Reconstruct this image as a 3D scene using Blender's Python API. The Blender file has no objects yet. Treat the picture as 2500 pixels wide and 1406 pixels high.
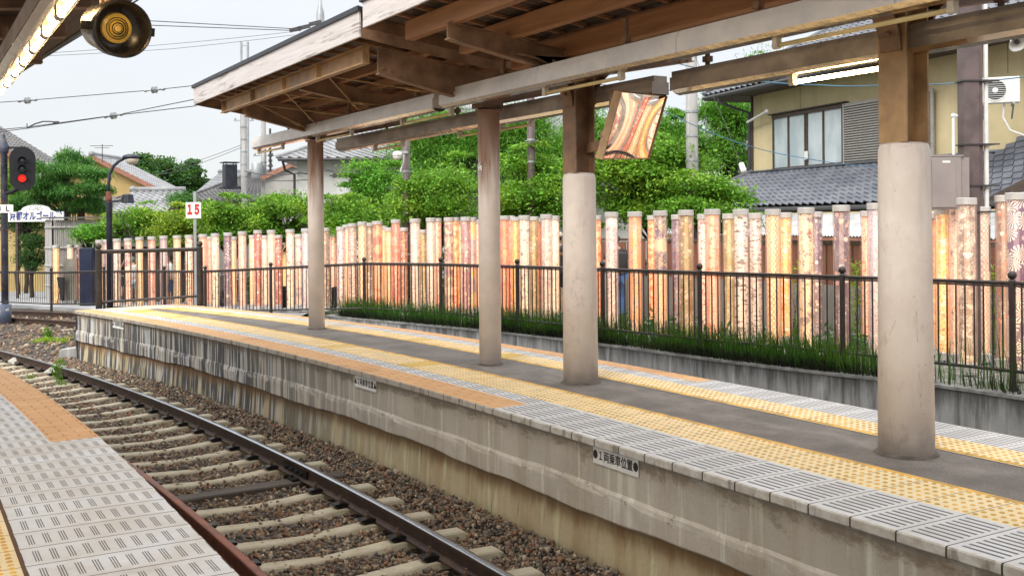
import bpy, math, random
import numpy as np
from mathutils import Vector, Matrix
R = math.radians
sc = bpy.context.scene
COL = sc.collection
random.seed(7); rng = np.random.default_rng(7)

# ------------------------------------------------------------------ camera
F = 2525.0; EYE = 1.62; YAW = R(30.7); ROLL = 0.008
FW = Vector((math.sin(YAW), math.cos(YAW), 0)); RT = Vector((math.cos(YAW), -math.sin(YAW), 0)); UP = Vector((0, 0, 1))
cd = bpy.data.cameras.new('camera'); cam = bpy.data.objects.new('camera', cd); COL.objects.link(cam)
cd.sensor_width = 36; cd.lens = 36*F/2500; cd.shift_y = -(703-541)/2500; cd.clip_start = .05; cd.clip_end = 3000
cr = RT*math.cos(ROLL)-UP*math.sin(ROLL); cu = UP*math.cos(ROLL)+RT*math.sin(ROLL)
M = Matrix((cr, cu, -FW)).transposed().to_4x4(); M.translation = (0, 0, EYE); cam.matrix_world = M
sc.camera = cam

# ------------------------------------------------------------------ sky, sun, exposure
w = bpy.data.worlds.new('World'); sc.world = w; w.use_nodes = True
wn = w.node_tree; bg = wn.nodes['Background']
SUN_EL, SUN_AZ = R(38), R(240)
sky = wn.nodes.new('ShaderNodeTexSky'); sky.sky_type = 'NISHITA'; sky.sun_disc = False
sky.sun_elevation = SUN_EL; sky.sun_rotation = SUN_AZ
bg.inputs[1].default_value = 0.012; wn.links.new(sky.outputs[0], bg.inputs[0])
tc = wn.nodes.new('ShaderNodeTexCoord'); sx = wn.nodes.new('ShaderNodeSeparateXYZ'); wn.links.new(tc.outputs['Generated'], sx.inputs[0])
rp = wn.nodes.new('ShaderNodeValToRGB'); wn.links.new(sx.outputs[2], rp.inputs[0])
e = rp.color_ramp.elements; e[0].position = 0.0; e[0].color = (.80, .82, .84, 1); e[1].position = .8; e[1].color = (2.5, 2.5, 2.5, 1)
m_ = rp.color_ramp.elements.new(.22); m_.color = (.89, .905, .93, 1)
nz = wn.nodes.new('ShaderNodeTexNoise'); nz.inputs['Scale'].default_value = 2.6; nz.inputs['Detail'].default_value = 4
mp = wn.nodes.new('ShaderNodeMapping'); mp.inputs['Scale'].default_value = (1, 1, 3.2)
wn.links.new(tc.outputs['Generated'], mp.inputs[0]); wn.links.new(mp.outputs[0], nz.inputs['Vector'])
mr = wn.nodes.new('ShaderNodeMapRange'); mr.inputs[3].default_value = .88; mr.inputs[4].default_value = 1.12; wn.links.new(nz.outputs[0], mr.inputs[0])
vm = wn.nodes.new('ShaderNodeVectorMath'); vm.operation = 'SCALE'; wn.links.new(rp.outputs[0], vm.inputs[0]); wn.links.new(mr.outputs[0], vm.inputs['Scale'])
b2 = wn.nodes.new('ShaderNodeBackground'); wn.links.new(vm.outputs[0], b2.inputs[0]); b2.inputs[1].default_value = .53
ad = wn.nodes.new('ShaderNodeAddShader'); wn.links.new(bg.outputs[0], ad.inputs[0]); wn.links.new(b2.outputs[0], ad.inputs[1])
wn.links.new(ad.outputs[0], wn.nodes['World Output'].inputs[0])
sd = bpy.data.lights.new('sun', 'SUN'); sd.energy = 1.5; sd.angle = R(30); sd.color = (1, .95, .88)
so = bpy.data.objects.new('sun', sd); COL.objects.link(so)
sdir = Vector((math.sin(SUN_AZ)*math.cos(SUN_EL), math.cos(SUN_AZ)*math.cos(SUN_EL), math.sin(SUN_EL)))
so.rotation_euler = (-sdir).to_track_quat('-Z', 'Y').to_euler()
sc.view_settings.view_transform = 'Standard'; sc.view_settings.look = 'None'; sc.view_settings.exposure = 0.85
try:
    sc.cycles.use_denoising = True
    sc.cycles.max_bounces = 8; sc.cycles.diffuse_bounces = 4; sc.cycles.transparent_max_bounces = 12
    sc.cycles.sample_clamp_indirect = 6; sc.cycles.caustics_reflective = False; sc.cycles.caustics_refractive = False
except Exception: pass

# ------------------------------------------------------------------ survey helpers: pixel of the 2500 px photo -> metric point
def ray(px, py):
    a, b = px-1250, py-541
    c, s = math.cos(ROLL), math.sin(ROLL)
    X = (a*c - b*s)/F; Y = (-b*c - a*s)/F
    return FW + RT*X + UP*Y
def at(px, py, D): return Vector((0, 0, EYE)) + ray(px, py)*D
def onz(px, py, z):
    r = ray(px, py); return Vector((0, 0, EYE)) + r*((z-EYE)/r.z)
def gz(px, D, z):   # point in column px at depth D and height z
    p = at(px, 541, D); return Vector((p.x, p.y, z))

RC, U0, V0 = 68.0, 6.5, 4.47
def C(wv, s, z=0.0):      # curve frame of the island platform's track edge
    if s <= U0: return Vector((V0+wv, s, z))
    f = (s-U0)/RC
    return Vector((V0-RC+(RC+wv)*math.cos(f), U0+(RC+wv)*math.sin(f), z))
def Cang(s): return 0 if s <= U0 else (s-U0)/RC
def zg(u):                # garden height
    return -.27-.013*(u-8) if u < 22 else -.452-.036*(min(u, 40)-22)

# ------------------------------------------------------------------ mesh builder
class MB:
    def __init__(s): s.v = []; s.f = []; s.uv = []
    def add(s, vs, fs, uvs=None):
        b = len(s.v); s.v += [tuple(v) for v in vs]
        for i, f in enumerate(fs):
            s.f.append(tuple(b+k for k in f)); s.uv.append(uvs[i] if uvs else None)
        return s
    def hexa(s, p):       # 8 points: bottom 4 ccw, top 4 ccw
        return s.add(p, [(3, 2, 1, 0), (4, 5, 6, 7), (0, 1, 5, 4), (1, 2, 6, 5), (2, 3, 7, 6), (3, 0, 4, 7)])
    def box(s, c, sz, ax=None):
        c = Vector(c); x, y, z = ax if ax else (Vector((1, 0, 0)), Vector((0, 1, 0)), UP)
        a, b, d = sz[0]/2, sz[1]/2, sz[2]/2
        return s.hexa([c+x*i*a+y*j*b+z*k*d for k in (-1, 1) for i, j in ((-1, -1), (1, -1), (1, 1), (-1, 1))])
    def bar(s, p, q, wd, ht, up=UP):
        p, q = Vector(p), Vector(q); y = (q-p).normalized(); x = y.cross(up).normalized(); z = x.cross(y)
        return s.box((p+q)/2, (wd, (q-p).length, ht), (x, y, z))
    def tube(s, pts, r, n=8, cap=True):
        pts = [Vector(p) for p in pts]; rs = r if isinstance(r, (list, tuple)) else [r]*len(pts)
        vs = []; fs = []
        t0 = (pts[1]-pts[0]).normalized(); ref = UP if abs(t0.z) < .9 else Vector((1, 0, 0))
        for i, p in enumerate(pts):
            t = (pts[min(i+1, len(pts)-1)]-pts[max(i-1, 0)]).normalized()
            a = t.cross(ref); 
            if a.length < 1e-4: a = t.cross(Vector((0, 1, 0)))
            a.normalize(); b = a.cross(t)
            for k in range(n):
                th = 2*math.pi*k/n; vs.append(p+(a*math.cos(th)+b*math.sin(th))*rs[i])
        for i in range(len(pts)-1):
            for k in range(n):
                k2 = (k+1) % n; fs.append((i*n+k, i*n+k2, (i+1)*n+k2, (i+1)*n+k))
        if cap: fs.append(tuple(range(n-1, -1, -1))); fs.append(tuple((len(pts)-1)*n+k for k in range(n)))
        return s.add(vs, fs)
    def lathe(s, prof, c=(0, 0, 0), n=16, ax=None, uv=False):   # prof: (r, h)
        c = Vector(c); x, y, z = ax if ax else (Vector((1, 0, 0)), Vector((0, 1, 0)), UP)
        vs = [c+(x*math.cos(2*math.pi*k/n)+y*math.sin(2*math.pi*k/n))*r+z*h for r, h in prof for k in range(n)]
        fs = []; us = []
        for i in range(len(prof)-1):
            for k in range(n):
                k2 = (k+1) % n; fs.append((i*n+k, i*n+k2, (i+1)*n+k2, (i+1)*n+k))
                rr = max(prof[i][0], .01); a0 = 2*math.pi*k/n*rr; a1 = 2*math.pi*(k+1)/n*rr
                us.append([(a0, prof[i][1]), (a1, prof[i][1]), (a1, prof[i+1][1]), (a0, prof[i+1][1])])
        if prof[0][0] > 1e-4: fs.append(tuple(range(n-1, -1, -1))); us.append([(0, 0)]*n)
        if prof[-1][0] > 1e-4: fs.append(tuple((len(prof)-1)*n+k for k in range(n))); us.append([(0, 0)]*n)
        return s.add(vs, fs, us if uv else None)
    def ball(s, c, r, sq=(1, 1, 1), n=12, m=8, ax=None):
        c = Vector(c); x, y, z = ax if ax else (Vector((1, 0, 0)), Vector((0, 1, 0)), UP)
        pr = [(math.sin(math.pi*i/m), -math.cos(math.pi*i/m)) for i in range(m+1)]; pr[0] = (1e-5, -1); pr[-1] = (1e-5, 1)
        return s.lathe([(r*a, r*b*sq[2]/max(sq[0], 1e-6)*sq[0]) for a, b in pr], c, n, (x*sq[0], y*sq[1], z))
    def prism(s, poly, n):  # polygon (3-D pts) extruded by vector n
        poly = [Vector(p) for p in poly]; n = Vector(n); k = len(poly)
        return s.add(poly+[p+n for p in poly], [tuple(range(k-1, -1, -1)), tuple(range(k, 2*k))]+[(i, (i+1) % k, (i+1) % k+k, i+k) for i in range(k)])
    def ribbon(s, rows, uvs):  # rows: list of lists of points (same length)
        n = len(rows[0]); vs = [p for r in rows for p in r]; fs = []; us = []
        for i in range(len(rows)-1):
            for j in range(n-1):
                fs.append((i*n+j, i*n+j+1, (i+1)*n+j+1, (i+1)*n+j))
                us.append([uvs[i][j], uvs[i][j+1], uvs[i+1][j+1], uvs[i+1][j]])
        return s.add(vs, fs, us)
    def build(s, name, mat, parent=None, smooth=False, loc=None):
        me = bpy.data.meshes.new(name)
        off = Vector(ROOT.get(root_of(parent).name, (0, 0, 0))) if parent else Vector(loc or (0, 0, 0))
        me.from_pydata([(v[0]-off.x, v[1]-off.y, v[2]-off.z) for v in s.v], [], s.f)
        if any(u is not None for u in s.uv):
            ul = me.uv_layers.new(name='UVMap'); i = 0; flat = []
            for f, u in zip(s.f, s.uv):
                for k in range(len(f)): flat += list(u[k]) if u else [0, 0]
            ul.data.foreach_set('uv', flat)
        if smooth: me.polygons.foreach_set('use_smooth', [True]*len(me.polygons))
        for mm in (mat if isinstance(mat, (list, tuple)) else [mat]): me.materials.append(mm)
        o = bpy.data.objects.new(name, me); COL.objects.link(o)
        if parent: o.parent = parent
        elif loc: o.location = loc
        return o
ROOT = {}
def root_of(o):
    while o.parent: o = o.parent
    return o
def thing(name, label, cat, loc=(0, 0, 0), rz=0, group=None):
    o = bpy.data.objects.new(name, None); COL.objects.link(o); o.location = loc; o.rotation_euler = (0, 0, rz); o.empty_display_size = .1
    ROOT[o.name] = tuple(loc); o['label'] = label; o['category'] = cat
    if group: o['group'] = group
    return o
def tag(o, label, cat, group=None):
    o['label'] = label; o['category'] = cat
    if group: o['group'] = group
    return o
def struct(o, kind='structure', label=None, cat=None):
    o['kind'] = kind
    if label: o['label'] = label
    if cat: o['category'] = cat
    return o
def dup(root, loc, rz, label, group=None):
    r = root.copy(); COL.objects.link(r); r.location = loc; r.rotation_euler = (0, 0, rz); r['label'] = label
    if group: r['group'] = group
    for ch in list(root.children):
        c = ch.copy(); COL.objects.link(c); c.parent = r
        for g in ch.children:
            d = g.copy(); COL.objects.link(d); d.parent = c
    return r
def bevel(o, wd=.006, seg=1):
    b = o.modifiers.new('bevel', 'BEVEL'); b.width = wd; b.segments = seg; b.limit_method = 'ANGLE'; return o
def text(body, size, mat, name, parent, c, xd, yd, bold=.0, sx=1.0, ext=.002):
    cv = bpy.data.curves.new(name, 'FONT'); cv.body = body; cv.size = size; cv.extrude = ext; cv.offset = bold*size; cv.align_x = 'CENTER'; cv.align_y = 'CENTER'
    o = bpy.data.objects.new(name+'_tmp', cv); COL.objects.link(o)
    dg = bpy.context.evaluated_depsgraph_get(); me = bpy.data.meshes.new_from_object(o.evaluated_get(dg)); me.name = name
    bpy.data.objects.remove(o); bpy.data.curves.remove(cv)
    xd, yd = Vector(xd).normalized(), Vector(yd).normalized(); zd = xd.cross(yd)
    T = Matrix((xd*sx, yd, zd)).transposed().to_4x4(); off = Vector(ROOT.get(root_of(parent).name, (0, 0, 0))); T.translation = Vector(c)-off
    me.transform(T); me.materials.clear(); me.materials.append(mat)
    q = bpy.data.objects.new(name, me); COL.objects.link(q); q.parent = parent; return q

# ------------------------------------------------------------------ materials
class NT:
    def __init__(s, name):
        s.m = bpy.data.materials.new(name); s.m.use_nodes = True; s.t = s.m.node_tree; s.b = s.t.nodes['Principled BSDF']; s.out = s.t.nodes['Material Output']
    def n(s, ty, ins={}, out=0, **pr):
        nd = s.t.nodes.new('ShaderNode'+ty)
        for k, v in pr.items(): setattr(nd, k, v)
        for k, v in ins.items(): s.set(nd.inputs[k], v)
        return nd.outputs[out]
    def set(s, i, v):
        if isinstance(v, bpy.types.NodeSocket): s.t.links.new(v, i)
        elif isinstance(v, (tuple, list)) and len(v) == 3 and i.type == 'RGBA': i.default_value = (*v, 1)
        else: i.default_value = v
    def ma(s, op, a, b=0.0, c=0.0, clamp=False): return s.n('Math', {0: a, 1: b, 2: c}, operation=op, use_clamp=clamp)
    def mix(s, f, a, b, bt='MIX'):
        nd = s.t.nodes.new('ShaderNodeMix'); nd.data_type = 'RGBA'; nd.blend_type = bt
        s.set(nd.inputs[0], f); s.set(nd.inputs[6], a); s.set(nd.inputs[7], b); return nd.outputs[2]
    def obj(s): return s.n('TexCoord', out='Object') if False else s._tc('Object')
    def _tc(s, k):
        nd = s.t.nodes.new('ShaderNodeTexCoord'); return nd.outputs[k]
    def uv(s): return s._tc('UV')
    def sep(s, v):
        nd = s.t.nodes.new('ShaderNodeSeparateXYZ'); s.set(nd.inputs[0], v); return nd.outputs
    def comb(s, x=0.0, y=0.0, z=0.0): return s.n('CombineXYZ', {0: x, 1: y, 2: z})
    def mapv(s, v, sc_=(1, 1, 1), loc=(0, 0, 0), rot=(0, 0, 0)): return s.n('Mapping', {'Vector': v, 'Scale': sc_, 'Location': loc, 'Rotation': rot})
    def noise(s, v, scale=5.0, det=4.0, rough=.55, dist=0.0): return s.n('TexNoise', {'Vector': v, 'Scale': scale, 'Detail': det, 'Roughness': rough, 'Distortion': dist})
    def vor(s, v, scale=5.0, out=0, feat='F1', rnd=1.0): return s.n('TexVoronoi', {'Vector': v, 'Scale': scale, 'Randomness': rnd}, out=out, feature=feat)
    def ss(s, x, a, b): return s.n('MapRange', {0: x, 1: a, 2: b, 3: 0.0, 4: 1.0}, interpolation_type='SMOOTHSTEP')
    def rng(s, x, a, b, c, d): return s.n('MapRange', {0: x, 1: a, 2: b, 3: c, 4: d})
    def bump(s, h, st=.3, d=.01): s.set(s.b.inputs['Normal'], s.n('Bump', {'Height': h, 'Strength': st, 'Distance': d}))
    def fin(s, col=None, rough=None, metal=None, spec=None):
        if col is not None: s.set(s.b.inputs['Base Color'], col)
        if rough is not None: s.set(s.b.inputs['Roughness'], rough)
        if metal is not None: s.set(s.b.inputs['Metallic'], metal)
        if spec is not None: s.set(s.b.inputs['Specular IOR Level'], spec)
        return s.m
def plain(name, col, rough=.6, metal=0.0, var=.18, scale=8.0, bump=.0):
    t = NT(name); o = t.obj(); nz = t.noise(o, scale, 5)
    c = t.mix(t.ss(nz, .3, .7), tuple(x*(1-var) for x in col), tuple(min(1, x*(1+var)) for x in col))
    if bump: t.bump(t.noise(o, scale*6, 4), bump, .01)
    return t.fin(c, t.rng(nz, .3, .7, max(.05, rough-.08), min(1, rough+.08)), metal)
def emit(name, col, st):
    t = NT(name); t.fin(col, .4); t.set(t.b.inputs['Emission Color'], col); t.b.inputs['Emission Strength'].default_value = st; return t.m

def m_concrete(name, base, dark, streak=.6, extra=None, far=False):
    t = NT(name); o = t.obj(); p = t.sep(o)
    big = t.noise(o, 1.3, 5, .6)
    st = t.noise(t.mapv(o, (5.5, 5.5, .5)), 1.0, 6, .65)
    c = t.mix(t.ss(big, .3, .72), base, tuple(x*.78 for x in base))
    c = t.mix(t.ma('MULTIPLY', t.ss(st, .46, .66), streak), c, dark)
    st2 = t.noise(t.mapv(o, (9, 9, .45), (3, 1, 0)), 1.0, 4, .6)
    c = t.mix(t.ma('MULTIPLY', t.ss(st2, .55, .68), .6), c, tuple(min(.85, x*1.5) for x in base))
    if far:   # old black water streaks on the end of the platform
        fs = t.ss(p[1], 9.0, 14.5); s3 = t.noise(t.mapv(o, (7, 7, .35), (9, 4, 0)), 1.0, 6, .65)
        c = t.mix(t.ma('MULTIPLY', t.ma('MULTIPLY', fs, t.ss(s3, .42, .52)), .93), c, (.045, .046, .05))
        s4 = t.noise(t.mapv(o, (10, 10, .4), (1, 14, 0)), 1.0, 4, .6)
        c = t.mix(t.ma('MULTIPLY', t.ma('MULTIPLY', fs, t.ss(s4, .53, .60)), .8), c, (.62, .62, .60))
        # dark damp blotches and rusty runs under the coping
        tp = t.ss(t.ma('ADD', p[2], t.ma('MULTIPLY', t.noise(t.mapv(o, (1, 1, 2)), 3.4, 6, .7), .5)), .08, .16)
        c = t.mix(t.ma('MULTIPLY', tp, .7), c, (.25, .195, .135))
        rs = t.noise(t.mapv(o, (4, 4, 1.4), (0, 0, 5)), 1.0, 6, .7)
        c = t.mix(t.ma('MULTIPLY', t.ss(rs, .6, .78), .45), c, (.27, .15, .06))
    if extra: c = extra(t, c, o, p)
    f = t.noise(o, 60, 3); c = t.mix(t.ma('MULTIPLY', f, .35), c, t.mix(.5, c, (.08, .08, .08)))
    t.bump(t.ma('ADD', t.noise(o, 26, 6, .7), t.ma('MULTIPLY', big, .6)), .35, .012)
    return t.fin(c, .86)
def topdark(t, c, o, p):
    k = t.noise(t.mapv(o, (6, 6, .8), (2, 7, 1)), 1.0, 6, .7)
    g = t.ss(t.ma('ADD', p[2], t.ma('MULTIPLY', k, .75)), 0.66, 1.08)
    return t.mix(t.ma('MULTIPLY', g, .9), c, (.03, .03, .028))
def lowrust(t, c, o, p):
    k = t.noise(t.mapv(o, (5, 5, 1.2), (3, 0, 2)), 1.0, 6, .7); g = t.ss(t.ma('ADD', p[2], t.ma('MULTIPLY', k, .32)), -.62, -.44)
    c = t.mix(t.ma('MULTIPLY', g, .85), c, (.24, .125, .045)); m = t.noise(t.mapv(o, (14, 14, 1), (3, 8, 2)), 1.0, 5, .6)
    c = t.mix(t.ma('MULTIPLY', t.ss(m, .62, .70), .6), c, (.16, .085, .03)); gb = t.ss(t.ma('SUBTRACT', t.ma('MULTIPLY', k, .25), p[2]), .98, 1.16); return t.mix(t.ma('MULTIPLY', gb, .5), c, (.20, .17, .09))
def spall(t, c, o, p):
    k = t.noise(t.mapv(o, (4, 4, 9)), 1.0, 6, .75); top = t.ss(t.ma('ADD', p[2], t.ma('MULTIPLY', k, .06)), -.435, -.40)
    c = t.mix(t.ma('MULTIPLY', t.ma('MULTIPLY', top, t.ss(k, .5, .62)), .6), c, (.70, .65, .57)); return t.mix(t.ma('MULTIPLY', t.ma('MULTIPLY', top, t.ss(t.noise(t.mapv(o, (7, 7, 16)), 1.0, 5, .7), .60, .68)), .75), c, (.17, .13, .09))
M_WALL = m_concrete('platform_concrete', (.63, .565, .465), (.46, .385, .285), .55, None, True)
M_WALLLOW = m_concrete('stained_lower_concrete', (.66, .555, .34), (.50, .33, .16), .6, lowrust, True)
M_BAND = m_concrete('cracked_band_concrete', (.66, .59, .485), (.46, .37, .26), .5, spall, True)
M_RETAIN = m_concrete('mossy_retaining_concrete', (.50, .51, .505), (.13, .13, .125), .85, topdark)
M_RETCAP = plain('weathered_wall_top', (.25, .25, .235), .9, 0, .35, 6, .4)
def m_asphalt():
    t = NT('worn_asphalt'); o = t.obj(); n1 = t.noise(o, 2.2, 5, .65); n2 = t.vor(o, 130); n3 = t.noise(o, 190, 2)
    c = t.mix(t.ss(n1, .3, .7), (.14, .125, .112), (.235, .21, .19)); c = t.mix(t.ma('MULTIPLY', t.ss(n3, .55, .75), .6), c, (.33, .31, .28)); n4 = t.noise(o, 62, 3, .7); c = t.mix(t.ma('MULTIPLY', t.ss(n4, .52, .62), .55), c, (.075, .068, .06)); c = t.mix(t.ma('MULTIPLY', t.ss(t.noise(t.mapv(o, (1, 1, 1), (3, 9, 0)), 5, 6, .7), .56, .68), .5), c, (.09, .08, .072)); c = t.mix(t.ma('MULTIPLY', t.ss(t.noise(t.mapv(o, (1, .35, 1), (7, 2, 0)), 2.2, 5), .56, .66), .4), c, (.30, .275, .25))
    t.bump(t.ma('ADD', n2, n3), .5, .006); return t.fin(c, .92)
M_ASPH = m_asphalt()
def m_striped():   # UV: u along the edge, v in from the edge (metres)
    t = NT('striped_edge_tile'); p = t.sep(t.uv()); o = t.obj()
    fu = t.ma('FRACT', t.ma('DIVIDE', p[0], .3)); fv = t.ma('FRACT', t.ma('DIVIDE', t.ma('SUBTRACT', p[1], .045), .0535))
    a = t.ma('MULTIPLY', t.ma('GREATER_THAN', fu, .12), t.ma('LESS_THAN', fu, .87))
    a = t.ma('MULTIPLY', a, t.ma('LESS_THAN', t.ma('ABSOLUTE', t.ma('SUBTRACT', fv, .5)), .19))
    a = t.ma('MULTIPLY', a, t.ma('MULTIPLY', t.ma('GREATER_THAN', p[1], .045), t.ma('LESS_THAN', p[1], .522)))
    n1 = t.noise(o, 3.0, 5, .6); n2 = t.noise(o, 40, 3)
    tone = t.n('TexWhiteNoise', {'Vector': t.comb(t.ma('FLOOR', t.ma('DIVIDE', p[0], .3)), 0.0, 0.0)}, out=0, noise_dimensions='3D')
    c = t.mix(t.ss(n1, .3, .75), (.72, .72, .73), (.60, .59, .57)); c = t.mix(t.ma('MULTIPLY', tone, .4), c, (.47, .45, .42)); c = t.mix(t.ma('MULTIPLY', t.ss(t.noise(o, 8, 6, .7), .54, .68), .45), c, (.42, .38, .33)); c = t.mix(t.ma('MULTIPLY', t.ss(n2, .6, .7), .35), c, (.3, .28, .25))
    c = t.mix(t.ma('MULTIPLY', a, t.rng(n1, .3, .7, .98, .85)), c, (.045, .045, .05))
    j = t.ma('GREATER_THAN', t.ma('ABSOLUTE', t.ma('SUBTRACT', fu, .5)), .486); c = t.mix(j, c, (.06, .055, .05))
    t.bump(t.ma('SUBTRACT', 1.0, t.ma('MAXIMUM', a, j)), .5, .006); return t.fin(c, .62)
M_STRIPE = m_striped()
def m_groups():
    t = NT('pale_tile_with_triple_grooves'); p = t.sep(t.uv()); o = t.obj()
    fu = t.ma('FRACT', t.ma('DIVIDE', p[0], .3)); q = t.ma('DIVIDE', t.ma('SUBTRACT', p[1], .03), .0775); fv = t.ma('FRACT', q)
    ln = t.ma('LESS_THAN', t.ma('ABSOLUTE', t.ma('SUBTRACT', t.ma('FRACT', t.ma('MULTIPLY', fv, 6.5)), .5)), .24)
    a = t.ma('MULTIPLY', ln, t.ma('LESS_THAN', fv, .46)); a = t.ma('MULTIPLY', a, t.ma('MULTIPLY', t.ma('GREATER_THAN', fu, .18), t.ma('LESS_THAN', fu, .8)))
    n1 = t.noise(o, 2.4, 6, .65); n2 = t.noise(t.mapv(o, (1, 1, 1), (4, 0, 0)), 7.0, 5)
    c = t.mix(t.ss(n1, .32, .7), (.68, .70, .74), (.58, .56, .53)); c = t.mix(t.ma('MULTIPLY', t.ss(n2, .56, .72), .5), c, (.78, .79, .82))
    n3 = t.noise(o, 1.1, 5, .7); c = t.mix(t.ma('MULTIPLY', t.ss(n3, .56, .7), .35), c, (.36, .27, .18))
    c = t.mix(t.ma('MULTIPLY', t.n('TexWhiteNoise', {'Vector': t.comb(t.ma('FLOOR', t.ma('DIVIDE', p[0], .3)), 5.0, 0.0)}, out=0), .3), c, (.52, .48, .43)); c = t.mix(t.ma('MULTIPLY', a, .9), c, (.05, .048, .045))
    j = t.ma('GREATER_THAN', t.ma('ABSOLUTE', t.ma('SUBTRACT', fu, .5)), .485); c = t.mix(j, c, (.09, .07, .05))
    t.bump(t.ma('SUBTRACT', 1.0, t.ma('MAXIMUM', a, j)), .5, .006); return t.fin(c, .6)
M_GROUP = m_groups()
def m_orange():
    t = NT('orange_brick_paving'); p = t.sep(t.uv()); o = t.obj()
    br = t.t.nodes.new('ShaderNodeTexBrick'); t.set(br.inputs['Vector'], t.comb(p[1], p[0], 0.0)); t.set(br.inputs['Scale'], 1.0)
    for k, v in (('Brick Width', .2), ('Row Height', .1), ('Mortar Size', .004), ('Bias', 0.0)): br.inputs[k].default_value = v
    br.inputs['Color1'].default_value = (.64, .35, .15, 1); br.inputs['Color2'].default_value = (.70, .41, .19, 1); br.inputs['Mortar'].default_value = (.3, .13, .045, 1)
    n1 = t.noise(o, 4.0, 6, .65); c = t.mix(t.ma('MULTIPLY', t.ss(n1, .45, .75), .55), br.outputs[0], (.74, .47, .24))
    c = t.mix(t.ma('MULTIPLY', t.ss(t.noise(o, 1.3, 5), .55, .7), .4), c, (.34, .15, .05)); t.bump(n1, .2, .005); return t.fin(c, .75)
M_ORANGE = m_orange()
def m_yellow():
    t = NT('yellow_tactile_tile'); p = t.sep(t.uv()); o = t.obj()
    fu = t.ma('FRACT', t.ma('DIVIDE', p[0], .3)); n1 = t.noise(o, 2.5, 6, .65)
    tone = t.n('TexWhiteNoise', {'Vector': t.comb(t.ma('FLOOR', t.ma('DIVIDE', p[0], .3)), 3.0, 0.0)}, out=0, noise_dimensions='3D')
    c = t.mix(t.ss(n1, .3, .7), (.80, .62, .31), (.80, .69, .46)); c = t.mix(t.ma('MULTIPLY', t.ss(tone, .8, .9), .85), c, (.60, .40, .03))
    c = t.mix(t.ma('MULTIPLY', t.ss(t.noise(o, 7, 6, .7), .5, .7), .55), c, (.62, .50, .33)); c = t.mix(t.ma('MULTIPLY', t.n('TexWhiteNoise', {'Vector': t.comb(t.ma('FLOOR', t.ma('DIVIDE', p[0], .3)), 8.0, 0.0)}, out=0), .3), c, (.70, .58, .40))
    j = t.ma('GREATER_THAN', t.ma('ABSOLUTE', t.ma('SUBTRACT', fu, .5)), .488); c = t.mix(j, c, (.17, .11, .05)); return t.fin(c, .6)
M_YEL = m_yellow()
M_YDOT = plain('yellow_tactile_stud', (.62, .36, .07), .6, 0, .3, 5)
M_STEEL = plain('brown_painted_steel', (.25, .145, .085), .55, 0, .3, 5, .1)
M_STEELL = plain('light_brown_steel', (.40, .25, .125), .55, 0, .28, 4, .1)
def m_wood(name, a, b, sc_=(1, 14, 14)):
    t = NT(name); o = t.obj(); n1 = t.noise(t.mapv(o, sc_), 1.0, 6, .65); c = t.mix(t.ss(n1, .3, .7), a, b); t.bump(n1, .3, .006); return t.fin(c, .75)
M_PURLIN = m_wood('brown_stained_beam', (.30, .14, .066), (.42, .22, .115), (14, 1, 14))
M_DECK = m_wood('dark_roof_boards', (.085, .055, .04), (.15, .105, .078), (14, 1.5, 14))
def m_fascia():
    t = NT('peeling_white_board'); o = t.obj(); n1 = t.noise(t.mapv(o, (1, 1.3, 30)), 1.0, 6, .7); n2 = t.noise(t.mapv(o, (1, .9, 5)), 1.0, 4, .6)
    c = t.mix(t.ss(n1, .3, .7), (.66, .62, .61), (.53, .49, .47)); c = t.mix(t.ma('MULTIPLY', t.ma('MULTIPLY', t.ss(n1, .5, .62), t.ss(n2, .5, .6)), .8), c, (.2, .18, .16))
    c = t.mix(t.ma('MULTIPLY', t.ss(t.noise(t.mapv(o, (1, .7, 2)), 1.0, 4), .55, .75), .35), c, (.5, .36, .30)); t.bump(n1, .3, .008); return t.fin(c, .75)
M_FASCIA = m_fascia()
M_ROOFEDGE = plain('dark_roof_sheet', (.035, .04, .05), .5, .3)
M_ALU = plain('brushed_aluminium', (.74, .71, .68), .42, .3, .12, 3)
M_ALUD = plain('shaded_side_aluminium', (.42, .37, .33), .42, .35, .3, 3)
M_MIRR = NT('reflector_metal'); _n = M_MIRR.noise(M_MIRR.obj(), 9, 3); M_MIRR.bump(_n, .15, .012); M_MIRR = M_MIRR.fin((.72, .62, .5), .12, 1.0)
M_TUBEOFF = plain('unlit_yellow_tube', (.72, .56, .26), .35, 0, .05)
M_TUBEON = emit('lit_warm_tube', (1.0, .72, .36), 26.0)
M_SOCK = plain('cream_lamp_socket', (.62, .55, .45), .5, 0, .05)
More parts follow.
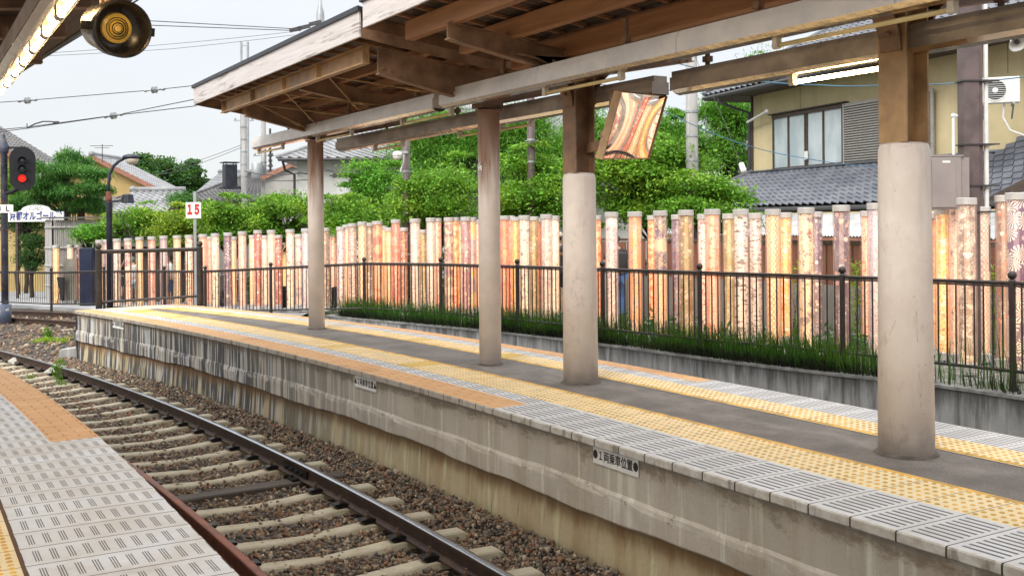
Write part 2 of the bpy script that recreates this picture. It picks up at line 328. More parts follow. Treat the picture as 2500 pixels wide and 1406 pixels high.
def m_column():
    t = NT('cream_painted_column'); o = t.obj(); p = t.sep(o)
    n1 = t.noise(o, 3.2, 6, .65); n2 = t.noise(t.mapv(o, (7, 7, 1.1)), 1.0, 5, .6)
    c = t.mix(t.ss(n1, .3, .72), (.80, .715, .655), (.69, .605, .545)); c = t.mix(t.ma('MULTIPLY', t.ss(n2, .54, .72), .5), c, (.56, .47, .42))
    ck = t.n('TexVoronoi', {'Vector': t.mapv(o, (1.3, 1.3, .9), (.3, .2, .4)), 'Scale': 1.6}, feature='DISTANCE_TO_EDGE'); wob = t.ma('ADD', ck, t.ma('MULTIPLY', t.ma('SUBTRACT', t.noise(o, 9, 5), .5), .09))
    msk = t.ss(t.noise(o, 1.7, 2), .53, .6); cr_ = t.ma('MULTIPLY', t.ma('LESS_THAN', t.ma('ABSOLUTE', wob), .0016), msk); c = t.mix(t.ma('MULTIPLY', cr_, .6), c, (.3, .25, .22))
    c = t.mix(t.ma('MULTIPLY', t.ss(t.ma('SUBTRACT', t.ma('MULTIPLY', t.noise(o, 8, 5), .4), p[2]), -.02, .2), .5), c, (.40, .35, .31)); c = t.mix(t.ma('MULTIPLY', t.ss(t.noise(t.mapv(o, (1, 1, .6), (2, 2, 7)), 6, 6, .75), .57, .66), .4), c, (.50, .40, .36)); c = t.mix(t.ma('MULTIPLY', t.ss(t.noise(o, 45, 2), .735, .76), .7), c, (.2, .17, .15))
    t.bump(n1, .15, .01); return t.fin(c, .7)
M_COL = m_column(); M_JOINT = plain('dirty_base_joint', (.10, .085, .07), .95, 0, .4, 12, .4)
def m_rustcol():
    t = NT('cream_column_with_rust_runs'); o = t.obj(); p = t.sep(o)
    n1 = t.noise(o, 3.5, 5, .6); c = t.mix(t.ss(n1, .3, .7), (.80, .715, .66), (.70, .62, .565))
    n2 = t.noise(t.mapv(o, (16, 16, 1.2)), 1.0, 5, .6); top = t.ss(t.ma('ADD', p[2], t.ma('MULTIPLY', n2, 1.2)), 2.35, 3.2)
    c = t.mix(t.ma('MULTIPLY', top, .9), c, (.23, .115, .065)); c = t.mix(t.ma('MULTIPLY', t.ma('MULTIPLY', t.ss(p[2], 1.9, 2.5), t.ss(n2, .55, .66)), .8), c, (.2, .075, .03))
    return t.fin(c, .6)
M_RUSTCOL = m_rustcol()
M_BLACKM = plain('dark_brown_railing_paint', (.032, .024, .02), .42, 0, .25, 12)
def m_rail():
    t = NT('rusty_rail_web'); o = t.obj(); n1 = t.noise(o, 7, 5); return t.fin(t.mix(t.ss(n1, .3, .7), (.038, .024, .018), (.075, .042, .028)), .65, .2)
M_RAIL = m_rail(); M_RAILTOP = plain('polished_rail_head', (.42, .44, .47), .22, .95, .1, 3)
M_RUSTRED = plain('red_rust_rail', (.17, .055, .032), .75, .1, .4, 9, .3); M_RUSTTOP = plain('red_rust_rail_top', (.24, .085, .05), .6, .15, .35, 6, .2)
def m_sleeper():
    t = NT('pale_concrete_sleeper'); o = t.obj(); n1 = t.noise(o, 6, 6, .65); c = t.mix(t.ss(n1, .3, .75), (.52, .47, .355), (.40, .35, .25))
    c = t.mix(t.ma('MULTIPLY', t.ss(t.noise(o, 2.2, 5), .52, .7), .5), c, (.26, .2, .12)); t.bump(t.noise(o, 45, 4), .4, .006); return t.fin(c, .9)
M_SLEEP = m_sleeper(); M_TIMBER = m_wood('old_dark_timber', (.05, .038, .028), (.105, .085, .066))
M_CLIP = plain('oily_black_clip', (.025, .022, .02), .4, .6, .3, 20); M_BOLT = plain('rusty_bolt', (.14, .085, .05), .7, .3)
def m_stone():
    t = NT('ballast_stones'); r = t.n('NewGeometry', out='Random Per Island'); o = t.obj()
    rp_ = t.t.nodes.new('ShaderNodeValToRGB'); t.set(rp_.inputs[0], r); el = rp_.color_ramp.elements; rp_.color_ramp.interpolation = 'CONSTANT'
    cols = [(0.161, 0.132, 0.098), (0.253, 0.167, 0.092), (0.109, 0.098, 0.083), (0.333, 0.253, 0.167), (0.196, 0.121, 0.069), (0.092, 0.09, 0.083), (0.276, 0.127, 0.063), (0.218, 0.178, 0.127), (0.483, 0.402, 0.287)]
    el[0].color = (*cols[0], 1); el[1].position = 1/9; el[1].color = (*cols[1], 1)
    for i in range(2, 9): q = el.new(i/9); q.color = (*cols[i], 1)
    c = t.mix(t.ma('MULTIPLY', t.noise(o, 35, 4), .5), rp_.outputs[0], (.16, .11, .08)); t.bump(t.noise(o, 70, 3), .3, .004); return t.fin(c, .8)
M_STONE = m_stone()
def m_bed():
    t = NT('ballast_bed'); o = t.obj(); v = t.vor(o, 22, 1); d = t.vor(o, 22, 0)
    g = t.n('RGBToBW', {0: v}); c = t.mix(g, (.05, .042, .036), (.19, .13, .095)); c = t.mix(t.ss(d, .35, .6), c, (.02, .017, .015)); c = t.mix(t.ma('MULTIPLY', t.ss(t.noise(o, .8, 4), .5, .7), .4), c, (.2, .16, .11))
    t.bump(t.ma('SUBTRACT', 1.0, d), .9, .03); return t.fin(c, .9)
M_BED = m_bed()
def m_leaf(name, a, b, c3, tr=.28):
    t = NT(name); r = t.n('NewGeometry', out='Random Per Island'); o = t.obj(); n1 = t.noise(o, 1.1, 4)
    c = t.mix(r, a, b); c = t.mix(t.ma('MULTIPLY', t.ss(n1, .5, .68), .8), c, c3); c = t.mix(t.ma('MULTIPLY', t.ss(t.noise(t.mapv(o, (1, 1, 1.6), (5, 3, 1)), 1.9, 3), .5, .64), .55), c, tuple(x*.3 for x in a))
    c = t.mix(t.ma('MULTIPLY', t.ma('GREATER_THAN', t.ma('FRACT', t.ma('MULTIPLY', r, 7.3)), .7), .6), c, tuple(x*.35 for x in a))
    t.fin(c, .55, 0, .3); tl = t.n('BsdfTranslucent', {'Color': t.mix(.5, c, (.3, .5, .03))}); mx = t.n('MixShader', {0: tr, 1: t.b.outputs[0], 2: tl}); t.t.links.new(mx, t.out.inputs[0]); return t.m
M_LMAPLE = m_leaf('maple_leaves', (.10, .30, .022), (.25, .50, .05), (.38, .55, .05))
M_LBRIGHT = m_leaf('fresh_green_leaves', (.09, .30, .025), (.21, .52, .06), (.28, .54, .06))
M_LYEL = m_leaf('yellow_green_maple_leaves', (.20, .36, .025), (.36, .50, .045), (.46, .48, .05))
M_LDARK = m_leaf('dark_green_leaves', (.03, .10, .03), (.07, .19, .045), (.05, .14, .055))
M_LBAMB = m_leaf('bamboo_leaves', (.085, .28, .025), (.18, .46, .05), (.24, .5, .06))
M_LPINE = m_leaf('pine_needles', (.05, .18, .035), (.11, .32, .055), (.16, .36, .055), .15)
M_BARK = plain('dark_bark', (.045, .034, .027), .9, 0, .4, 14, .5)
M_GRASS = m_leaf('rush_stems', (.022, .085, .012), (.065, .19, .025), (.10, .22, .032), .2); M_GRASSD = m_leaf('dark_withered_rush', (.012, .016, .009), (.05, .046, .032), (.02, .026, .012), .0)
M_WEED = m_leaf('weed_leaves', (.12, .32, .02), (.22, .48, .04), (.18, .42, .03))
def m_gravel():
    t = NT('pale_garden_gravel'); o = t.obj(); v = t.vor(o, 16, 0); c = t.mix(t.ss(t.noise(o, .9, 5), .42, .6), (.5, .5, .5), (.06, .13, .03)); c = t.mix(t.ss(v, .3, .6), c, (.17, .17, .15)); t.bump(t.ma('SUBTRACT', 1.0, v), .7, .03); return t.fin(c, .9)
M_GRAVEL = m_gravel()
M_GROUND = plain('dirt_ground', (.17, .15, .12), .95, 0, .35, .7, .3)
M_PAVE = plain('grey_paving', (.36, .37, .38), .85, 0, .2, 1.5, .2)

# ================================================================== SETTING
def sheet(name, pts, mat, kind='structure', label=None, cat=None, uvw=False):
    b = MB(); b.add(pts, [tuple(range(len(pts)))]); return struct(b.build(name, mat), kind, label, cat)
sheet('ground', [(-700, -500, -1.16), (900, -500, -1.16), (900, 1400, -1.16), (-700, 1400, -1.16)], M_GROUND)
SS = [-6+.5*i for i in range(13)]+[.5*i for i in range(1, 43)]+[21.2]
SLONG = [-6+.75*i for i in range(60)]
# ballast bed between the platforms and on past the island's end
b = MB(); b.ribbon([[C(-5.2, s, -1.02), C(-2.9, s, -.985), C(-1.6, s, -.985), C(-.35, s, -1.0), C(.05, s, -1.02)] for s in SLONG if s < 21], [[(0, 0)]*5 for s in SLONG if s < 21])
struct(b.build('track_bed', M_BED))
b = MB()
xs = np.arange(-24, 11, .5); ys = np.arange(20.4, 37, .5); nx = len(xs)
vs = [(x, y, -1.02+.13*max(0, min(1, (y-21)/9))+rng.uniform(-.015, .015)) for y in ys for x in xs]
b.add(vs, [(j*nx+i, j*nx+i+1, (j+1)*nx+i+1, (j+1)*nx+i) for j in range(len(ys)-1) for i in range(nx-1)])
struct(b.build('track_bed', M_BED))
REAR = [(8.75, -8), (8.75, -2), (8.72, 4), (8.66, 8), (8.36, 13), (7.65, 17.5), (6.65, 21.5), (5.35, 25.5), (4.0, 28.6), (2.4, 31.0), (.4, 33.2), (-2.2, 35.2), (-6, 37.4), (-12, 40)]
def spline(pts, n=6):
    P = [Vector((*p, 0)) if len(p) == 2 else Vector(p) for p in pts]; out = []
    for i in range(len(P)-1):
        p0, p1, p2, p3 = P[max(i-1, 0)], P[i], P[i+1], P[min(i+2, len(P)-1)]
        for k in range(n):
            t = k/n; out.append(.5*((2*p1)+(p2-p0)*t+(2*p0-5*p1+4*p2-p3)*t*t+(3*p1-p0-3*p2+p3)*t**3))
    return out+[P[-1]]
def offset(path, d, z=0.0):
    out = []
    for i, p in enumerate(path):
        t = (path[min(i+1, len(path)-1)]-path[max(i-1, 0)]); t.z = 0; t.normalize(); out.append(Vector((p.x+t.y*d, p.y-t.x*d, p.z+z)))
    return out
RPATH = spline(REAR, 6)
b = MB(); b.ribbon([list(q) for q in zip(offset(RPATH, -1.5, -1.0), offset(RPATH, 1.9, -1.0))], [[(0, 0)]*2 for _ in RPATH]); struct(b.build('rear_track_bed', M_BED))

# ---- retaining wall, garden
WALLP = [gz(3100, 8.6, 0), gz(2700, 10.3, 0), gz(2300, 12.1, 0), gz(2050, 13.15, 0), gz(1800, 14.45, 0), gz(1500, 16.7, 0), gz(1223, 19.2, 0), gz(1000, 21.3, 0), gz(793, 23.7, 0), gz(725, 24.9, 0)]
WALL = spline([(p.x, p.y) for p in WALLP], 5)
def wz(p): return -.335-.0105*(p.y-8) if p.y < 22.6 else -.488-.12*(p.y-22.6)
t = thing('retaining_wall', 'long low grey concrete retaining wall with black streaks below the garden railing', 'wall', (WALL[0].x, WALL[0].y, -1.0))
fr = WALL; bk = offset(WALL, .2)
b = MB(); n = len(fr)
b.ribbon([[Vector((fr[i].x, fr[i].y, -1.15)), Vector((fr[i].x, fr[i].y, wz(fr[i])-.03))] for i in range(n)], [[(0, 0)]*2]*n)
b.build('wall', M_RETAIN, t)
b = MB(); fo = offset(WALL, -.015)
b.ribbon([[Vector((fo[i].x, fo[i].y, wz(fr[i])-.035)), Vector((fo[i].x, fo[i].y, wz(fr[i]))), Vector((bk[i].x, bk[i].y, wz(fr[i])+.002)), Vector((bk[i].x, bk[i].y, -.9))] for i in range(n)], [[(0, 0)]*4]*n)
b.build('coping', M_RETCAP, t)
gp = offset(WALL, .19); far_ = [Vector((p.x+16, p.y+14, 0)) for p in gp]
b = MB(); rows = []
for i in range(n):
    rows.append([Vector((*(gp[i].lerp(far_[i], k/10).xy), min(zg(gp[i].lerp(far_[i], k/10).y), wz(gp[i])-.03) if k < 2 else zg(gp[i].lerp(far_[i], k/10).y))) for k in range(11)])
b.ribbon(rows, [[(0, 0)]*11]*n); struct(b.build('garden_ground', M_GRAVEL))
e0 = gp[-1]
b = MB(); A = [gz(725, 25.1, 0), gz(600, 24.6, 0), gz(500, 26, 0), gz(400, 27.9, 0), gz(250, 29.4, 0), gz(120, 30.8, 0), gz(-60, 32.4, 0), gz(-400, 35, 0)]
rows = [[Vector((p.x, p.y, -1.1)), Vector((p.x, p.y, -.80 if i > 2 else -.66)), Vector((p.x+3, p.y+6, -.9)), Vector((p.x+10, p.y+20, -1.12))] for i, p in enumerate(A)]
b.ribbon(rows, [[(0, 0)]*4]*len(A)); struct(b.build('pavement', M_PAVE))

# ---- island platform
W_ = {}
def tap(s): return 0 if s < 13 else .6*((s-13)/8.2)**1.4
def strip(name, mat, w0, w1, s0, s1, z=.004, parent=None, back=False, under=False, uvoff=0):
    ss = [s0]+[s for s in SS if s0+.02 < s < s1-.02]+[s1]; b = MB()
    def a(s): return tap(s) if back else 0
    rows = [[C(w0-a(s), s, z), C(w1-(a(s) if back else 0), s, z)] for s in ss]
    uv = [[(s, w0-uvoff), (s, w1-uvoff)] for s in ss]
    b.ribbon(rows, uv); return struct(b.build(name, mat, parent)) if not parent else b.build(name, mat, parent)
pl = bpy.data.objects.new('island_platform', None); COL.objects.link(pl); pl['kind'] = 'structure'; ROOT[pl.name] = (0, 0, 0)
pl['label'] = 'curved concrete island platform with striped white and yellow edge tiles'
ss = SS
b = MB(); b.ribbon([[C(1.02, s, 0), C(max(1.1, 1.79-tap(s)), s, 0)] for s in ss], [[(0, 0)]*2]*len(ss)); b.build('asphalt_strip', M_ASPH, pl)
def m_edge():
    t = NT('weathered_tile_edge'); p = t.sep(t.uv()); o = t.obj(); fu = t.ma('FRACT', t.ma('DIVIDE', p[0], .3)); j = t.ma('GREATER_THAN', t.ma('ABSOLUTE', t.ma('SUBTRACT', fu, .5)), .48)
    c = t.mix(t.ss(t.noise(o, 7, 6, .7), .35, .65), (.60, .57, .51), (.42, .37, .30)); w2 = t.sep(o); c = t.mix(t.ma('MULTIPLY', t.ss(w2[1], 7.5, 9), .55), c, (.30, .24, .17)); c = t.mix(t.ma('MULTIPLY', t.ss(t.noise(t.mapv(o, (9, 9, 3), (2, 0, 0)), 1.0, 5), .55, .65), .6), c, (.15, .12, .09)); c = t.mix(j, c, (.05, .045, .04)); t.bump(t.noise(o, 30, 4), .3, .006); return t.fin(c, .8)
M_EDGE = m_edge()
def tiles(name, mat, w0, w1, s0, s1, th=.055, back=False, lip=False, parent=pl, uvo=None):
    """tiles laid as a slab: top with UV, an outer lip where it is the platform edge"""
    n0 = int(round((s1-s0)/.3)); ss = [s0+(s1-s0)*i/n0 for i in range(n0+1)]; b = MB()
    f = (lambda s: tap(s)) if back else (lambda s: 0)
    u = w0 if uvo is None else uvo
    rows = []; uv = []
    for s in ss:
        a, c = (w0-f(s), w1-f(s))
        r = [C(a, s, .004), C(c, s, .004)]; q = [(s, abs(w0-u)), (s, abs(w1-u))]
        if lip == 'front': r = [C(a+.004, s, -th), C(a, s, -th+.006), C(a, s, -.004), C(a+.008, s, .004), r[1]]; q = [(s, 0), (s, 0), (s, 0), (s, .008), q[1]]
        if lip == 'back': r = [r[0], C(c-.008, s, .004), C(c, s, -.004), C(c, s, -th)]; q = [q[0], q[1], (s, 0), (s, 0)]
        rows.append(r); uv.append(q)
    if lip:
        e_ = MB(); k = slice(0, 4) if lip == 'front' else slice(1, 4); k2 = slice(3, 5) if lip == 'front' else slice(0, 2)
        e_.ribbon([r[k] for r in rows], [[(q_[0], .02*i) for i, q_ in enumerate(q[k])] for q in uv]); e_.build('tile_edge', M_EDGE, parent); rows = [r[k2] for r in rows]; uv = [q[k2] for q in uv]
    b.ribbon(rows, uv); return b.build(name, mat, parent)
tiles('striped_tiles', M_STRIPE, -.035, .54, -6, 7.8, lip='front', uvo=-.02)
tiles('orange_paving', M_ORANGE, -.035, .33, 7.8, 21.2, lip='front')
tiles('striped_tiles', M_STRIPE, .33, .54, 7.8, 21.2, uvo=.30)
def tact(w0, w1, s0, s1, back, ridge_in):
    o = tiles('tactile_paving', M_YEL, w0, w1, s0, s1, back=back)
    d = MB(); f = (lambda s: tap(s)) if back else (lambda s: 0)
    lo, hi = (w0+.035, w1-.075) if ridge_in == 'hi' else (w0+.075, w1-.035)
    nr = int((hi-lo)/.062)+1
    s = s0+.05
    while s < s1:
        ntot = 8 if s < 12 else 5
        for k in range(nr):
            wv = lo+(hi-lo)*k/(nr-1)-f(s); p = C(wv, s, .0035); r0, r1 = .0175, .011
            d.lathe([(r0, 0), (r1, .0055), (1e-5, .0058)], p, ntot)
        s += .06 if (int(s/.06) % 5) else .06
    # the guide ridge on the inner side
    wr = (w1-.03) if ridge_in == 'hi' else (w0+.03)
    ss2 = [s0+(s1-s0)*i/60 for i in range(61)]
    d.ribbon([[C(wr-f(q)-.016, q, .0035), C(wr-f(q)-.012, q, .009), C(wr-f(q)+.012, q, .009), C(wr-f(q)+.016, q, .0035)] for q in ss2], [[(0, 0)]*4]*61)
    d.build('tactile_studs', M_YDOT, pl)['kind'] = 'stuff'
tact(.54, 1.02, -2, 20.4, False, 'hi'); tact(1.79, 2.18, -2, 20.4, True, 'lo')
tiles('striped_tiles', M_STRIPE, 2.18, 2.63, -6, 7.9, back=True, lip='back', uvo=2.14)
tiles('orange_paving', M_ORANGE, 2.40, 2.63, 7.9, 21.2, back=True, lip='back'); tiles('striped_tiles', M_STRIPE, 2.18, 2.40, 7.9, 21.2, back=True, uvo=2.15)
sl = 20.4
b = MB(); b.ribbon([[C(.54, s, .006), C(2.2-tap(s), s, .006)] for s in (20.4, 20.8, 21.2)], [[(s, .1), (s, .4)] for s in (20.4, 20.8, 21.2)]); b.build('end_paving', M_YEL, pl)
# side walls: upper wall, cracked band (step), lower wall; end wall
def jit(s, k): return .008*math.sin(s*1.1+k)+.006*math.sin(s*2.9+2*k+1.3*math.sin(s*.7))+.003*math.sin(s*9.7+k)
def wallset(side):
    sg = 1 if side == 'front' else -1
    base = (lambda s: 0.02) if side == 'front' else (lambda s: 2.59-tap(s)-.0)
    sf = [-6+.2*i for i in range(137)]; sf = [s for s in sf if s < 21.2]+[21.2]
    def P(s, d, z): return C(base(s)-sg*d, s, z)
    u = MB(); m = MB(); l = MB(); z1 = lambda s: -.385+jit(s, 1); z2 = lambda s: -.575+jit(s, 3)*1.6
    u.ribbon([[P(s, 0, z1(s)-.01), P(s, 0, -.05)] for s in sf], [[(0, 0)]*2]*len(sf))
    m.ribbon([[P(s, -.06, z2(s)), P(s, .012, z2(s)), P(s, .02, z2(s)+.012), P(s, .020+jit(s*7, 2)*.5, z1(s)-.04), P(s, .014, z1(s)-.004), P(s, -.0, z1(s)+.02)] for s in sf], [[(0, 0)]*6]*len(sf))
    l.ribbon([[P(s, -.012, -1.15), P(s, -.05, z2(s)+.006)] for s in sf], [[(0, 0)]*2]*len(sf))
    u.build('upper_wall', M_WALL, pl); m.build('band', M_BAND, pl); l.build('lower_wall', M_WALLLOW, pl)
wallset('front'); wallset('back')
b = MB(); s = 21.2; wb = 2.59-tap(s)
b.add([C(.0, s+.02, -1.15), C(wb, s+.02, -1.15), C(wb, s+.02, -.001), C(.0, s+.02, -.001)], [(0, 1, 2, 3)])
b.add([C(-.03, s+.05, -.58), C(wb, s+.05, -.58), C(wb, s+.05, -.39), C(-.03, s+.05, -.39)], [(0, 1, 2, 3)]); b.add([C(-.03, s+.05, -.39), C(wb, s+.05, -.39), C(wb, s+.02, -.37), C(0, s+.02, -.37)], [(0, 1, 2, 3)])
b.build('end_wall', M_WALL, pl)

# ---- near platform (the one the camera stands on)
npf = bpy.data.objects.new('near_platform', None); COL.objects.link(npf); npf['kind'] = 'structure'; ROOT[npf.name] = (0, 0, 0); npf['label'] = 'platform paved with grooved pale tiles in front of the near rail'
EN = -3.15
SN = [-6+.5*i for i in range(60)]
def nstrip(name, mat, w0, w1, s0, s1, lip=False, z=.004):
    b = MB(); ss = [s0]+[s for s in SN if s0+.02 < s < s1-.02]+[s1]; rows = []; uv = []
    for s in ss:
        r = [C(EN-w1, s, z), C(EN-w0, s, z)]; q = [(s, w1), (s, w0)]
        if lip: r += [C(EN-w0, s, -.06)]; q += [(s, w0)]
        rows.append(r); uv.append(q)
    b.ribbon(rows, uv); return b.build(name, mat, npf)
nstrip('grooved_tiles', M_GROUP, -.02, .81, -6, 8.5, True); nstrip('orange_paving', M_ORANGE, -.02, .325, 8.5, 22, True); nstrip('grooved_tiles', M_GROUP, .325, .81, 8.5, 22)
nstrip('joint_strip', plain('rusty_joint', (.12, .06, .03), .9), .81, .83, -6, 22, z=.002); nstrip('tactile_paving', M_YEL, .83, 1.13, -6, 22); nstrip('asphalt_strip', M_ASPH, 1.13, 4.5, -6, 22)
d = MB(); s = 3.0
while s < 14:
    for k in range(5):
        d.lathe([(.017, 0), (.011, .0055), (1e-5, .0058)], C(EN-.87-.055*k, s, .0035), 8)
    s += .06
d.build('tactile_studs', M_YDOT, npf)['kind'] = 'stuff'
b = MB(); b.ribbon([[C(EN-.03, s, -1.2), C(EN-.03, s, -.055)] for s in SN if s < 22.1], [[(0, 0)]*2]*len([s for s in SN if s < 22.1])); b.build('side_wall', M_WALL, npf)
b = MB(); b.add([C(EN, 22, -1.2), C(EN-4.5, 22, -1.2), C(EN-4.5, 22, 0), C(EN, 22, 0)], [(0, 1, 2, 3)]); b.build('end_wall', M_WALL, npf)

# ================================================================== TRACK
RZ = -.78
def rail_prof(path, top=RZ, rust=False):
    """returns (body, head) builders of a flat-bottomed rail swept along path"""
    body = [(-.063, -.150), (-.063, -.138), (-.012, -.120), (-.009, -.045), (-.032, -.036), (-.033, -.006)]
    full = body+[(-x, z) for x, z in reversed(body)]
    L = [offset(path, x, top+z) for x, z in full]; bd = MB(); k = len(full)
    bd.ribbon([[L[j][i] for j in range(k)] for i in range(len(path))], [[(0, 0)]*k]*len(path)); bd.add([L[j][0] for j in range(k)], [tuple(range(k))])
    hp = [(-.033, -.012), (-.0325, -.005), (-.022, 0), (.022, 0), (.0325, -.005), (.033, -.012)]; H = [offset(path, x, top+z) for x, z in hp]; hd = MB()
    hd.ribbon([[H[j][i] for j in range(6)] for i in range(len(path))], [[(0, 0)]*6]*len(path)); return bd, hd
def rail(name, label, path, mats, top=RZ, extra=None):
    t = thing(name, label, 'rail', (path[0].x, path[0].y, top-.15), group='track rails')
    bd, hd = rail_prof(path, top); bd.build('rail_web', mats[0], t, smooth=False); hd.build('rail_head', mats[1], t, smooth=True); return t
pf = [C(-.915, s) for s in SLONG]; pn = [C(-2.34, s) for s in SLONG]
r1 = rail('railway_rail', 'dark steel rail with bright worn top alongside the island platform wall', pf, (M_RAIL, M_RAILTOP))
r2 = rail('railway_rail', 'red rusted steel rail next to the grooved pale platform tiles', pn, (M_RUSTRED, M_RUSTTOP))
rail('railway_rail', 'brown rail of the second track, nearer one beside the signal post foot', offset(RPATH, -.72), (M_RAIL, M_RAIL), -.76)
rail('railway_rail', 'brown rail of the second track, farther one just below the railing', offset(RPATH, .72), (M_RAIL, M_RAIL), -.74)
def fish(rt, w0, s):
    b = MB()
    for sg in (-1, 1):
        ps = [C(w0+sg*.022, s+k*.1, RZ-.085) for k in range(-3, 4)]
        for a, c in zip(ps, ps[1:]): b.bar(a, c, .022, .075)
        for k in (-.2, -.07, .07, .2): b.lathe([(.018, 0), (.018, .03)], C(w0+sg*.033, s+k, RZ-.085), 6, (Vector((0, 1, 0)), UP, Vector((sg, 0, 0))))
    b.build('fishplate', M_CLIP, rt)
fish(r1, -.915, 10.15)
# sleepers: pale concrete ones, two old timber ones at the rail joint
ORD = 'first second third fourth fifth sixth seventh eighth ninth tenth eleventh twelfth thirteenth fourteenth fifteenth sixteenth seventeenth eighteenth nineteenth twentieth'.split()+['twenty-'+x for x in 'first second third fourth fifth sixth seventh eighth ninth'.split()]+['thirtieth']+['thirty-'+x for x in 'first second third fourth fifth sixth seventh eighth ninth'.split()]+['fortieth']
def frame(s, wv, z=0.0):   # local frame on the curve
    a = Cang(s); return (Vector((math.cos(a), math.sin(a), 0)), Vector((-math.sin(a), math.cos(a), 0)), UP), C(wv, s, z), a
SW = -1.62; SLZ = RZ-.155
def sleeper_mesh():
    b = MB(); xs = [-1.2, -1.17, -1.0, -.72, -.55, -.35, 0, .35, .55, .72, 1.0, 1.17, 1.2]
    top = [-.02, 0, .004, .004, 0, -.012, -.028, -.012, 0, .004, .004, 0, -.02]; rows = []
    for x, z in zip(xs, top):
        hw = .075 if abs(x) > .3 else .064
        rows.append([Vector((x, -hw-.04, -.2)), Vector((x, -hw, z-.012)), Vector((x, -hw+.012, z)), Vector((x, hw-.012, z)), Vector((x, hw, z-.012)), Vector((x, hw+.04, -.2))])
    b.ribbon(rows, [[(0, 0)]*6]*len(rows)); b.add(rows[0], [(0, 1, 2, 3, 4, 5)]); b.add(rows[-1], [(5, 4, 3, 2, 1, 0)]); return b
def clip_mesh(x, sg):
    b = MB(); b.box((x+sg*.115, 0, .010), (.09, .11, .02)); b.prism([(x+sg*.05, -.045, .018), (x+sg*.16, -.045, .018), (x+sg*.16, -.045, .042), (x+sg*.09, -.045, .050), (x+sg*.05, -.045, .036)], (0, .09, 0))
    b.tube([(x+sg*.17, -.05, .03), (x+sg*.17, .05, .03)], .014, 6); return b
def bolt_mesh(x, sg):
    b = MB(); b.lathe([(.018, .045), (.018, .08), (.010, .082), (.010, .105)], (x+sg*.11, 0, 0), 6); b.lathe([(.028, .04), (.028, .047)], (x+sg*.11, 0, 0), 8); return b
def pad_mesh(x): 
    b = MB(); b.box((x, 0, .0045), (.15, .14, .007)); return b
slp = None; ns = 0; nt = 0
s = 4.15; i = 0
while s < 28:
    ax, c, a = frame(s, SW, SLZ); i += 1
    tim = abs(s-10.13) < .32
    rj = random.uniform(-.012, .012)
    if tim:
        nt += 1
        st = thing('timber_sleeper', ['dark timber sleeper under the rail joint, the one nearer the bottom edge', 'dark timber sleeper under the rail joint, the one farther along the track', 'third dark timber sleeper by the rail joint'][nt-1], 'sleeper', (0, 0, 0), 0, 'timber sleepers')
        b = MB(); b.box((0, 0, -.08), (2.3, .2, .16)); o = b.build('beam', M_TIMBER, st); bevel(o, .012)
        for x in (.705, -.72):
            for sg in (-1, 1): b = MB(); b.box((x+sg*.09, 0, .012), (.08, .13, .025)); b.lathe([(.018, .02), (.018, .05)], (x+sg*.1, .03, 0), 6); b.build('rail_spike_plate', M_CLIP, st)
        st.location = c; st.rotation_euler = (0, 0, a+rj)
    else:
        ns += 1; lab = f'{ORD[ns-1]} pale concrete sleeper counting from the bottom edge of the photo'
        if slp is None:
            slp = thing('concrete_sleeper', lab, 'sleeper', (0, 0, 0), 0, 'concrete sleepers under the front track'); st = slp
            sleeper_mesh().build('beam', M_SLEEP, st)
            for x in (.705, -.72):
                for sg in (-1, 1):
                    q = clip_mesh(x, sg).build('rail_clip', M_CLIP, st); bolt_mesh(x, sg).build('bolt', M_BOLT, q)
                pad_mesh(x).build('rail_pad', M_CLIP, st)
            st.location = c; st.rotation_euler = (0, 0, a+rj)
        else: dup(slp, c, a+rj, lab)
    s += .59+random.uniform(-.015, .015)
# rear track sleepers seen beyond the platform end
acc = 0; k = 0; prev = RPATH[0]; 
for p in RPATH[1:]:
    acc += (p-prev).length; 
    if 0.6 < acc and p.y > 26.5 and k < 14:
        k += 1; dr = (p-prev).normalized(); a = math.atan2(-dr.x, dr.y)
        dup(slp, (p.x, p.y, -.92), a, f'{ORD[k-1]} half buried sleeper of the second track, counted from the platform end', 'sleepers under the second track'); acc = 0
    prev = p

# ---- ballast stones (nobody could count them): angular stones between and beside the rails
def stones(name, pts, size, label):
    phi = (1+5**.5)/2
    bv = np.array([(-1, phi, 0), (1, phi, 0), (-1, -phi, 0), (1, -phi, 0), (0, -1, phi), (0, 1, phi), (0, -1, -phi), (0, 1, -phi), (phi, 0, -1), (phi, 0, 1), (-phi, 0, -1), (-phi, 0, 1)])/math.sqrt(1+phi*phi)
    bf = np.array([(0, 11, 5), (0, 5, 1), (0, 1, 7), (0, 7, 10), (0, 10, 11), (1, 5, 9), (5, 11, 4), (11, 10, 2), (10, 7, 6), (7, 1, 8), (3, 9, 4), (3, 4, 2), (3, 2, 6), (3, 6, 8), (3, 8, 9), (4, 9, 5), (2, 4, 11), (6, 2, 10), (8, 6, 7), (9, 8, 1)])
    n = len(pts); V = bv[None]*(1+rng.uniform(-.5, .35, (n, 12, 1)))
    V = V*(size[:, None, None]*rng.uniform(.5, 1.25, (n, 1, 3)))
    q = rng.normal(size=(n, 4)); q /= np.linalg.norm(q, axis=1)[:, None]; a, b_, c, d = q.T
    Rm = np.stack([np.stack([1-2*(c*c+d*d), 2*(b_*c-a*d), 2*(b_*d+a*c)], -1), np.stack([2*(b_*c+a*d), 1-2*(b_*b_+d*d), 2*(c*d-a*b_)], -1), np.stack([2*(b_*d-a*c), 2*(c*d+a*b_), 1-2*(b_*b_+c*c)], -1)], 1)
    V = np.einsum('nij,nkj->nki', Rm, V)+np.array(pts)[:, None, :]
    Fc = (bf[None]+np.arange(n)[:, None, None]*12).reshape(-1, 3)
    fastmesh(name, V.reshape(-1, 3), Fc, M_STONE, label)
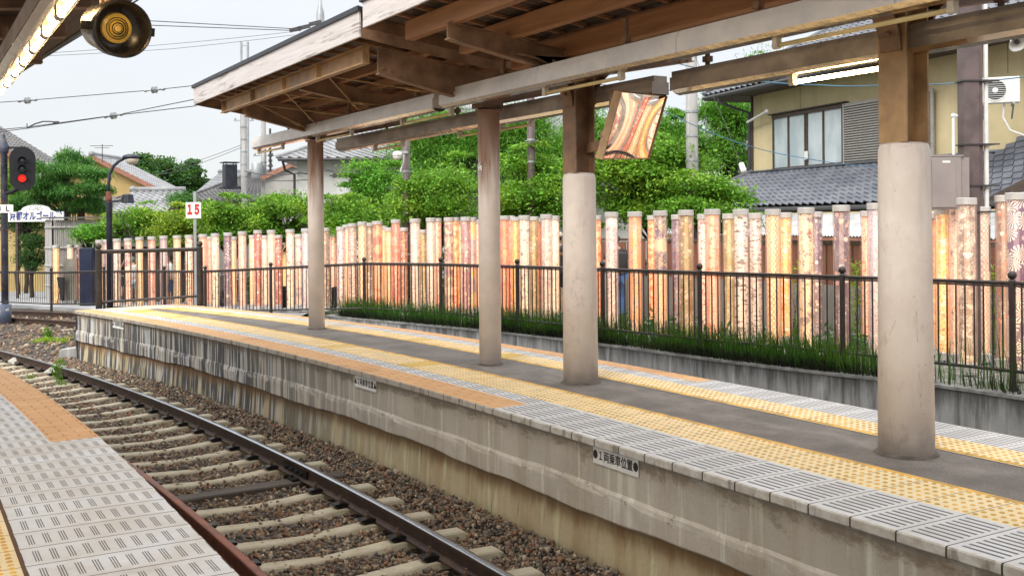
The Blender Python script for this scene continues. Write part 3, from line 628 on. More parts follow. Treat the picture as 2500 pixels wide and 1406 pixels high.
def fastmesh(name, V, Fc, mat, label=None, parent=None, off=(0, 0, 0), kind='stuff'):
    me = bpy.data.meshes.new(name); V = np.asarray(V, dtype=np.float32)-np.array(off, dtype=np.float32); k = Fc.shape[1]
    me.vertices.add(len(V)); me.vertices.foreach_set('co', V.ravel()); me.loops.add(Fc.size); me.loops.foreach_set('vertex_index', Fc.ravel().astype(np.int32))
    me.polygons.add(len(Fc)); me.polygons.foreach_set('loop_start', np.arange(0, Fc.size, k, dtype=np.int32)); me.polygons.foreach_set('loop_total', np.full(len(Fc), k, dtype=np.int32))
    me.update(calc_edges=True); me.materials.append(mat); o = bpy.data.objects.new(name, me); COL.objects.link(o)
    if parent: o.parent = parent
    else:
        o['kind'] = kind
        if label: o['label'] = label; o['category'] = 'ballast' if 'ballast' in name else name.replace('_', ' ')
    return o
pts = []; sz = []
def is_sleeper(s, wv):
    k = (s-4.15) % .59; return (k < .10 or k > .49) and -2.85 < wv < -.4
N = 62000
for _ in range(N):
    s = 4.2+ (rng.random()**1.25)*17.5; wv = -3.1+rng.random()*3.1
    sl_ = is_sleeper(s, wv)
    if abs(wv+.915) < .075 or abs(wv+2.34) < .075: continue
    if sl_ and (abs(wv+1.62) > .42 or rng.random() < .8): continue
    edge = max(0, (wv+.42)/.42)*.05
    z = -1.004+.036*rng.random()+(.02 if sl_ else 0)+edge; p = C(wv, s, z); pts.append(tuple(p)); sz.append((.011+.018*rng.random()**1.8)*(1+.02*max(0, s-8)))
stones('ballast', pts, np.array(sz), 'brown and grey broken stone ballast between the sleepers of the front track')
pts = []; sz = []
for _ in range(9000):
    x = -17+rng.random()*22; y = 21.3+rng.random()*11
    if x > 2.9 and y < 22.2: continue
    z = -1.02+.13*max(0, min(1, (y-21)/9))+.012; pts.append((x, y, z)); sz.append(.028+.04*rng.random()**2)
stones('ballast', pts, np.array(sz), 'coarse mixed stones on the ground beyond the platform end')

# ================================================================== CANOPIES
def uv_of(px, v):     # where the view column px meets the vertical plane x = v
    k = (px-1250)/F; d = v/(.8599*k+.5105); return d*(.8599-.5105*k)
def colpos(px, py, r):
    p = onz(px, py, 0); q = Vector((p.x, p.y, 0)); return q+q.normalized()*r
CP = [colpos(773.5, 805, .122), colpos(1197.5, 893, .125), colpos(1418, 940, .17), colpos(2213, 1120, .185)]
VC = 5.75
def girder(parent, u, v0, v1, zt, zb, mat, name='girder', bt=.012, fl=.1):
    """plate girder in the plane y=u; zt/zb functions of v"""
    vs = [v0+(v1-v0)*i/10 for i in range(11)]; b = MB()
    b.prism([(v, u-bt/2, zb(v)) for v in vs]+[(v, u-bt/2, zt(v)) for v in reversed(vs)], (0, bt, 0))
    for fz in (zb, zt):
        for a, c in zip(vs, vs[1:]): b.hexa([(x, u+k*fl/2, fz(x)+dz) for dz in ((-.012, 0) if fz is zb else (0, .012)) for x, k in ((a, -1), (c, -1), (c, 1), (a, 1))])
    for x in (v0+.06, v0+.16, v1-.06, v1-.16):
        for dz in (.07, -.07): b.lathe([(.016, 0), (.016, .02)], (x, u-bt/2-.001, (zt(x)+zb(x))/2+dz), 8, (Vector((1, 0, 0)), UP, Vector((0, -1, 0))))
    return b.build(name, mat, parent)
def roof(parent, ve, u0, u1, zf, hf, slope=.147, vc=VC, fascia_mat=M_FASCIA, roofn='roof_deck', purl=(), puru=None):
    """butterfly roof: eaves at ve and its mirror, valley at vc"""
    vb = 2*vc-ve; zd = lambda v: zf+.13-slope*(min(v, 2*vc-v)-ve)
    b = MB()   # boarded deck, with open plank joints modelled as separate boards
    for va, vbb in ((ve+.012, vc), (vc, vb-.012)):
        k = 0; y = u0
        while y < u1-.01:
            y2 = min(y+.19, u1); g = .006; dz = .004*(k % 2)
            b.hexa([(va, y, zd(va)+dz), (vbb, y, zd(vbb)+dz), (vbb, y2-g, zd(vbb)+dz), (va, y2-g, zd(va)+dz), (va, y, zd(va)+.03), (vbb, y, zd(vbb)+.03), (vbb, y2-g, zd(vbb)+.03), (va, y2-g, zd(va)+.03)]); y = y2; k += 1
    b.build(roofn, M_DECK, parent)
    b = MB()
    for va, vbb in ((ve-.04, vc), (vc, vb+.04)):
        b.hexa([(va, u0-.03, zd(va)+.135), (vbb, u0-.03, zd(vbb)+.05), (vbb, u1+.03, zd(vbb)+.05), (va, u1+.03, zd(va)+.135), (va, u0-.03, zd(va)+.185), (vbb, u0-.03, zd(vbb)+.1), (vbb, u1+.03, zd(vbb)+.1), (va, u1+.03, zd(va)+.185)])
    b.build('roof_sheet', M_ROOFEDGE, parent)
    for v in (ve, vb):
        b = MB(); b.box((v, (u0+u1)/2, zf+hf/2), (.026, u1-u0, hf)); o = b.build('fascia', fascia_mat, parent); bevel(o, .004)
    for ue, nm in ((u0, 'end_board'), (u1, 'end_board')):
        b = MB(); sg = 1 if ue == u0 else -1
        for va, vbb in ((ve+.014, vc), (vc, vb-.014)): b.hexa([(va, ue, zd(va)-.13), (vbb, ue, zd(vbb)-.13), (vbb, ue+sg*.03, zd(vbb)-.13), (va, ue+sg*.03, zd(va)-.13), (va, ue, zd(va)-.002), (vbb, ue, zd(vbb)-.002), (vbb, ue+sg*.03, zd(vbb)-.002), (va, ue+sg*.03, zd(va)-.002)])
        b.build(nm, M_STEEL, parent)
    b = MB(); y = u0+.2     # thin battens across
    while y < u1-.1:
        for va, vbb in ((ve+.02, vc-.02), (vc+.02, vb-.02)): b.hexa([(va, y, zd(va)-.034), (vbb, y, zd(vbb)-.034), (vbb, y+.04, zd(vbb)-.034), (va, y+.04, zd(va)-.034), (va, y, zd(va)-.001), (vbb, y, zd(vbb)-.001), (vbb, y+.04, zd(vbb)-.001), (va, y+.04, zd(va)-.001)])
        y += .42
    b.build('battens', M_PURLIN, parent)
    for v, hh, ww in purl:
        pu0, pu1 = puru or (u0+.03, u1-.03)
        b = MB(); zt_ = zd(v)-.036; b.box((v, (pu0+pu1)/2, zt_-hh/2), (ww, pu1-pu0, hh)); o = b.build('purlin', M_PURLIN, parent); bevel(o, .006)
    return zd
# ---- low canopy at the far end (round columns)
UA, UB = 10.05, 17.05
can1 = thing('platform_canopy', 'low far canopy with unbroken white fascia on two round rust-streaked columns', 'canopy', (CP[1].x, CP[1].y, 0), 0, 'platform canopies')
zd1 = roof(can1, 4.15, UA, UB, 3.55, .29, purl=[(4.95, .1, .08), (5.4, .1, .08), (6.1, .1, .08), (6.55, .1, .08)])
for i, cp in enumerate(CP[:2]):
    r = .122+.003*i
    b = MB(); b.lathe([(r, 0), (r, 2.75), (r*.98, 2.86), (r*1.25, 2.865), (r*1.25, 2.885), (r*.9, 2.89)], (cp.x, cp.y, 0), 28); c_ = b.build('column', M_RUSTCOL, can1, True); c_.data.polygons.foreach_set('use_smooth', [len(p.vertices) == 4 and abs(p.normal.z) < .5 for p in c_.data.polygons])
    c_['label'] = ['round column with a brown rust stain near its top', 'round column with a small sticker halfway up'][i]
    b = MB(); b.lathe([(r+.022, .002), (r+.012, .012), (r-.002, .016)], (cp.x, cp.y, 0), 28); b.build('base_joint', M_JOINT, c_)
    u = cp.y+.02; zt = lambda v: 3.49-.147*(min(v, 2*VC-v)-4.45); zb = lambda v: 3.215-.215*(min(v, 2*VC-v)-4.45)
    girder(can1, u, 4.43, 7.05, zt, zb, M_STEEL)
    b = MB(); b.box((cp.x, u-.0, 2.97), (.3, .2, .13)); b.build('column_head', M_STEEL, can1)
girder(can1, 12.75, 4.43, 7.05, lambda v: 3.49-.147*(min(v, 2*VC-v)-4.45), lambda v: 3.33-.17*(min(v, 2*VC-v)-4.45), M_STEEL)
for v in (4.4, 7.1):
    b = MB(); ya, yb = 10.42, 16.15
    b.box((v, (ya+yb)/2, 3.435), (.012, yb-ya, .18)); b.box((v-.03, (ya+yb)/2, 3.345), (.09, yb-ya, .012)); b.box((v-.03, (ya+yb)/2, 3.528), (.09, yb-ya, .012))
    for y in (10.45, 11.9, 13.2, 14.6, 16.1): b.box((v-.035, y, 3.437), (.06, .014, .17))
    b.build('eave_beam', M_STEELL, can1)
for (pa, pb) in (((4.43, 13.3, 3.34), (5.6, 15.1, 3.03)), ((4.43, 13.35, 3.33), (5.62, 12.2, 3.1)), ((4.43, 14.6, 3.34), (5.6, 15.3, 3.0)), ((4.43, 11.6, 3.35), (5.65, 10.6, 3.06)), ((4.43, 11.7, 3.35), (5.6, 13.4, 3.08)), ((4.43, 14.7, 3.34), (5.62, 13.6, 3.1))):
    b = MB(); b.tube([pa, pb], .0095, 6); m = Vector(pa).lerp(Vector(pb), .62); dd = (Vector(pb)-Vector(pa)).normalized(); b.tube([m-dd*.09, m+dd*.09], .02, 6); b.build('brace_rod', M_STEELL, can1)
def sticker():
    k = (1170-1250)/F; p = at(1171, 404, (CP[1].dot(FW)-.125)); ax = Vector((-FW.x-.5*RT.x, -FW.y-.5*RT.y, 0)).normalized(); xd = UP.cross(ax)
    b = MB(); vs = []; c = CP[1]
    for z in (1.76+.62, 1.76+.505):
        for a in (-.1, .12, .34, .56): 
            th = math.atan2(ax.y, ax.x)-.78+a; vs.append((c.x+math.cos(th)*.1262, c.y+math.sin(th)*.1262, z-.09))
    b.add(vs, [(0, 1, 5, 4), (1, 2, 6, 5), (2, 3, 7, 6)])
    t = NT('worn_paper_sticker'); n = t.noise(t.obj(), 28, 4); t.fin(t.mix(t.ss(n, .5, .56), (.75, .74, .70), (.12, .12, .13)), .6)
    tag(b.build('sticker', t.m), 'small worn white and black sticker on the second round column', 'sticker')
sticker()
# ---- high canopy nearer the camera (concrete-sleeved H columns)
can2 = thing('platform_canopy', 'near canopy with peeling board fascia and exposed brown beams on concrete sleeved columns', 'canopy', (CP[2].x, CP[2].y, 0), 0, 'platform canopies')
zd2 = roof(can2, 4.14, -2.5, 9.93, 3.62, .28, purl=[(4.5, .19, .1), (5.12, .19, .1), (5.76, .22, .12), (6.4, .19, .1), (7.0, .19, .1)], puru=(-2.4, 9.6))
for i, cp in enumerate(CP[2:]):
    c = Vector((cp.x, cp.y, 0)); r0, r1 = (.176, .166) if i == 0 else (.187, .171); hz = 2.10 if i == 0 else 2.14
    b = MB(); b.lathe([(r0*1.0, 0), (r1, hz-.05), (r1-.012, hz-.012), (r1-.05, hz), (1e-4, hz+.012)], c, 36); o = b.build('column', M_COL, can2, True)
    o.data.polygons.foreach_set('use_smooth', [abs(p.normal.z) < .5 for p in o.data.polygons]); o['label'] = ['pale concrete sleeve column under the tilted mirror', 'thick pale concrete sleeve column with hairline cracks, nearest'][i]
    b = MB(); 
    j_ = MB(); j_.lathe([(r0+.03, .002), (r0+.014, .012), (r0-.002, .02)], c, 32); j_.build('base_joint', M_JOINT, o)
    for sg in (-1, 1): b.box((c.x+sg*.11, c.y, (hz+3.36)/2), (.014, .23, 3.36-hz))
    b.box((c.x, c.y, (hz+3.36)/2), (.206, .010, 3.36-hz)); b.build('steel_post', M_STEELL if i else M_STEEL, o)
    zt = lambda v: 3.475-.147*(min(v, 2*c.x-v)-4.41); zb = lambda v: 3.33-.19*(min(v, 2*c.x-v)-4.41)
    girder(can2, c.y, 4.41, c.x-.12, lambda v: 3.475-.13*(v-4.41), lambda v: 3.33-.19*(v-4.41), M_STEEL, 'cantilever')
    girder(can2, c.y, c.x+.12, 2*c.x-4.41, lambda v: 3.475-.13*(2*c.x-v-4.41), lambda v: 3.33-.19*(2*c.x-v-4.41), M_STEEL, 'cantilever')
    for sg in (-1, 1):
        pts = []
        for k in range(9):
            q = k/8*math.pi/2; pts.append(Vector((c.x+sg*(.125+.62*(1-math.cos(q))), c.y, 2.76+.47*math.sin(q))))
        b = MB()
        for a, d_ in zip(pts, pts[1:]): b.bar(a, d_, .17, .014, Vector((sg*.01, 0, 1)) if abs((d_-a).normalized().z) < .9 else Vector((sg, 0, .01)))
        b.prism([p+Vector((0, -.006, 0)) for p in pts]+[Vector((c.x+sg*.12, c.y-.006, 3.25))], (0, .012, 0))
        for (dx, dz) in ((.2, .2), (.17, .34), (.3, .38), (.17, .06)):
            b.lathe([(.02, 0), (.017, .016), (.002, .02)], (c.x+sg*dx, c.y-.006, 2.82+dz), 8, (Vector((1, 0, 0)), UP, Vector((0, -1, 0))))
        b.build('curved_bracket', M_STEEL, can2)
# ---- light troughs
def trough(label, v0, wd, ua, ub, z, tubes, mat, hangers):
    t = thing('light_trough', label, 'light trough', (v0+wd/2, (ua+ub)/2, z), 0, 'light troughs along the platform')
    b = MB(); h = .115
    def u_(y): return [(v0, y, z), (v0, y, z+h), (v0+.022, y, z+h), (v0+.022, y, z+h+.055), (v0+wd-.022, y, z+h+.055), (v0+wd-.022, y, z+h), (v0+wd, y, z+h), (v0+wd, y, z)]
    n = max(2, int((ub-ua)/2.1)); ys = [ua+(ub-ua)*i/n for i in range(n+1)]
    for a, c in zip(ys, ys[1:]):
        A, Bq = u_(a+.003), u_(c-.003)
        for i in range(7): b.add([A[i], A[i+1], Bq[i+1], Bq[i]], [(0, 1, 2, 3)])
        b.add(A, [tuple(range(8))]); b.add(Bq, [tuple(range(7, -1, -1))])
    b.build('casing', mat, t)
    b = MB(); q = [(v0+.006, z+.002), (v0+.045, z-.028), (v0+wd*.5, z-.042), (v0+wd-.045, z-.028), (v0+wd-.006, z+.002)]
    b.ribbon([[Vector((x, y, zz)) for x, zz in q] for y in (ua+.02, ub-.02)], [[(0, 0)]*5]*2); b.build('reflector', M_MIRR, t)
    for (a, c, on) in tubes:
        b = MB(); x = v0+wd*.5
        b.tube([(x, a+.03, z-.088), (x, c-.03, z-.088)], .0165, 10); b.build('fluorescent_tube', M_TUBEON if on else M_TUBEOFF, t, True)
        for y in (a, c):
            b = MB(); b.tube([(x, y-.028, z-.088), (x, y+.028, z-.088)], .026, 10); b.box((x, y, z-.05), (.05, .045, .06)); b.build('lamp_socket', M_SOCK, t)
    for y in hangers:
        b = MB(); x = v0+wd*.5; b.tube([(x, y, z+h+.05), (x, y, z+h+.3)], .022, 8); b.box((x, y, z+h+.12), (.06, .07, .05)); b.build('hanger', M_STEEL, t)
    return t
def tub(px0, px1, v): a, c = uv_of(px0, v), uv_of(px1, v); return (min(a, c), max(a, c))
trough('long pale aluminium light trough under the far canopy, front row', 5.34, .2, 10.78, 17.95, 2.945, [(*tub(634, 692, 5.44), False), (*tub(778, 861, 5.44), False), (*tub(985, 1104, 5.44), False)], M_ALU, [11.4, 13.6, 16.2])
trough('long pale aluminium light trough under the near canopy, front row', 5.34, .2, -2.0, 10.62, 2.955, [(*tub(1334, 1520, 5.44), False), (*tub(1900, 2330, 5.44), False)], M_ALU, [9.3, 7.2, 5.6, 3.2])
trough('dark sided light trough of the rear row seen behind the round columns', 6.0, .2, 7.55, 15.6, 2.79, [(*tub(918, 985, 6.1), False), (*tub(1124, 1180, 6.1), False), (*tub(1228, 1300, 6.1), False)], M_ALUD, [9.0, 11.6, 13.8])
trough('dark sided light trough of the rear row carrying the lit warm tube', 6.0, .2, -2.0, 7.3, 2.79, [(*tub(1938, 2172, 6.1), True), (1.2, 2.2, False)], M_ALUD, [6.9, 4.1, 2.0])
# ---- mirror on the column
def mirror():
    m0 = at(1552, 306, 9.5); d_ = ray(1552, 306).normalized(); tgt = gz(2900, 10.2, 1.45); nrm = ((tgt-m0).normalized()-d_).normalized()
    def onp(px, py):
        r = ray(px, py); o = Vector((0, 0, EYE)); return o+r*((m0-o).dot(nrm)/r.dot(nrm))
    P = [onp(1516, 226), onp(1626, 237), onp(1583, 386), onp(1471, 387)]
    ctr = sum(P, Vector())/4
    t = thing('platform_mirror', 'tilted brown framed convex mirror reflecting the glowing poles, hung beside the column', 'mirror', tuple(ctr))
    b = MB(); N = 12; G = []
    for j in range(N+1):
        row = []
        for i in range(N+1):
            a, c = i/N, j/N; p = P[0].lerp(P[1], a).lerp(P[3].lerp(P[2], a), c); row.append(p+nrm*.005*(1-(2*a-1)**2)*(1-(2*c-1)**2))
        G.append(row)
    b.ribbon(G, [[(0, 0)]*(N+1)]*(N+1)); mm = NT('convex_mirror_face').fin((.92, .88, .82), .015, 1.0); b.build('mirror_face', mm, t, True)
    b = MB(); k = [p+(p-ctr)*.03 for p in P]; back = [p-nrm*.075 for p in k]
    for i in range(4): j = (i+1) % 4; b.hexa([P[i]-nrm*.004, P[j]-nrm*.004, back[j], back[i], P[i]+nrm*.012, P[j]+nrm*.012, k[j]+nrm*.012, k[i]+nrm*.012])
    b.add([p-nrm*.004 for p in P], [(0, 1, 2, 3)]); b.build('frame', M_STEELL, t)
    b = MB(); q = at(1497, 220, 9.45); q2 = at(1490, 345, 9.45); b.tube([q, q2], .032, 10)
    c3 = Vector((CP[2].x+.1, CP[2].y, q2.z)); b.bar(c3, q2+Vector((.05, 0, 0)), .05, .09); b.bar(q2, back[3].lerp(back[0], .35), .04, .06); b.build('mount', M_STEEL, t)
mirror()
# ---- near canopy over the camera's platform, its lamps and the hanging signal
can3 = thing('platform_canopy', 'dark brown canopy corner with warm lit lamps at the upper left', 'canopy', (-.6, 10, 0), 0, 'platform canopies')
EV = [(1.9, -2), (1.86, 4), (1.78, 9.57), (1.55, 12.5), (1.30, 15.7)]
def zn(v): return 3.60-.13*max(0, (1.4-v))
b = MB()
for (va, ua), (vb_, ub) in zip(EV, EV[1:]):
    b.hexa([(va, ua, 3.60), (-3.2, ua, zn(-3.2)+.1), (-3.2, ub, zn(-3.2)+.1), (vb_, ub, 3.60), (va, ua, 3.68), (-3.2, ua, zn(-3.2)+.2), (-3.2, ub, zn(-3.2)+.2), (vb_, ub, 3.68)])
b.build('roof_deck', M_DECK, can3)
b = MB()
for (va, ua), (vb_, ub) in zip(EV, EV[1:]): b.bar((va-.02, ua, 3.67), (vb_-.02, ub, 3.67), .05, .17)
b.bar((1.28, 15.7, 3.67), (-3.2, 15.7, 3.2), .05, .2); b.build('fascia', M_ROOFEDGE, can3)
for u in (5.2, 7.4, 8.9, 10.4, 12.2, 14.0):
    b = MB(); b.bar((1.35 if u < 13 else 1.15, u, 3.47), (-3, u, 3.0), .012, .2); b.bar((1.35 if u < 13 else 1.15, u, 3.37), (-3, u, 2.9), .1, .014); b.bar((1.35 if u < 13 else 1.15, u, 3.575), (-3, u, 3.1), .1, .012); b.build('crossbeam', M_STEEL, can3)
for v in (1.05, .3, -.5):
    b = MB(); b.box((v, 6.8, zn(v)-.07), (.1, 17.6, .14)); b.build('purlin', M_PURLIN, can3)
trough('trough of glaring warm fluorescent tubes at the upper left corner', .70, .2, 1.0, 10.45, 2.9, [(10.35-.67*i-.6, 10.35-.67*i, True) for i in range(14)], M_ALU, [9.8, 7.9])
def hanging_signal():
    lc = at(299, 72, 5.45); face = (-ray(299, 72).normalized()+RT*.42+UP*-.06).normalized(); xa = UP.cross(face).normalized(); ya = face.cross(xa); ax = (xa, ya, face)
    t = thing('hanging_signal', 'round black hooded signal lamp with ringed amber lens hanging from the left canopy', 'signal lamp', tuple(lc))
    b = MB(); b.lathe([(.03, -.34), (.10, -.335), (.125, -.30), (.13, -.12), (.148, -.115), (.150, .02), (.146, .022), (.136, .0), (.128, -.09), (.085, -.098), (.08, -.1)], lc, 40, ax); o = b.build('housing', plain('black_lamp_enamel', (.03, .026, .024), .3, .3, .3, 14), t, True)
    b = MB(); b.lathe([(.083, -.10), (.078, -.085), (.06, -.078), (.058, -.083), (.047, -.073), (.045, -.078), (.033, -.068), (.031, -.073), (.018, -.064), (.001, -.062)], lc, 36, ax)
    m = NT('amber_ringed_lens'); m.fin((.98, .60, .12), .2); b.build('lens', m.m, t); b = MB(); [b.lathe([(r_-.0016, z_), (r_, z_+.003), (r_+.0016, z_)], lc, 36, ax) for r_, z_ in ((.0585, -.080), (.046, -.0755), (.032, -.070), (.019, -.064))]; b.build('lens_ring', M_CLIP, t)
    b = MB(); b.tube([lc-face*.2+ya*.12, Vector((lc.x-face.x*.2, lc.y-face.y*.2, 3.5))], .035, 12); b.tube([lc-face*.16+ya*.1-xa*.06, Vector(((lc-face*.16-xa*.06).x, (lc-face*.16-xa*.06).y, 3.5))], .011, 8); b.build('drop_pipe', M_STEEL, t)
    b = MB()
    for sg in (-1, 1): b.box(lc-face*.06+xa*sg*.16, (.05, .045, .05), ax)
    b.build('hinge_lug', M_CLIP, t)
hanging_signal()

# ---- platform wall signs
M_WHITE = plain('white_sign_plate', (.86, .84, .80), .45, 0, .06, 10); M_INK = plain('black_sign_ink', (.02, .02, .02), .5); M_RED = plain('red_sign_ink', (.55, .03, .03), .5); M_BLUE = plain('blue_sign_ink', (.03, .06, .22), .5)
def wallsign(label, px0, px1, ptop, body, zc, hh):
    def hit(px):
        lo, hi = 2.0, 21.0
        for _ in range(50):
            mid = (lo+hi)/2; p = C(.0, mid); r = p-Vector((0, 0, 0)); x = 1250+F*(r.dot(RT))/(r.dot(FW))
            lo, hi = (lo, mid) if x < px else (mid, hi)
        return (lo+hi)/2
    s0, s1 = hit(px0), hit(px1); a, c = C(.012, s0, zc), C(.012, s1, zc); xd = (c-a); wd = xd.length; xd.normalize(); yd = UP; nd = xd.cross(yd); ctr = (a+c)/2
    t = thing('boarding_position_sign', label, 'sign', tuple(ctr), 0, 'boarding position signs on the platform wall')
    b = MB(); b.box(ctr, (wd, hh, .006), (xd, yd, nd)); b.build('plate', M_WHITE, t)
    text(body, hh*.66, M_INK, 'lettering', t, ctr+nd*.0035, xd, yd, .018, wd/(hh*.66*(len(body)*.97))*1.0, .0008)
wallsign('white boarding sign with black dots and the figure 1 on the near platform wall', 1441, 1551, 1085, '●１両乗車位置●', -.128, .125)
wallsign('white boarding sign with black triangles and the figure 2 on the platform wall', 861, 913, 905, '▲２両乗車位置▲', -.128, .125)
wallsign('small white boarding sign with black marks at the dark far end of the platform', 272, 298, 785, '▲３両乗車位置▲', -.13, .13)

# ================================================================== RAILINGS
def railing(name, label, posts, rr=.022, prad=.036, ball=.05, gap=.115, foot=.12, mat=M_BLACKM, barr=.0075, overshoot=.09, double=False):
    """posts: list of (x, y, zbottomrail, ztoprail, zfoot)"""
    t = thing(name, label, 'railing', (posts[0][0], posts[0][1], posts[0][4]))
    for (x, y, zb, zt, zf) in posts:
        b = MB(); b.lathe([(prad, zf), (prad, zt+.02), (prad*1.15, zt+.022), (prad*.75, zt+.045)], (x, y, 0), 12); b.build('post', mat, t, False)
        b = MB(); b.ball((x, y, zt+.045+ball*.85), ball, n=12, m=8); b.build('ball_finial', mat, t.children[-1], True)
    for p, q in zip(posts, posts[1:]):
        P0, P1 = Vector((p[0], p[1], 0)), Vector((q[0], q[1], 0)); L = (P1-P0).length; dr = (P1-P0)/L
        b = MB(); b.tube([P0+UP*p[3], P1+UP*q[3]], rr, 8); b.tube([P0+UP*(p[3]-.035), P1+UP*(q[3]-.035)], rr*.55, 6); b.build('top_rail', mat, t)
        b = MB(); b.tube([P0+UP*p[2], P1+UP*q[2]], rr*.85, 8)
        n = max(2, int(round(L/gap)))
        for i in range(1, n):
            f = i/n; a = P0.lerp(P1, f); b.box(a+UP*((p[2]+(q[2]-p[2])*f+p[3]+(q[3]-p[3])*f)/2), (barr*2, barr*2, (p[3]-p[2])*(1-f)+(q[3]-q[2])*f))
        b.build('bar_panel', mat, t)
    return t
GP = []
for px, D, zt in ((3300, 8.3, .93), (2850, 10.1, .91), (2420, 11.85, .885), (2055, 13.45, .867), (1868, 14.35, .857) , (1707, 15.3, .846)): GP.append((px, D, zt))
GP = [(2960, 9.75, .90), (2470, 11.6, .885), (2055, 13.45, .867), (1707, 15.3, .846), (1470, 17.15, .82), (1262, 19.05, .795), (1075, 21.0, .767), (888, 22.7, .73), (660, 23.9, .59), (500, 25.0, .48), (400, 26.9, .405), (253, 28.3, .35)]
def gpost(px, D, zt, h=1.0):
    p = gz(px, D, 0); zgd = zg(p.y); zb = zt-.985 if px > 700 else zt-.97; return (p.x, p.y, zb, zt, zb-.28)
railing('garden_railing', 'long dark brown railing with ball topped posts along the garden of glowing poles', [gpost(*g) for g in GP])
LP = [(253, 28.35, .35), (124, 29.6, .27), (-8, 31.0, .24), (-150, 32.5, .22)]
railing('roadside_railing', 'low dark railing with thin close bars at the far left behind the tracks', [(*gz(px, D, 0).xy, zt-.9, zt, -.85) for px, D, zt in LP], gap=.105, barr=.006)
pe = [gz(240, 20.25, 0), gz(487, 20.75, 0)]
railing('platform_end_railing', 'tall brown railing with two ball topped posts closing the end of the platform', [(pe[0].x, pe[0].y, .105, 1.10, -.05), (pe[1].x, pe[1].y, .18, 1.125, -.02)], rr=.030, prad=.062, ball=.062, gap=.115, barr=.008)

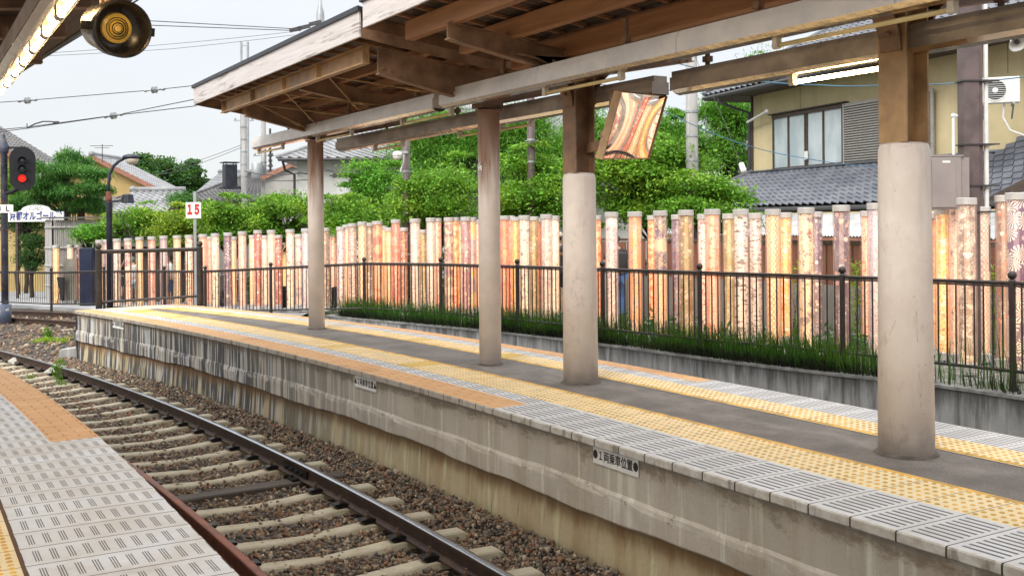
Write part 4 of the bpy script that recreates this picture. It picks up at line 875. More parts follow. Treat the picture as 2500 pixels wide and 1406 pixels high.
# ================================================================== GLOWING FABRIC POLES
def fabric(kind, A, B_, C_, sc_=1.0, seed=0, glow=.62):
    A, B_, C_ = [tuple(((x**1.85)*.82+y*.16+.01)*w_ for x, y, w_ in zip(q, (.92, .66, .58), (.95, .92, .88))) for q in (A, B_, C_)]; sc_ *= 1.12  # warm peach of the lamp glow is mixed into every cloth colour
    t = NT('glowing_fabric_'+kind); p = t.sep(t.uv()); uv = t.comb(t.ma('ADD', p[0], seed*.37), t.ma('ADD', p[1], seed*1.7), 0.0)
    def thr(x, a, b): return t.ss(x, a, b)
    if kind in ('dots', 'rings'):
        v = t.n('TexVoronoi', {'Vector': uv, 'Scale': 11*sc_, 'Randomness': .85}); v = v.node
        rc = t.n('RGBToBW', {0: v.outputs[1]}); rad = t.rng(rc, 0, 1, .16, .44)
        k = t.ma('LESS_THAN', v.outputs[0], rad); col = t.mix(t.ma('GREATER_THAN', rc, .62), B_, C_); c = t.mix(k, A, col)
        if kind == 'rings': c = t.mix(t.ma('MULTIPLY', t.ma('LESS_THAN', v.outputs[0], t.ma('MULTIPLY', rad, .5)), t.ma('GREATER_THAN', rc, .4)), c, A); c = t.mix(t.ma('LESS_THAN', v.outputs[0], t.ma('MULTIPLY', rad, .22)), c, B_)
    elif kind == 'lattice':
        a = t.ma('ABSOLUTE', t.ma('SINE', t.ma('MULTIPLY', t.ma('ADD', p[0], t.ma('MULTIPLY', p[1], .7)), 46*sc_))); b = t.ma('ABSOLUTE', t.ma('SINE', t.ma('MULTIPLY', t.ma('SUBTRACT', p[0], t.ma('MULTIPLY', p[1], .7)), 46*sc_)))
        c = t.mix(t.ma('LESS_THAN', t.ma('MINIMUM', a, b), .2), A, B_); c = t.mix(t.ma('GREATER_THAN', t.ma('MULTIPLY', a, b), .93), c, C_)
    elif kind == 'scales':
        a = t.ma('SINE', t.ma('MULTIPLY', t.ma('ADD', p[0], p[1]), 150*sc_)); b = t.ma('SINE', t.ma('MULTIPLY', t.ma('SUBTRACT', p[0], p[1]), 150*sc_))
        n = t.noise(uv, 6, 2); c = t.mix(t.ma('GREATER_THAN', t.ma('MULTIPLY', a, b), .15), A, t.mix(t.ss(n, .45, .6), B_, C_))
    elif kind == 'swirl':
        n = t.noise(uv, 6.5*sc_, 1.0, .4, 1.6); w_ = t.ma('ABSOLUTE', t.ma('SINE', t.ma('MULTIPLY', n, 52))); big = t.noise(uv, 5*sc_, 2)
        c = t.mix(thr(w_, .55, .8), A, B_); c = t.mix(t.ss(big, .55, .62), c, t.mix(thr(w_, .2, .5), C_, B_))
    elif kind == 'floral':
        v = t.n('TexVoronoi', {'Vector': t.mix(.12, uv, t.n('TexNoise', {'Vector': uv, 'Scale': 20.0}, out=1)), 'Scale': 13*sc_}).node
        rc = t.n('RGBToBW', {0: v.outputs[1]}); pet = t.ma('LESS_THAN', v.outputs[0], t.rng(rc, 0, 1, .12, .5)); c = t.mix(pet, A, t.mix(t.ma('GREATER_THAN', rc, .5), B_, C_))
        n = t.noise(uv, 30*sc_, 3, .6); c = t.mix(t.ma('MULTIPLY', t.ss(n, .58, .63), t.ss(t.noise(uv, 4*sc_, 2), .48, .56)), c, C_)
        c = t.mix(t.ma('MULTIPLY', t.ss(t.noise(t.mapv(uv, (1, 1, 1), (3, 5, 0)), 26*sc_, 2), .60, .64), .8), c, B_)
    elif kind == 'blocks':
        nz = t.noise(uv, 12, 2); z = t.ma('ADD', t.ma('MULTIPLY', p[1], 5.2*sc_), t.ma('MULTIPLY', nz, .5)); f = t.ma('FLOOR', z); r = t.n('TexWhiteNoise', {'Vector': t.comb(f, float(seed), 0.0)}, out=0)
        c = t.mix(t.ma('GREATER_THAN', r, .5), A, B_); n = t.noise(uv, 13, 1, .4, 1.4); w_ = t.ma('ABSOLUTE', t.ma('SINE', t.ma('MULTIPLY', n, 34))); c = t.mix(t.ma('MULTIPLY', t.ss(w_, .7, .9), t.ss(t.noise(uv, 6, 2), .46, .52)), c, C_)
        c = t.mix(t.ss(t.noise(t.mapv(uv, (1, 1, 1), (9, 5, 0)), 7, 3), .56, .6), c, C_)
    elif kind == 'waves':
        n = t.noise(t.mapv(uv, (1, 2.6, 1)), 7*sc_, 3, .55, .5); c = t.mix(t.ss(n, .44, .48), A, B_); n2 = t.noise(t.mapv(uv, (1, 3.5, 1), (5, 2, 0)), 6*sc_, 3, .6, .4); c = t.mix(t.ss(n2, .55, .59), c, C_)
    elif kind == 'mum':
        v = t.n('TexVoronoi', {'Vector': uv, 'Scale': 5.2*sc_, 'Randomness': .9}).node; d = t.n('VectorMath', {0: t.n('VectorMath', {0: uv, 1: (5.2*sc_,)*3}, operation='MULTIPLY'), 1: t.n('VectorMath', {0: v.outputs[2], 1: (5.2*sc_,)*3}, operation='MULTIPLY')}, operation='SUBTRACT'); q = t.sep(d)
        ang = t.ma('ARCTAN2', q[1], q[0]); nn = t.noise(uv, 16*sc_, 1.0, .4, .6); pet = t.ma('SINE', t.ma('ADD', t.ma('MULTIPLY', ang, 15), t.ma('MULTIPLY', t.ma('ADD', nn, v.outputs[0]), 7)))
        c = t.mix(t.ma('MULTIPLY', t.ss(pet, -.1, .25), t.ma('LESS_THAN', v.outputs[0], .62)), A, B_); c = t.mix(t.ma('LESS_THAN', v.outputs[0], .13), c, C_)
    else:
        n = t.noise(uv, 9*sc_, 4); c = t.mix(t.ss(n, .4, .6), A, B_); c = t.mix(t.ss(t.noise(uv, 46, 2), .6, .66), c, C_)
    if kind not in ('plain', 'mum'):   # fine printed line work and speckle over every cloth
        ln = t.ss(t.ma('ABSOLUTE', t.ma('SINE', t.ma('MULTIPLY', t.noise(t.mapv(uv, (1, 1, 1), (seed*.3, 2, 0)), 8, 1.5, .45, 1.2), 44))), .80, .94); c = t.mix(t.ma('MULTIPLY', ln, t.rng(t.noise(uv, 5, 2), .4, .6, .08, .6)), c, (.93, .82, .68))
        dk = t.ss(t.noise(t.mapv(uv, (1, 1, 1), (7, seed*.7, 0)), 34, 3, .6), .57, .64); c = t.mix(t.ma('MULTIPLY', dk, .7), c, (.24, .11, .12))
    t.fin(c, .5); t.set(t.b.inputs['Emission Color'], c); t.b.inputs['Emission Strength'].default_value = glow; tr = t.n('BsdfTransparent', {'Color': t.mix(.3, c, (1, .88, .72))}); mx = t.n('MixShader', {0: .25, 1: t.b.outputs[0], 2: tr}); t.t.links.new(mx, t.out.inputs[0]); return t.m
def m_acryl():
    t = NT('clear_acrylic_tube'); lf = t.n('LayerWeight', {'Blend': .5}, out=1); tr = t.n('BsdfTransparent', {'Color': t.mix(t.ma('POWER', lf, 3.0), (.98, .97, .96), (.62, .54, .52))}); gl = t.n('BsdfGlossy', {'Color': (1, 1, 1), 'Roughness': .08}); df = t.n('BsdfTranslucent', {'Color': (.9, .82, .80)})
    lw = t.n('LayerWeight', {'Blend': .25}, out=1); mx = t.n('MixShader', {0: t.ma('MULTIPLY', lw, .45), 1: tr, 2: gl}); m2 = t.n('MixShader', {0: t.ma('MULTIPLY', lw, .35), 1: mx, 2: df}); t.t.links.new(m2, t.out.inputs[0]); return t.m
M_LED = emit('warm_led_lamp', (1.0, .84, .60), 1.4); M_ACR = m_acryl(); M_CAP = plain('brushed_steel_cap', (.72, .69, .66), .32, .55, .08, 3)
WH = (.95, .88, .78); CRm = (.95, .80, .56); PK = (.93, .66, .56); RD = (.62, .10, .08); ORG = (.90, .34, .08); YL = (.95, .66, .16); LIL = (.52, .42, .52); PUR = (.20, .10, .30); MAU = (.48, .24, .30); TAU = (.42, .30, .22); OLV = (.50, .40, .10); GRY = (.40, .36, .40); NAVY = (.10, .08, .22); GOLD = (.72, .48, .14); BRN = (.30, .16, .10)
# x, cap top y, cap width, depth, kind, colours, scale, label
POLES = [
 (136, 599, 14, 32.3, 'swirl', GOLD, CRm, YL, 1, 'gold swirl fabric pole standing alone at the far left beyond the low railing'),
 (171, 598, 14, 33.0, 'swirl', PK, WH, MAU, 1, 'pink swirl fabric pole rising behind the grey information board'),
 (193, 598, 12, 33.4, 'dots', PUR, PK, WH, 1, 'purple dotted fabric pole mostly hidden by the navy cabinet'),
 (242, 586, 17, 30.6, 'swirl', OLV, CRm, BRN, 1, 'olive gold swirl pole just left of the black lamp post'),
 (258, 585, 16, 31.2, 'dots', LIL, WH, PK, .8, 'mauve pole with pale dots half hidden behind the black lamp post'),
 (285, 583, 18, 30.1, 'swirl', LIL, WH, PK, 1.2, 'lavender leaf swirl pole just right of the black lamp post'),
 (312, 582, 19, 29.9, 'blocks', MAU, PK, WH, 1, 'maroon and pink blossom pole above the woman holding up a camera'),
 (340, 579, 19, 29.6, 'lattice', CRm, MAU, BRN, .7, 'cream pole with thin brown lattice right of the photographing woman'),
 (370, 577.5, 19, 29.3, 'waves', LIL, PK, RD, 1, 'mauve and rose wave pole between the two visitors behind the platform end railing'),
 (399, 576, 19, 29.1, 'plain', (.62, .56, .60), (.66, .60, .62), (.55, .5, .55), 1, 'plain pale lilac pole without pattern behind the dark haired visitor'),
 (432, 575, 20, 28.8, 'lattice', CRm, GRY, WH, .8, 'cream diamond pole right of the dark haired visitor in white'),
 (461, 574, 20, 28.5, 'waves', RD, WH, PK, 1, 'red and white camouflage wave pole beside the number 15 sign pole'),
 (495, 572, 21, 28.2, 'swirl', PK, (.95, .55, .38), PK, 1.2, 'salmon pink pole with faint swirls right of the platform end railing'),
 (511, 578, 17, 29.3, 'swirl', RD, PK, ORG, .8, 'red pole with white arcs tucked behind the salmon pink pole'),
 (525, 570, 21, 27.8, 'floral', WH, RD, GRY, 1, 'white pole with small red and grey flowers next to the salmon pole'),
 (556, 568, 21, 27.5, 'dots', PUR, PK, WH, 1.1, 'violet pole covered in pink and white dots'),
 (568, 578, 17, 28.8, 'plain', CRm, PK, ORG, 1, 'cream orange pole peeping out behind the violet dotted pole'),
 (591, 565, 21.5, 27.2, 'scales', (.93, .75, .68), PK, MAU, .5, 'pale pink pole with tiny sprinkled specks'),
 (617, 574, 17, 28.4, 'plain', CRm, WH, YL, 1, 'cream pole half behind the crimson dotted pole on its left side'),
 (629, 562, 21, 26.9, 'dots', RD, PK, WH, 1, 'crimson pole with pale pink dots and blossoms'),
 (646, 575, 17, 28.1, 'floral', WH, LIL, MAU, 1.3, 'white pole with lilac petals between the crimson pole and the checked pole'),
 (662, 561.6, 21.5, 26.6, 'scales', WH, MAU, PK, .8, 'pole of fine mauve and white checks behind a railing post'),
 (679, 574, 18, 27.8, 'dots', RD, WH, PK, .8, 'red pole with big pale dots right of the mauve checked pole'),
 (694, 592, 14, 31.0, 'lattice', YL, OLV, CRm, 1, 'short looking gold lattice pole set far back near the black louvred boxes'),
 (708, 560, 22, 26.3, 'floral', WH, RD, GRY, .8, 'white pole with grey leaves and red berries and a blank pale top'),
 (729, 572, 18, 27.4, 'blocks', (.85, .66, .62), LIL, WH, 1.2, 'pink pole with lilac chequered hexagons left of the first round column'),
 (746, 558, 22, 26.0, 'floral', (.75, .74, .80), NAVY, GRY, 1.8, 'white pole speckled dark blue cut off by the left edge of the first column'),
 (793, 556, 22, 25.7, 'dots', TAU, WH, CRm, .75, 'taupe pole with cream dots emerging right of the first column'),
 (813, 570, 15, 28.2, 'floral', PK, RD, MAU, 1.2, 'pink pole with red blots behind the taupe dotted pole'),
 (832, 554, 23, 25.4, 'floral', (.86, .78, .80), RD, NAVY, .8, 'pale pole with red and navy cloud splashes'),
 (846, 549, 20, 26.6, 'plain', CRm, PK, RD, 1, 'pale pole squeezed behind the red and navy splashed pole'),
 (860, 545.5, 23, 25.2, 'waves', (.90, .76, .70), GRY, PK, 1.2, 'pale pink pole with grey drifting clouds'),
 (884, 541.6, 23, 24.9, 'lattice', CRm, TAU, WH, .55, 'cream pole with large dark diamond lattice behind a railing post'),
 (902, 544, 18, 26.0, 'dots', TAU, WH, PK, .7, 'taupe pole with white cranes between the cream diamond and orange sunburst poles'),
 (921, 540, 26, 24.7, 'mum', (.72, .30, .20), CRm, YL, .9, 'orange sunburst chrysanthemum pole'),
 (937, 552, 17, 26.5, 'scales', CRm, YL, PK, .5, 'cream speckled pole just right of the orange sunburst pole'),
 (949, 556, 17, 25.8, 'scales', CRm, GOLD, ORG, .9, 'gold fish scale pole left of the red orange arc pole'),
 (966, 536, 24, 24.3, 'swirl', (.62, .14, .12), (.93, .40, .22), WH, .7, 'red orange pole with white arcs, tall, left of a dark gap'),
 (985, 556, 18, 25.6, 'dots', (.60, .22, .10), WH, YL, 1.2, 'rust pole with small white dots right of the red orange arc pole'),
 (1013, 534, 26.5, 23.7, 'swirl', LIL, WH, (.74, .66, .70), .7, 'lilac pole with bold white chrysanthemum petals between two dark gaps'),
 (1032, 561, 15, 26.0, 'dots', OLV, CRm, YL, 1, 'short olive pole with glowing dots behind the lilac petal pole'),
 (1052, 532, 25, 23.2, 'swirl', (.55, .46, .52), WH, LIL, .9, 'lavender pole with white spirals left of a railing post'),
 (1067, 533, 18, 24.4, 'floral', PK, RD, ORG, 1, 'pink pole with red blotches behind the lavender spiral pole'),
 (1096, 531, 25.5, 22.8, 'blocks', MAU, PK, CRm, 1, 'maroon and rose block pole right of the ball topped railing post'),
 (1110, 531, 20, 24.0, 'plain', ORG, CRm, YL, 1, 'amber pole behind the maroon block pole'),
 (1122, 539, 18, 24.3, 'dots', CRm, (.55, .28, .16), WH, .9, 'cream pole with brown balls left of the violet circle pole'),
 (1137, 530, 26, 22.4, 'rings', (.58, .32, .40), WH, CRm, .8, 'violet to rose pole with white rings left of the second round column'),
 (1152, 531, 20, 23.6, 'blocks', YL, LIL, PK, 1, 'yellow and lilac pole behind the white ringed pole'),
 (1164, 536, 20, 24.2, 'scales', (.93, .76, .68), MAU, PK, .6, 'pink speckled pole cut by the left edge of the second column'),
 (1231, 527, 28, 21.5, 'swirl', (.82, .22, .12), (.95, .52, .25), CRm, .8, 'vermilion pole with white wheel crests right of the second column'),
 (1245, 527, 22, 22.6, 'plain', PK, RD, WH, 1, 'rose pole behind the vermilion wheel crest pole'),
 (1258, 530, 22, 22.3, 'floral', YL, LIL, GRY, 1.4, 'yellow and lilac speckled pole between the vermilion and the lilac floral poles'),
 (1280, 526, 29, 20.9, 'floral', WH, LIL, GRY, .8, 'white and lilac peony pole near the man in the pale cap'),
 (1303, 529, 20, 22.0, 'dots', OLV, CRm, YL, .9, 'olive gold pole with cream circles left of the spiral pole by the capped man'),
 (1313, 533, 18, 22.9, 'plain', ORG, (.5, .2, .08), YL, 1, 'narrow dark amber pole behind the olive gold circle pole'),
 (1334, 523.5, 30, 20.2, 'swirl', LIL, WH, WH, .8, 'lilac pole with cream spirals directly left of the man in the pale cap'),
 (1354, 527, 22, 21.7, 'dots', WH, GRY, TAU, 1.6, 'white pole with small grey spots above the pale cap'),
 (1455, 526, 22, 20.2, 'plain', CRm, ORG, YL, 1, 'amber pole hidden by the right edge of the mirror column'),
 (1493, 518, 34, 18.2, 'swirl', LIL, (.97, .93, .88), (.97, .93, .88), .55, 'mauve pole with huge white chrysanthemum in front of the man in jeans'),
 (1550, 517, 36, 17.5, 'floral', (.94, .62, .36), YL, LIL, 1, 'orange and yellow blossom pole right of the man in jeans'),
 (1594, 526, 24, 19.6, 'plain', ORG, CRm, YL, 1, 'narrow orange pole behind the purple block pole'),
 (1612, 514.5, 35, 16.9, 'blocks', PUR, (.92, .72, .55), CRm, .9, 'deep purple pole with cream scroll blocks'),
 (1654, 524, 26, 18.0, 'dots', PUR, PK, RD, 1.3, 'purple polka pole half behind the olive ring pole'),
 (1675, 513, 38, 16.3, 'rings', OLV, (.95, .82, .62), PK, .65, 'olive green pole with large cream rings left of a railing post'),
 (1718, 523, 26, 17.6, 'floral', (.95, .84, .80), RD, MAU, .9, 'white pole with red berries behind the orange lilac blossom pole'),
 (1739, 511, 39.5, 15.9, 'floral', (.94, .68, .52), (.80, .62, .66), ORG, .8, 'orange and lilac blossom pole right of a railing post'),
 (1780, 522, 28, 17.2, 'dots', (.56, .46, .16), WH, CRm, .65, 'olive pole with plain cream polka dots, no rings'),
 (1809, 511, 39, 15.5, 'waves', NAVY, (.92, .86, .82), WH, .9, 'indigo pole with white flower bands, the wider of the two dark blue poles'),
 (1844, 520.5, 30, 16.7, 'waves', (.22, .16, .24), (.82, .74, .72), WH, 1.3, 'grey violet wave pole, narrower, right of the indigo pole'),
 (1887, 511, 38.5, 15.1, 'lattice', (.96, .82, .58), (.72, .26, .16), WH, 1, 'cream fish scale pole with fine red lattice'),
 (1917, 519, 27, 16.4, 'floral', (.95, .66, .28), ORG, WH, .9, 'golden floral pole right behind the red lattice pole'),
 (1968, 507, 41.5, 14.8, 'floral', (.96, .84, .66), RD, GRY, .65, 'cream pole with grey and red flowers'),
 (1991, 517, 26, 16.2, 'dots', PUR, PK, WH, 1, 'sliver of purple dotted pole behind the cream flower pole'),
 (2054, 501, 42.5, 14.25, 'dots', (.26, .16, .28), (.94, .66, .50), WH, .7, 'dark purple pole with orange and white circles behind a ball topped post'),
 (2119, 515, 26, 15.7, 'floral', (.94, .72, .60), RD, ORG, 1.4, 'pink pole with red orange specks left of the thick near column'),
 (2137, 496, 40, 13.9, 'swirl', (.50, .46, .56), (.80, .76, .80), LIL, .7, 'lilac grey wave pole cut off by the thick near column'),
 (2284, 519, 28, 14.7, 'swirl', (.5, .1, .08), GOLD, YL, 1, 'sliver of dark red and gold pole at the right edge of the thick near column'),
 (2302, 508, 37, 14.1, 'floral', (.95, .74, .36), ORG, WH, .75, 'golden orange maple leaf pole right of the thick near column'),
 (2335, 488, 36, 13.9, 'floral', (.90, .70, .60), WH, TAU, .9, 'pale pole with white blooms behind the crane pole'),
 (2360, 483.5, 48, 12.95, 'blocks', (.42, .32, .28), (.46, .36, .31), WH, .9, 'taupe pole with white flying cranes'),
 (2397, 505, 33, 13.9, 'lattice', WH, (.80, .22, .10), CRm, 1.1, 'white pole with red diamond net right of the crane pole'),
 (2451, 477, 33, 13.3, 'dots', (.44, .28, .20), ORG, WH, .9, 'brown pole with orange dots behind the violet chrysanthemum pole'),
 (2481, 470.7, 50, 12.4, 'mum', (.24, .11, .34), (.97, .93, .84), (.97, .93, .84), .85, 'violet pole with white chrysanthemums at the right edge of the photo'),
 (2580, None, 50, 12.00, 'floral', (.95,.70,.40), ORG, WH, .9, 'orange floral fabric pole beyond the right edge, seen only in the tilted mirror'),
 (2642, None, 50, 12.76, 'lattice', WH, RD, CRm, .9, 'red lattice fabric pole beyond the right edge, seen only in the tilted mirror'),
 (2704, None, 50, 11.62, 'scales', CRm, GOLD, ORG, .9, 'gold scale fabric pole beyond the right edge, seen only in the tilted mirror'),
 (2766, None, 50, 12.38, 'dots', TAU, WH, CRm, .9, 'cream dotted fabric pole beyond the right edge, seen only in the tilted mirror'),
 (2828, None, 50, 11.24, 'swirl', LIL, WH, WH, .9, 'violet swirl fabric pole beyond the right edge, seen only in the tilted mirror'),
 (2890, None, 50, 12.00, 'floral', ORG, CRm, YL, .9, 'amber blossom fabric pole beyond the right edge, seen only in the tilted mirror'),
 (2952, None, 50, 10.86, 'waves', PK, WH, RD, .9, 'rose wave fabric pole beyond the right edge, seen only in the tilted mirror'),
 (3014, None, 50, 11.62, 'floral', (.95,.8,.6), RD, ORG, .9, 'crimson floral fabric pole beyond the right edge, seen only in the tilted mirror'),
 (3076, None, 50, 10.48, 'lattice', CRm, BRN, WH, .9, 'pale lattice fabric pole beyond the right edge, seen only in the tilted mirror'),
 (3138, None, 50, 11.24, 'swirl', RD, ORG, WH, .9, 'orange swirl fabric pole beyond the right edge, seen only in the tilted mirror'),
 (3200, None, 50, 10.10, 'rings', PK, WH, CRm, .9, 'peach ring fabric pole beyond the right edge, seen only in the tilted mirror'),
 (3262, None, 50, 10.86, 'floral', YL, ORG, WH, .9, 'golden maple fabric pole beyond the right edge, seen only in the tilted mirror'),
 (3324, None, 50, 9.72, 'blocks', TAU, MAU, WH, .9, 'white crane fabric pole beyond the right edge, seen only in the tilted mirror'),
 (3386, None, 50, 10.48, 'dots', RD, WH, CRm, .9, 'scarlet dotted fabric pole beyond the right edge, seen only in the tilted mirror'),
 (3448, None, 50, 9.34, 'scales', CRm, GOLD, YL, .9, 'honey scale fabric pole beyond the right edge, seen only in the tilted mirror'),
 (3510, None, 50, 10.10, 'swirl', PK, WH, WH, .9, 'pink swirl fabric pole beyond the right edge, seen only in the tilted mirror'),
 (3572, None, 50, 8.96, 'lattice', GOLD, BRN, CRm, .9, 'ochre lattice fabric pole beyond the right edge, seen only in the tilted mirror'),
 (3634, None, 50, 9.72, 'waves', ORG, PK, WH, .9, 'coral wave fabric pole beyond the right edge, seen only in the tilted mirror'),
]
for i, (px, yt, cw, D, kind, A, B_, C_, sc_, lab) in enumerate(POLES):
    g = gz(px, D, 0); zb = zg(g.y)-.02; top = at(px, yt, D) if yt else gz(px, D, zb+2.15)
    r = min(.135, max(.112, cw*D/F/2)); ht = top.z-zb
    t = thing('glowing_fabric_pole', lab, 'light pole', (g.x, g.y, zb), 0, 'glowing fabric poles in the garden')
    b = MB(); b.lathe([(r*1.0, 0), (r*1.0, .10), (r*.97, .105)], (g.x, g.y, zb), 24); b.build('base_ring', M_CAP, t, False)
    b = MB(); b.lathe([(r*.80, .105), (r*.80, ht-.085)], (g.x, g.y, zb), 28, uv=True); b.build('fabric_core', fabric(kind, A, B_, C_, sc_, i, .27), t, True)
    b = MB(); b.lathe([(r*.52, .106), (r*.30, ht*.55), (r*.22, ht-.1)], (g.x, g.y, zb), 12); b.build('inner_lamp', M_LED, t, True)
    b = MB(); b.lathe([(r*.955, .10), (r*.955, ht-.08)], (g.x, g.y, zb), 28); b.f = b.f[:-2]; b.uv = b.uv[:-2]; b.build('acrylic_tube', M_ACR, t, True)
    b = MB(); b.lathe([(r*.97, ht-.085), (r, ht-.083), (r, ht-.004), (r*.97, ht), (.0001, ht)], (g.x, g.y, zb), 28); b.build('cap', M_CAP, t, False)

# ---- rushes along the wall (nobody could count them)
def rushes(name, label, n, tr_, hr, mat, lean, back):
    V = []; 
    cum = [0]
    for p, q in zip(WALL, WALL[1:]): cum.append(cum[-1]+(q-p).length)
    L = cum[-1]
    q4 = []
    for _ in range(n):
        d = rng.random()*L; i = int(np.searchsorted(cum, d))-1; i = max(0, min(i, len(WALL)-2)); f = (d-cum[i])/(cum[i+1]-cum[i]); p = WALL[i].lerp(WALL[i+1], f); dr = (WALL[i+1]-WALL[i]).normalized(); nr = Vector((dr.y, -dr.x, 0))
        px = 1250+F*p.dot(RT)/p.dot(FW)
        dens = 1.0 if 815 < px < 2150 else (.22 if px >= 2150 else .05)
        patch = .62+.38*math.sin(d*1.9)*math.sin(d*.77+1)
        if rng.random() > dens*patch+.1*(dens > .5): continue
        o = back[0]+(back[1]-back[0])*rng.random(); base = p+nr*o; z0 = wz(p)-.02; h = (hr[0]+(hr[1]-hr[0])*rng.random()**1.3)*(1.35 if px > 2150 else 1)
        a = rng.random()*6.28; w = .0035+.003*rng.random(); lx = nr*(-lean*rng.random())+Vector((rng.normal()*.09, rng.normal()*.09, 0)); s_ = Vector((math.cos(a), math.sin(a), 0))*w; b0 = Vector((base.x, base.y, z0)); m = b0+lx*h*.35+UP*h*.6; tp = b0+lx*h+UP*h*(1-.25*lean)
        q4 += [b0-s_, b0+s_, m+s_*.8, m-s_*.8, m-s_*.8, m+s_*.8, tp+s_*.3, tp-s_*.3]
    V = np.array([tuple(v) for v in q4]); fastmesh(name, V, np.arange(len(V)).reshape(-1, 4), mat, label)
rushes('rush_grass', 'tall dark green rushes growing along the retaining wall below the railing', 20000, 0, (.16, .52), M_GRASS, .14, (.06, .55))
rushes('withered_grass', 'dark drooping dry rushes hanging over the retaining wall edge', 9000, 0, (.10, .27), M_GRASSD, 1.0, (.02, .2))

# ================================================================== HOUSES
def m_tile(name, a, b, rough=.38):
    t = NT(name); o = t.obj(); n = t.noise(o, 1.7, 5); r = t.n('NewGeometry', out='Random Per Island'); c = t.mix(t.ss(n, .35, .68), a, b); c = t.mix(t.ma('MULTIPLY', r, .4), c, b)
    c = t.mix(t.ma('MULTIPLY', t.ss(t.noise(o, 14, 5), .58, .7), .5), c, tuple(x*.45 for x in a)); return t.fin(c, t.rng(n, .3, .7, rough-.06, rough+.14), .1)
M_TILE = m_tile('blue_grey_roof_tile', (.095, .105, .13), (.165, .175, .20)); M_TILEG = m_tile('silver_grey_roof_tile', (.22, .225, .235), (.33, .335, .345), .5); M_TILED = m_tile('dark_grey_roof_tile', (.10, .10, .105), (.175, .17, .165), .5)
def m_plaster(name, c, var=.12): 
    t = NT(name); o = t.obj(); n = t.noise(o, 1.1, 6, .65); st = t.noise(t.mapv(o, (3, 3, .35)), 1.0, 5); k = t.mix(t.ss(n, .3, .7), tuple(x*(1-var) for x in c), tuple(x*(1+var*.6) for x in c)); k = t.mix(t.ma('MULTIPLY', t.ss(st, .52, .75), .4), k, tuple(x*.6 for x in c)); t.bump(t.noise(o, 90, 3), .25, .006); return t.fin(k, .9)
M_TAN = m_plaster('tan_plaster', (.56, .47, .275)); M_OCHRE = m_plaster('ochre_plaster', (.52, .38, .16)); M_CREAM = m_plaster('pale_plaster', (.66, .66, .63)); M_STONEW = m_plaster('grey_beige_wall', (.40, .385, .36), .2)
M_DWOOD = m_wood('dark_house_timber', (.05, .036, .028), (.085, .06, .045)); M_RWOOD = m_wood('red_brown_fence_board', (.12, .045, .028), (.20, .085, .05), (10, 10, 1)); M_BARGE = plain('red_brown_bargeboard', (.32, .15, .10), .7)
M_FROST = NT('frosted_window_glass'); _n = M_FROST.noise(M_FROST.mapv(M_FROST.obj(), (1, 1, .5)), 1.4, 3); M_FROST = M_FROST.fin(M_FROST.mix(M_FROST.ss(_n, .35, .65), (.36, .43, .46), (.52, .58, .60)), .22)
M_DGLASS = plain('dark_window_glass', (.04, .045, .05), .1); M_GUT = plain('dark_gutter', (.045, .042, .045), .45); M_SHUT = plain('grey_louvre_shutter', (.30, .285, .265), .6, 0, .1)
M_TIN = plain('pale_corrugated_tin', (.50, .51, .51), .45, .3, .2, 2.5); M_WPIPE = plain('white_plastic_pipe', (.70, .70, .68), .4, 0, .08); M_BLOCK = m_concrete('dark_block_wall', (.20, .185, .165), (.09, .085, .08), .8)
M_BROWNP = plain('brown_pole_paint', (.115, .085, .083), .5, 0, .25, 4); M_CONCP = m_concrete('grey_concrete_pole', (.42, .41, .395), (.27, .26, .25), .4); M_GALV = plain('galvanised_steel', (.36, .38, .39), .5, .4, .15, 3)
def tile_roof(b, p00, p10, p11, p01, tw=.28, th=.24, amp=.03):
    """pan tile surface: p00-p10 is the eave, p01-p11 the top edge"""
    p00, p10, p11, p01 = map(Vector, (p00, p10, p11, p01)); L = max((p10-p00).length, (p11-p01).length); Hh = max((p01-p00).length, .1); nxx = max(2, int(L/tw)); ny = max(2, int(Hh/th)); sub = 6
    nrm = (p10-p00).cross(p01-p00)
    if nrm.length < 1e-5: nrm = (p10-p00).cross(p11-p00)
    nrm.normalize()
    if nrm.z < 0: nrm = -nrm
    for j in range(ny):
        v0, v1 = j/ny, (j+1)/ny; rows = []
        for v, dz in ((v0, .030), (v1+.02/Hh*.5, .004)):
            row = []
            for i in range(nxx*sub+1):
                u = i/(nxx*sub); p = p00.lerp(p10, u).lerp(p01.lerp(p11, u), min(v, 1)); ph = (i % sub)/sub; z = amp*(math.sin(2*math.pi*ph)+.35*math.sin(4*math.pi*ph)); row.append(p+nrm*(dz+z))
            rows.append(row)
        front = [q-nrm*.028 for q in rows[0]]
        b.ribbon([front, rows[0], rows[1]], [[(0, 0)]*len(front)]*3)
def ridge(b, p, q, r=.09): b.tube([Vector(p)+UP*.05, Vector(q)+UP*.05], r, 8); b.ball(Vector(p)+UP*.06, r*1.35, n=8, m=6)
class Loc:
    def __init__(s, o, x, y): s.o = Vector(o); s.x = Vector(x).normalized(); s.y = Vector(y).normalized()
    def __call__(s, a, b_, z): return Vector((s.o.x, s.o.y, 0))+s.x*a+s.y*b_+UP*z
    def box(s, b, a0, a1, b0, b1, z0, z1): return b.hexa([s(a, c, z) for z in (z0, z1) for a, c in ((a0, b0), (a1, b0), (a1, b1), (a0, b1))])
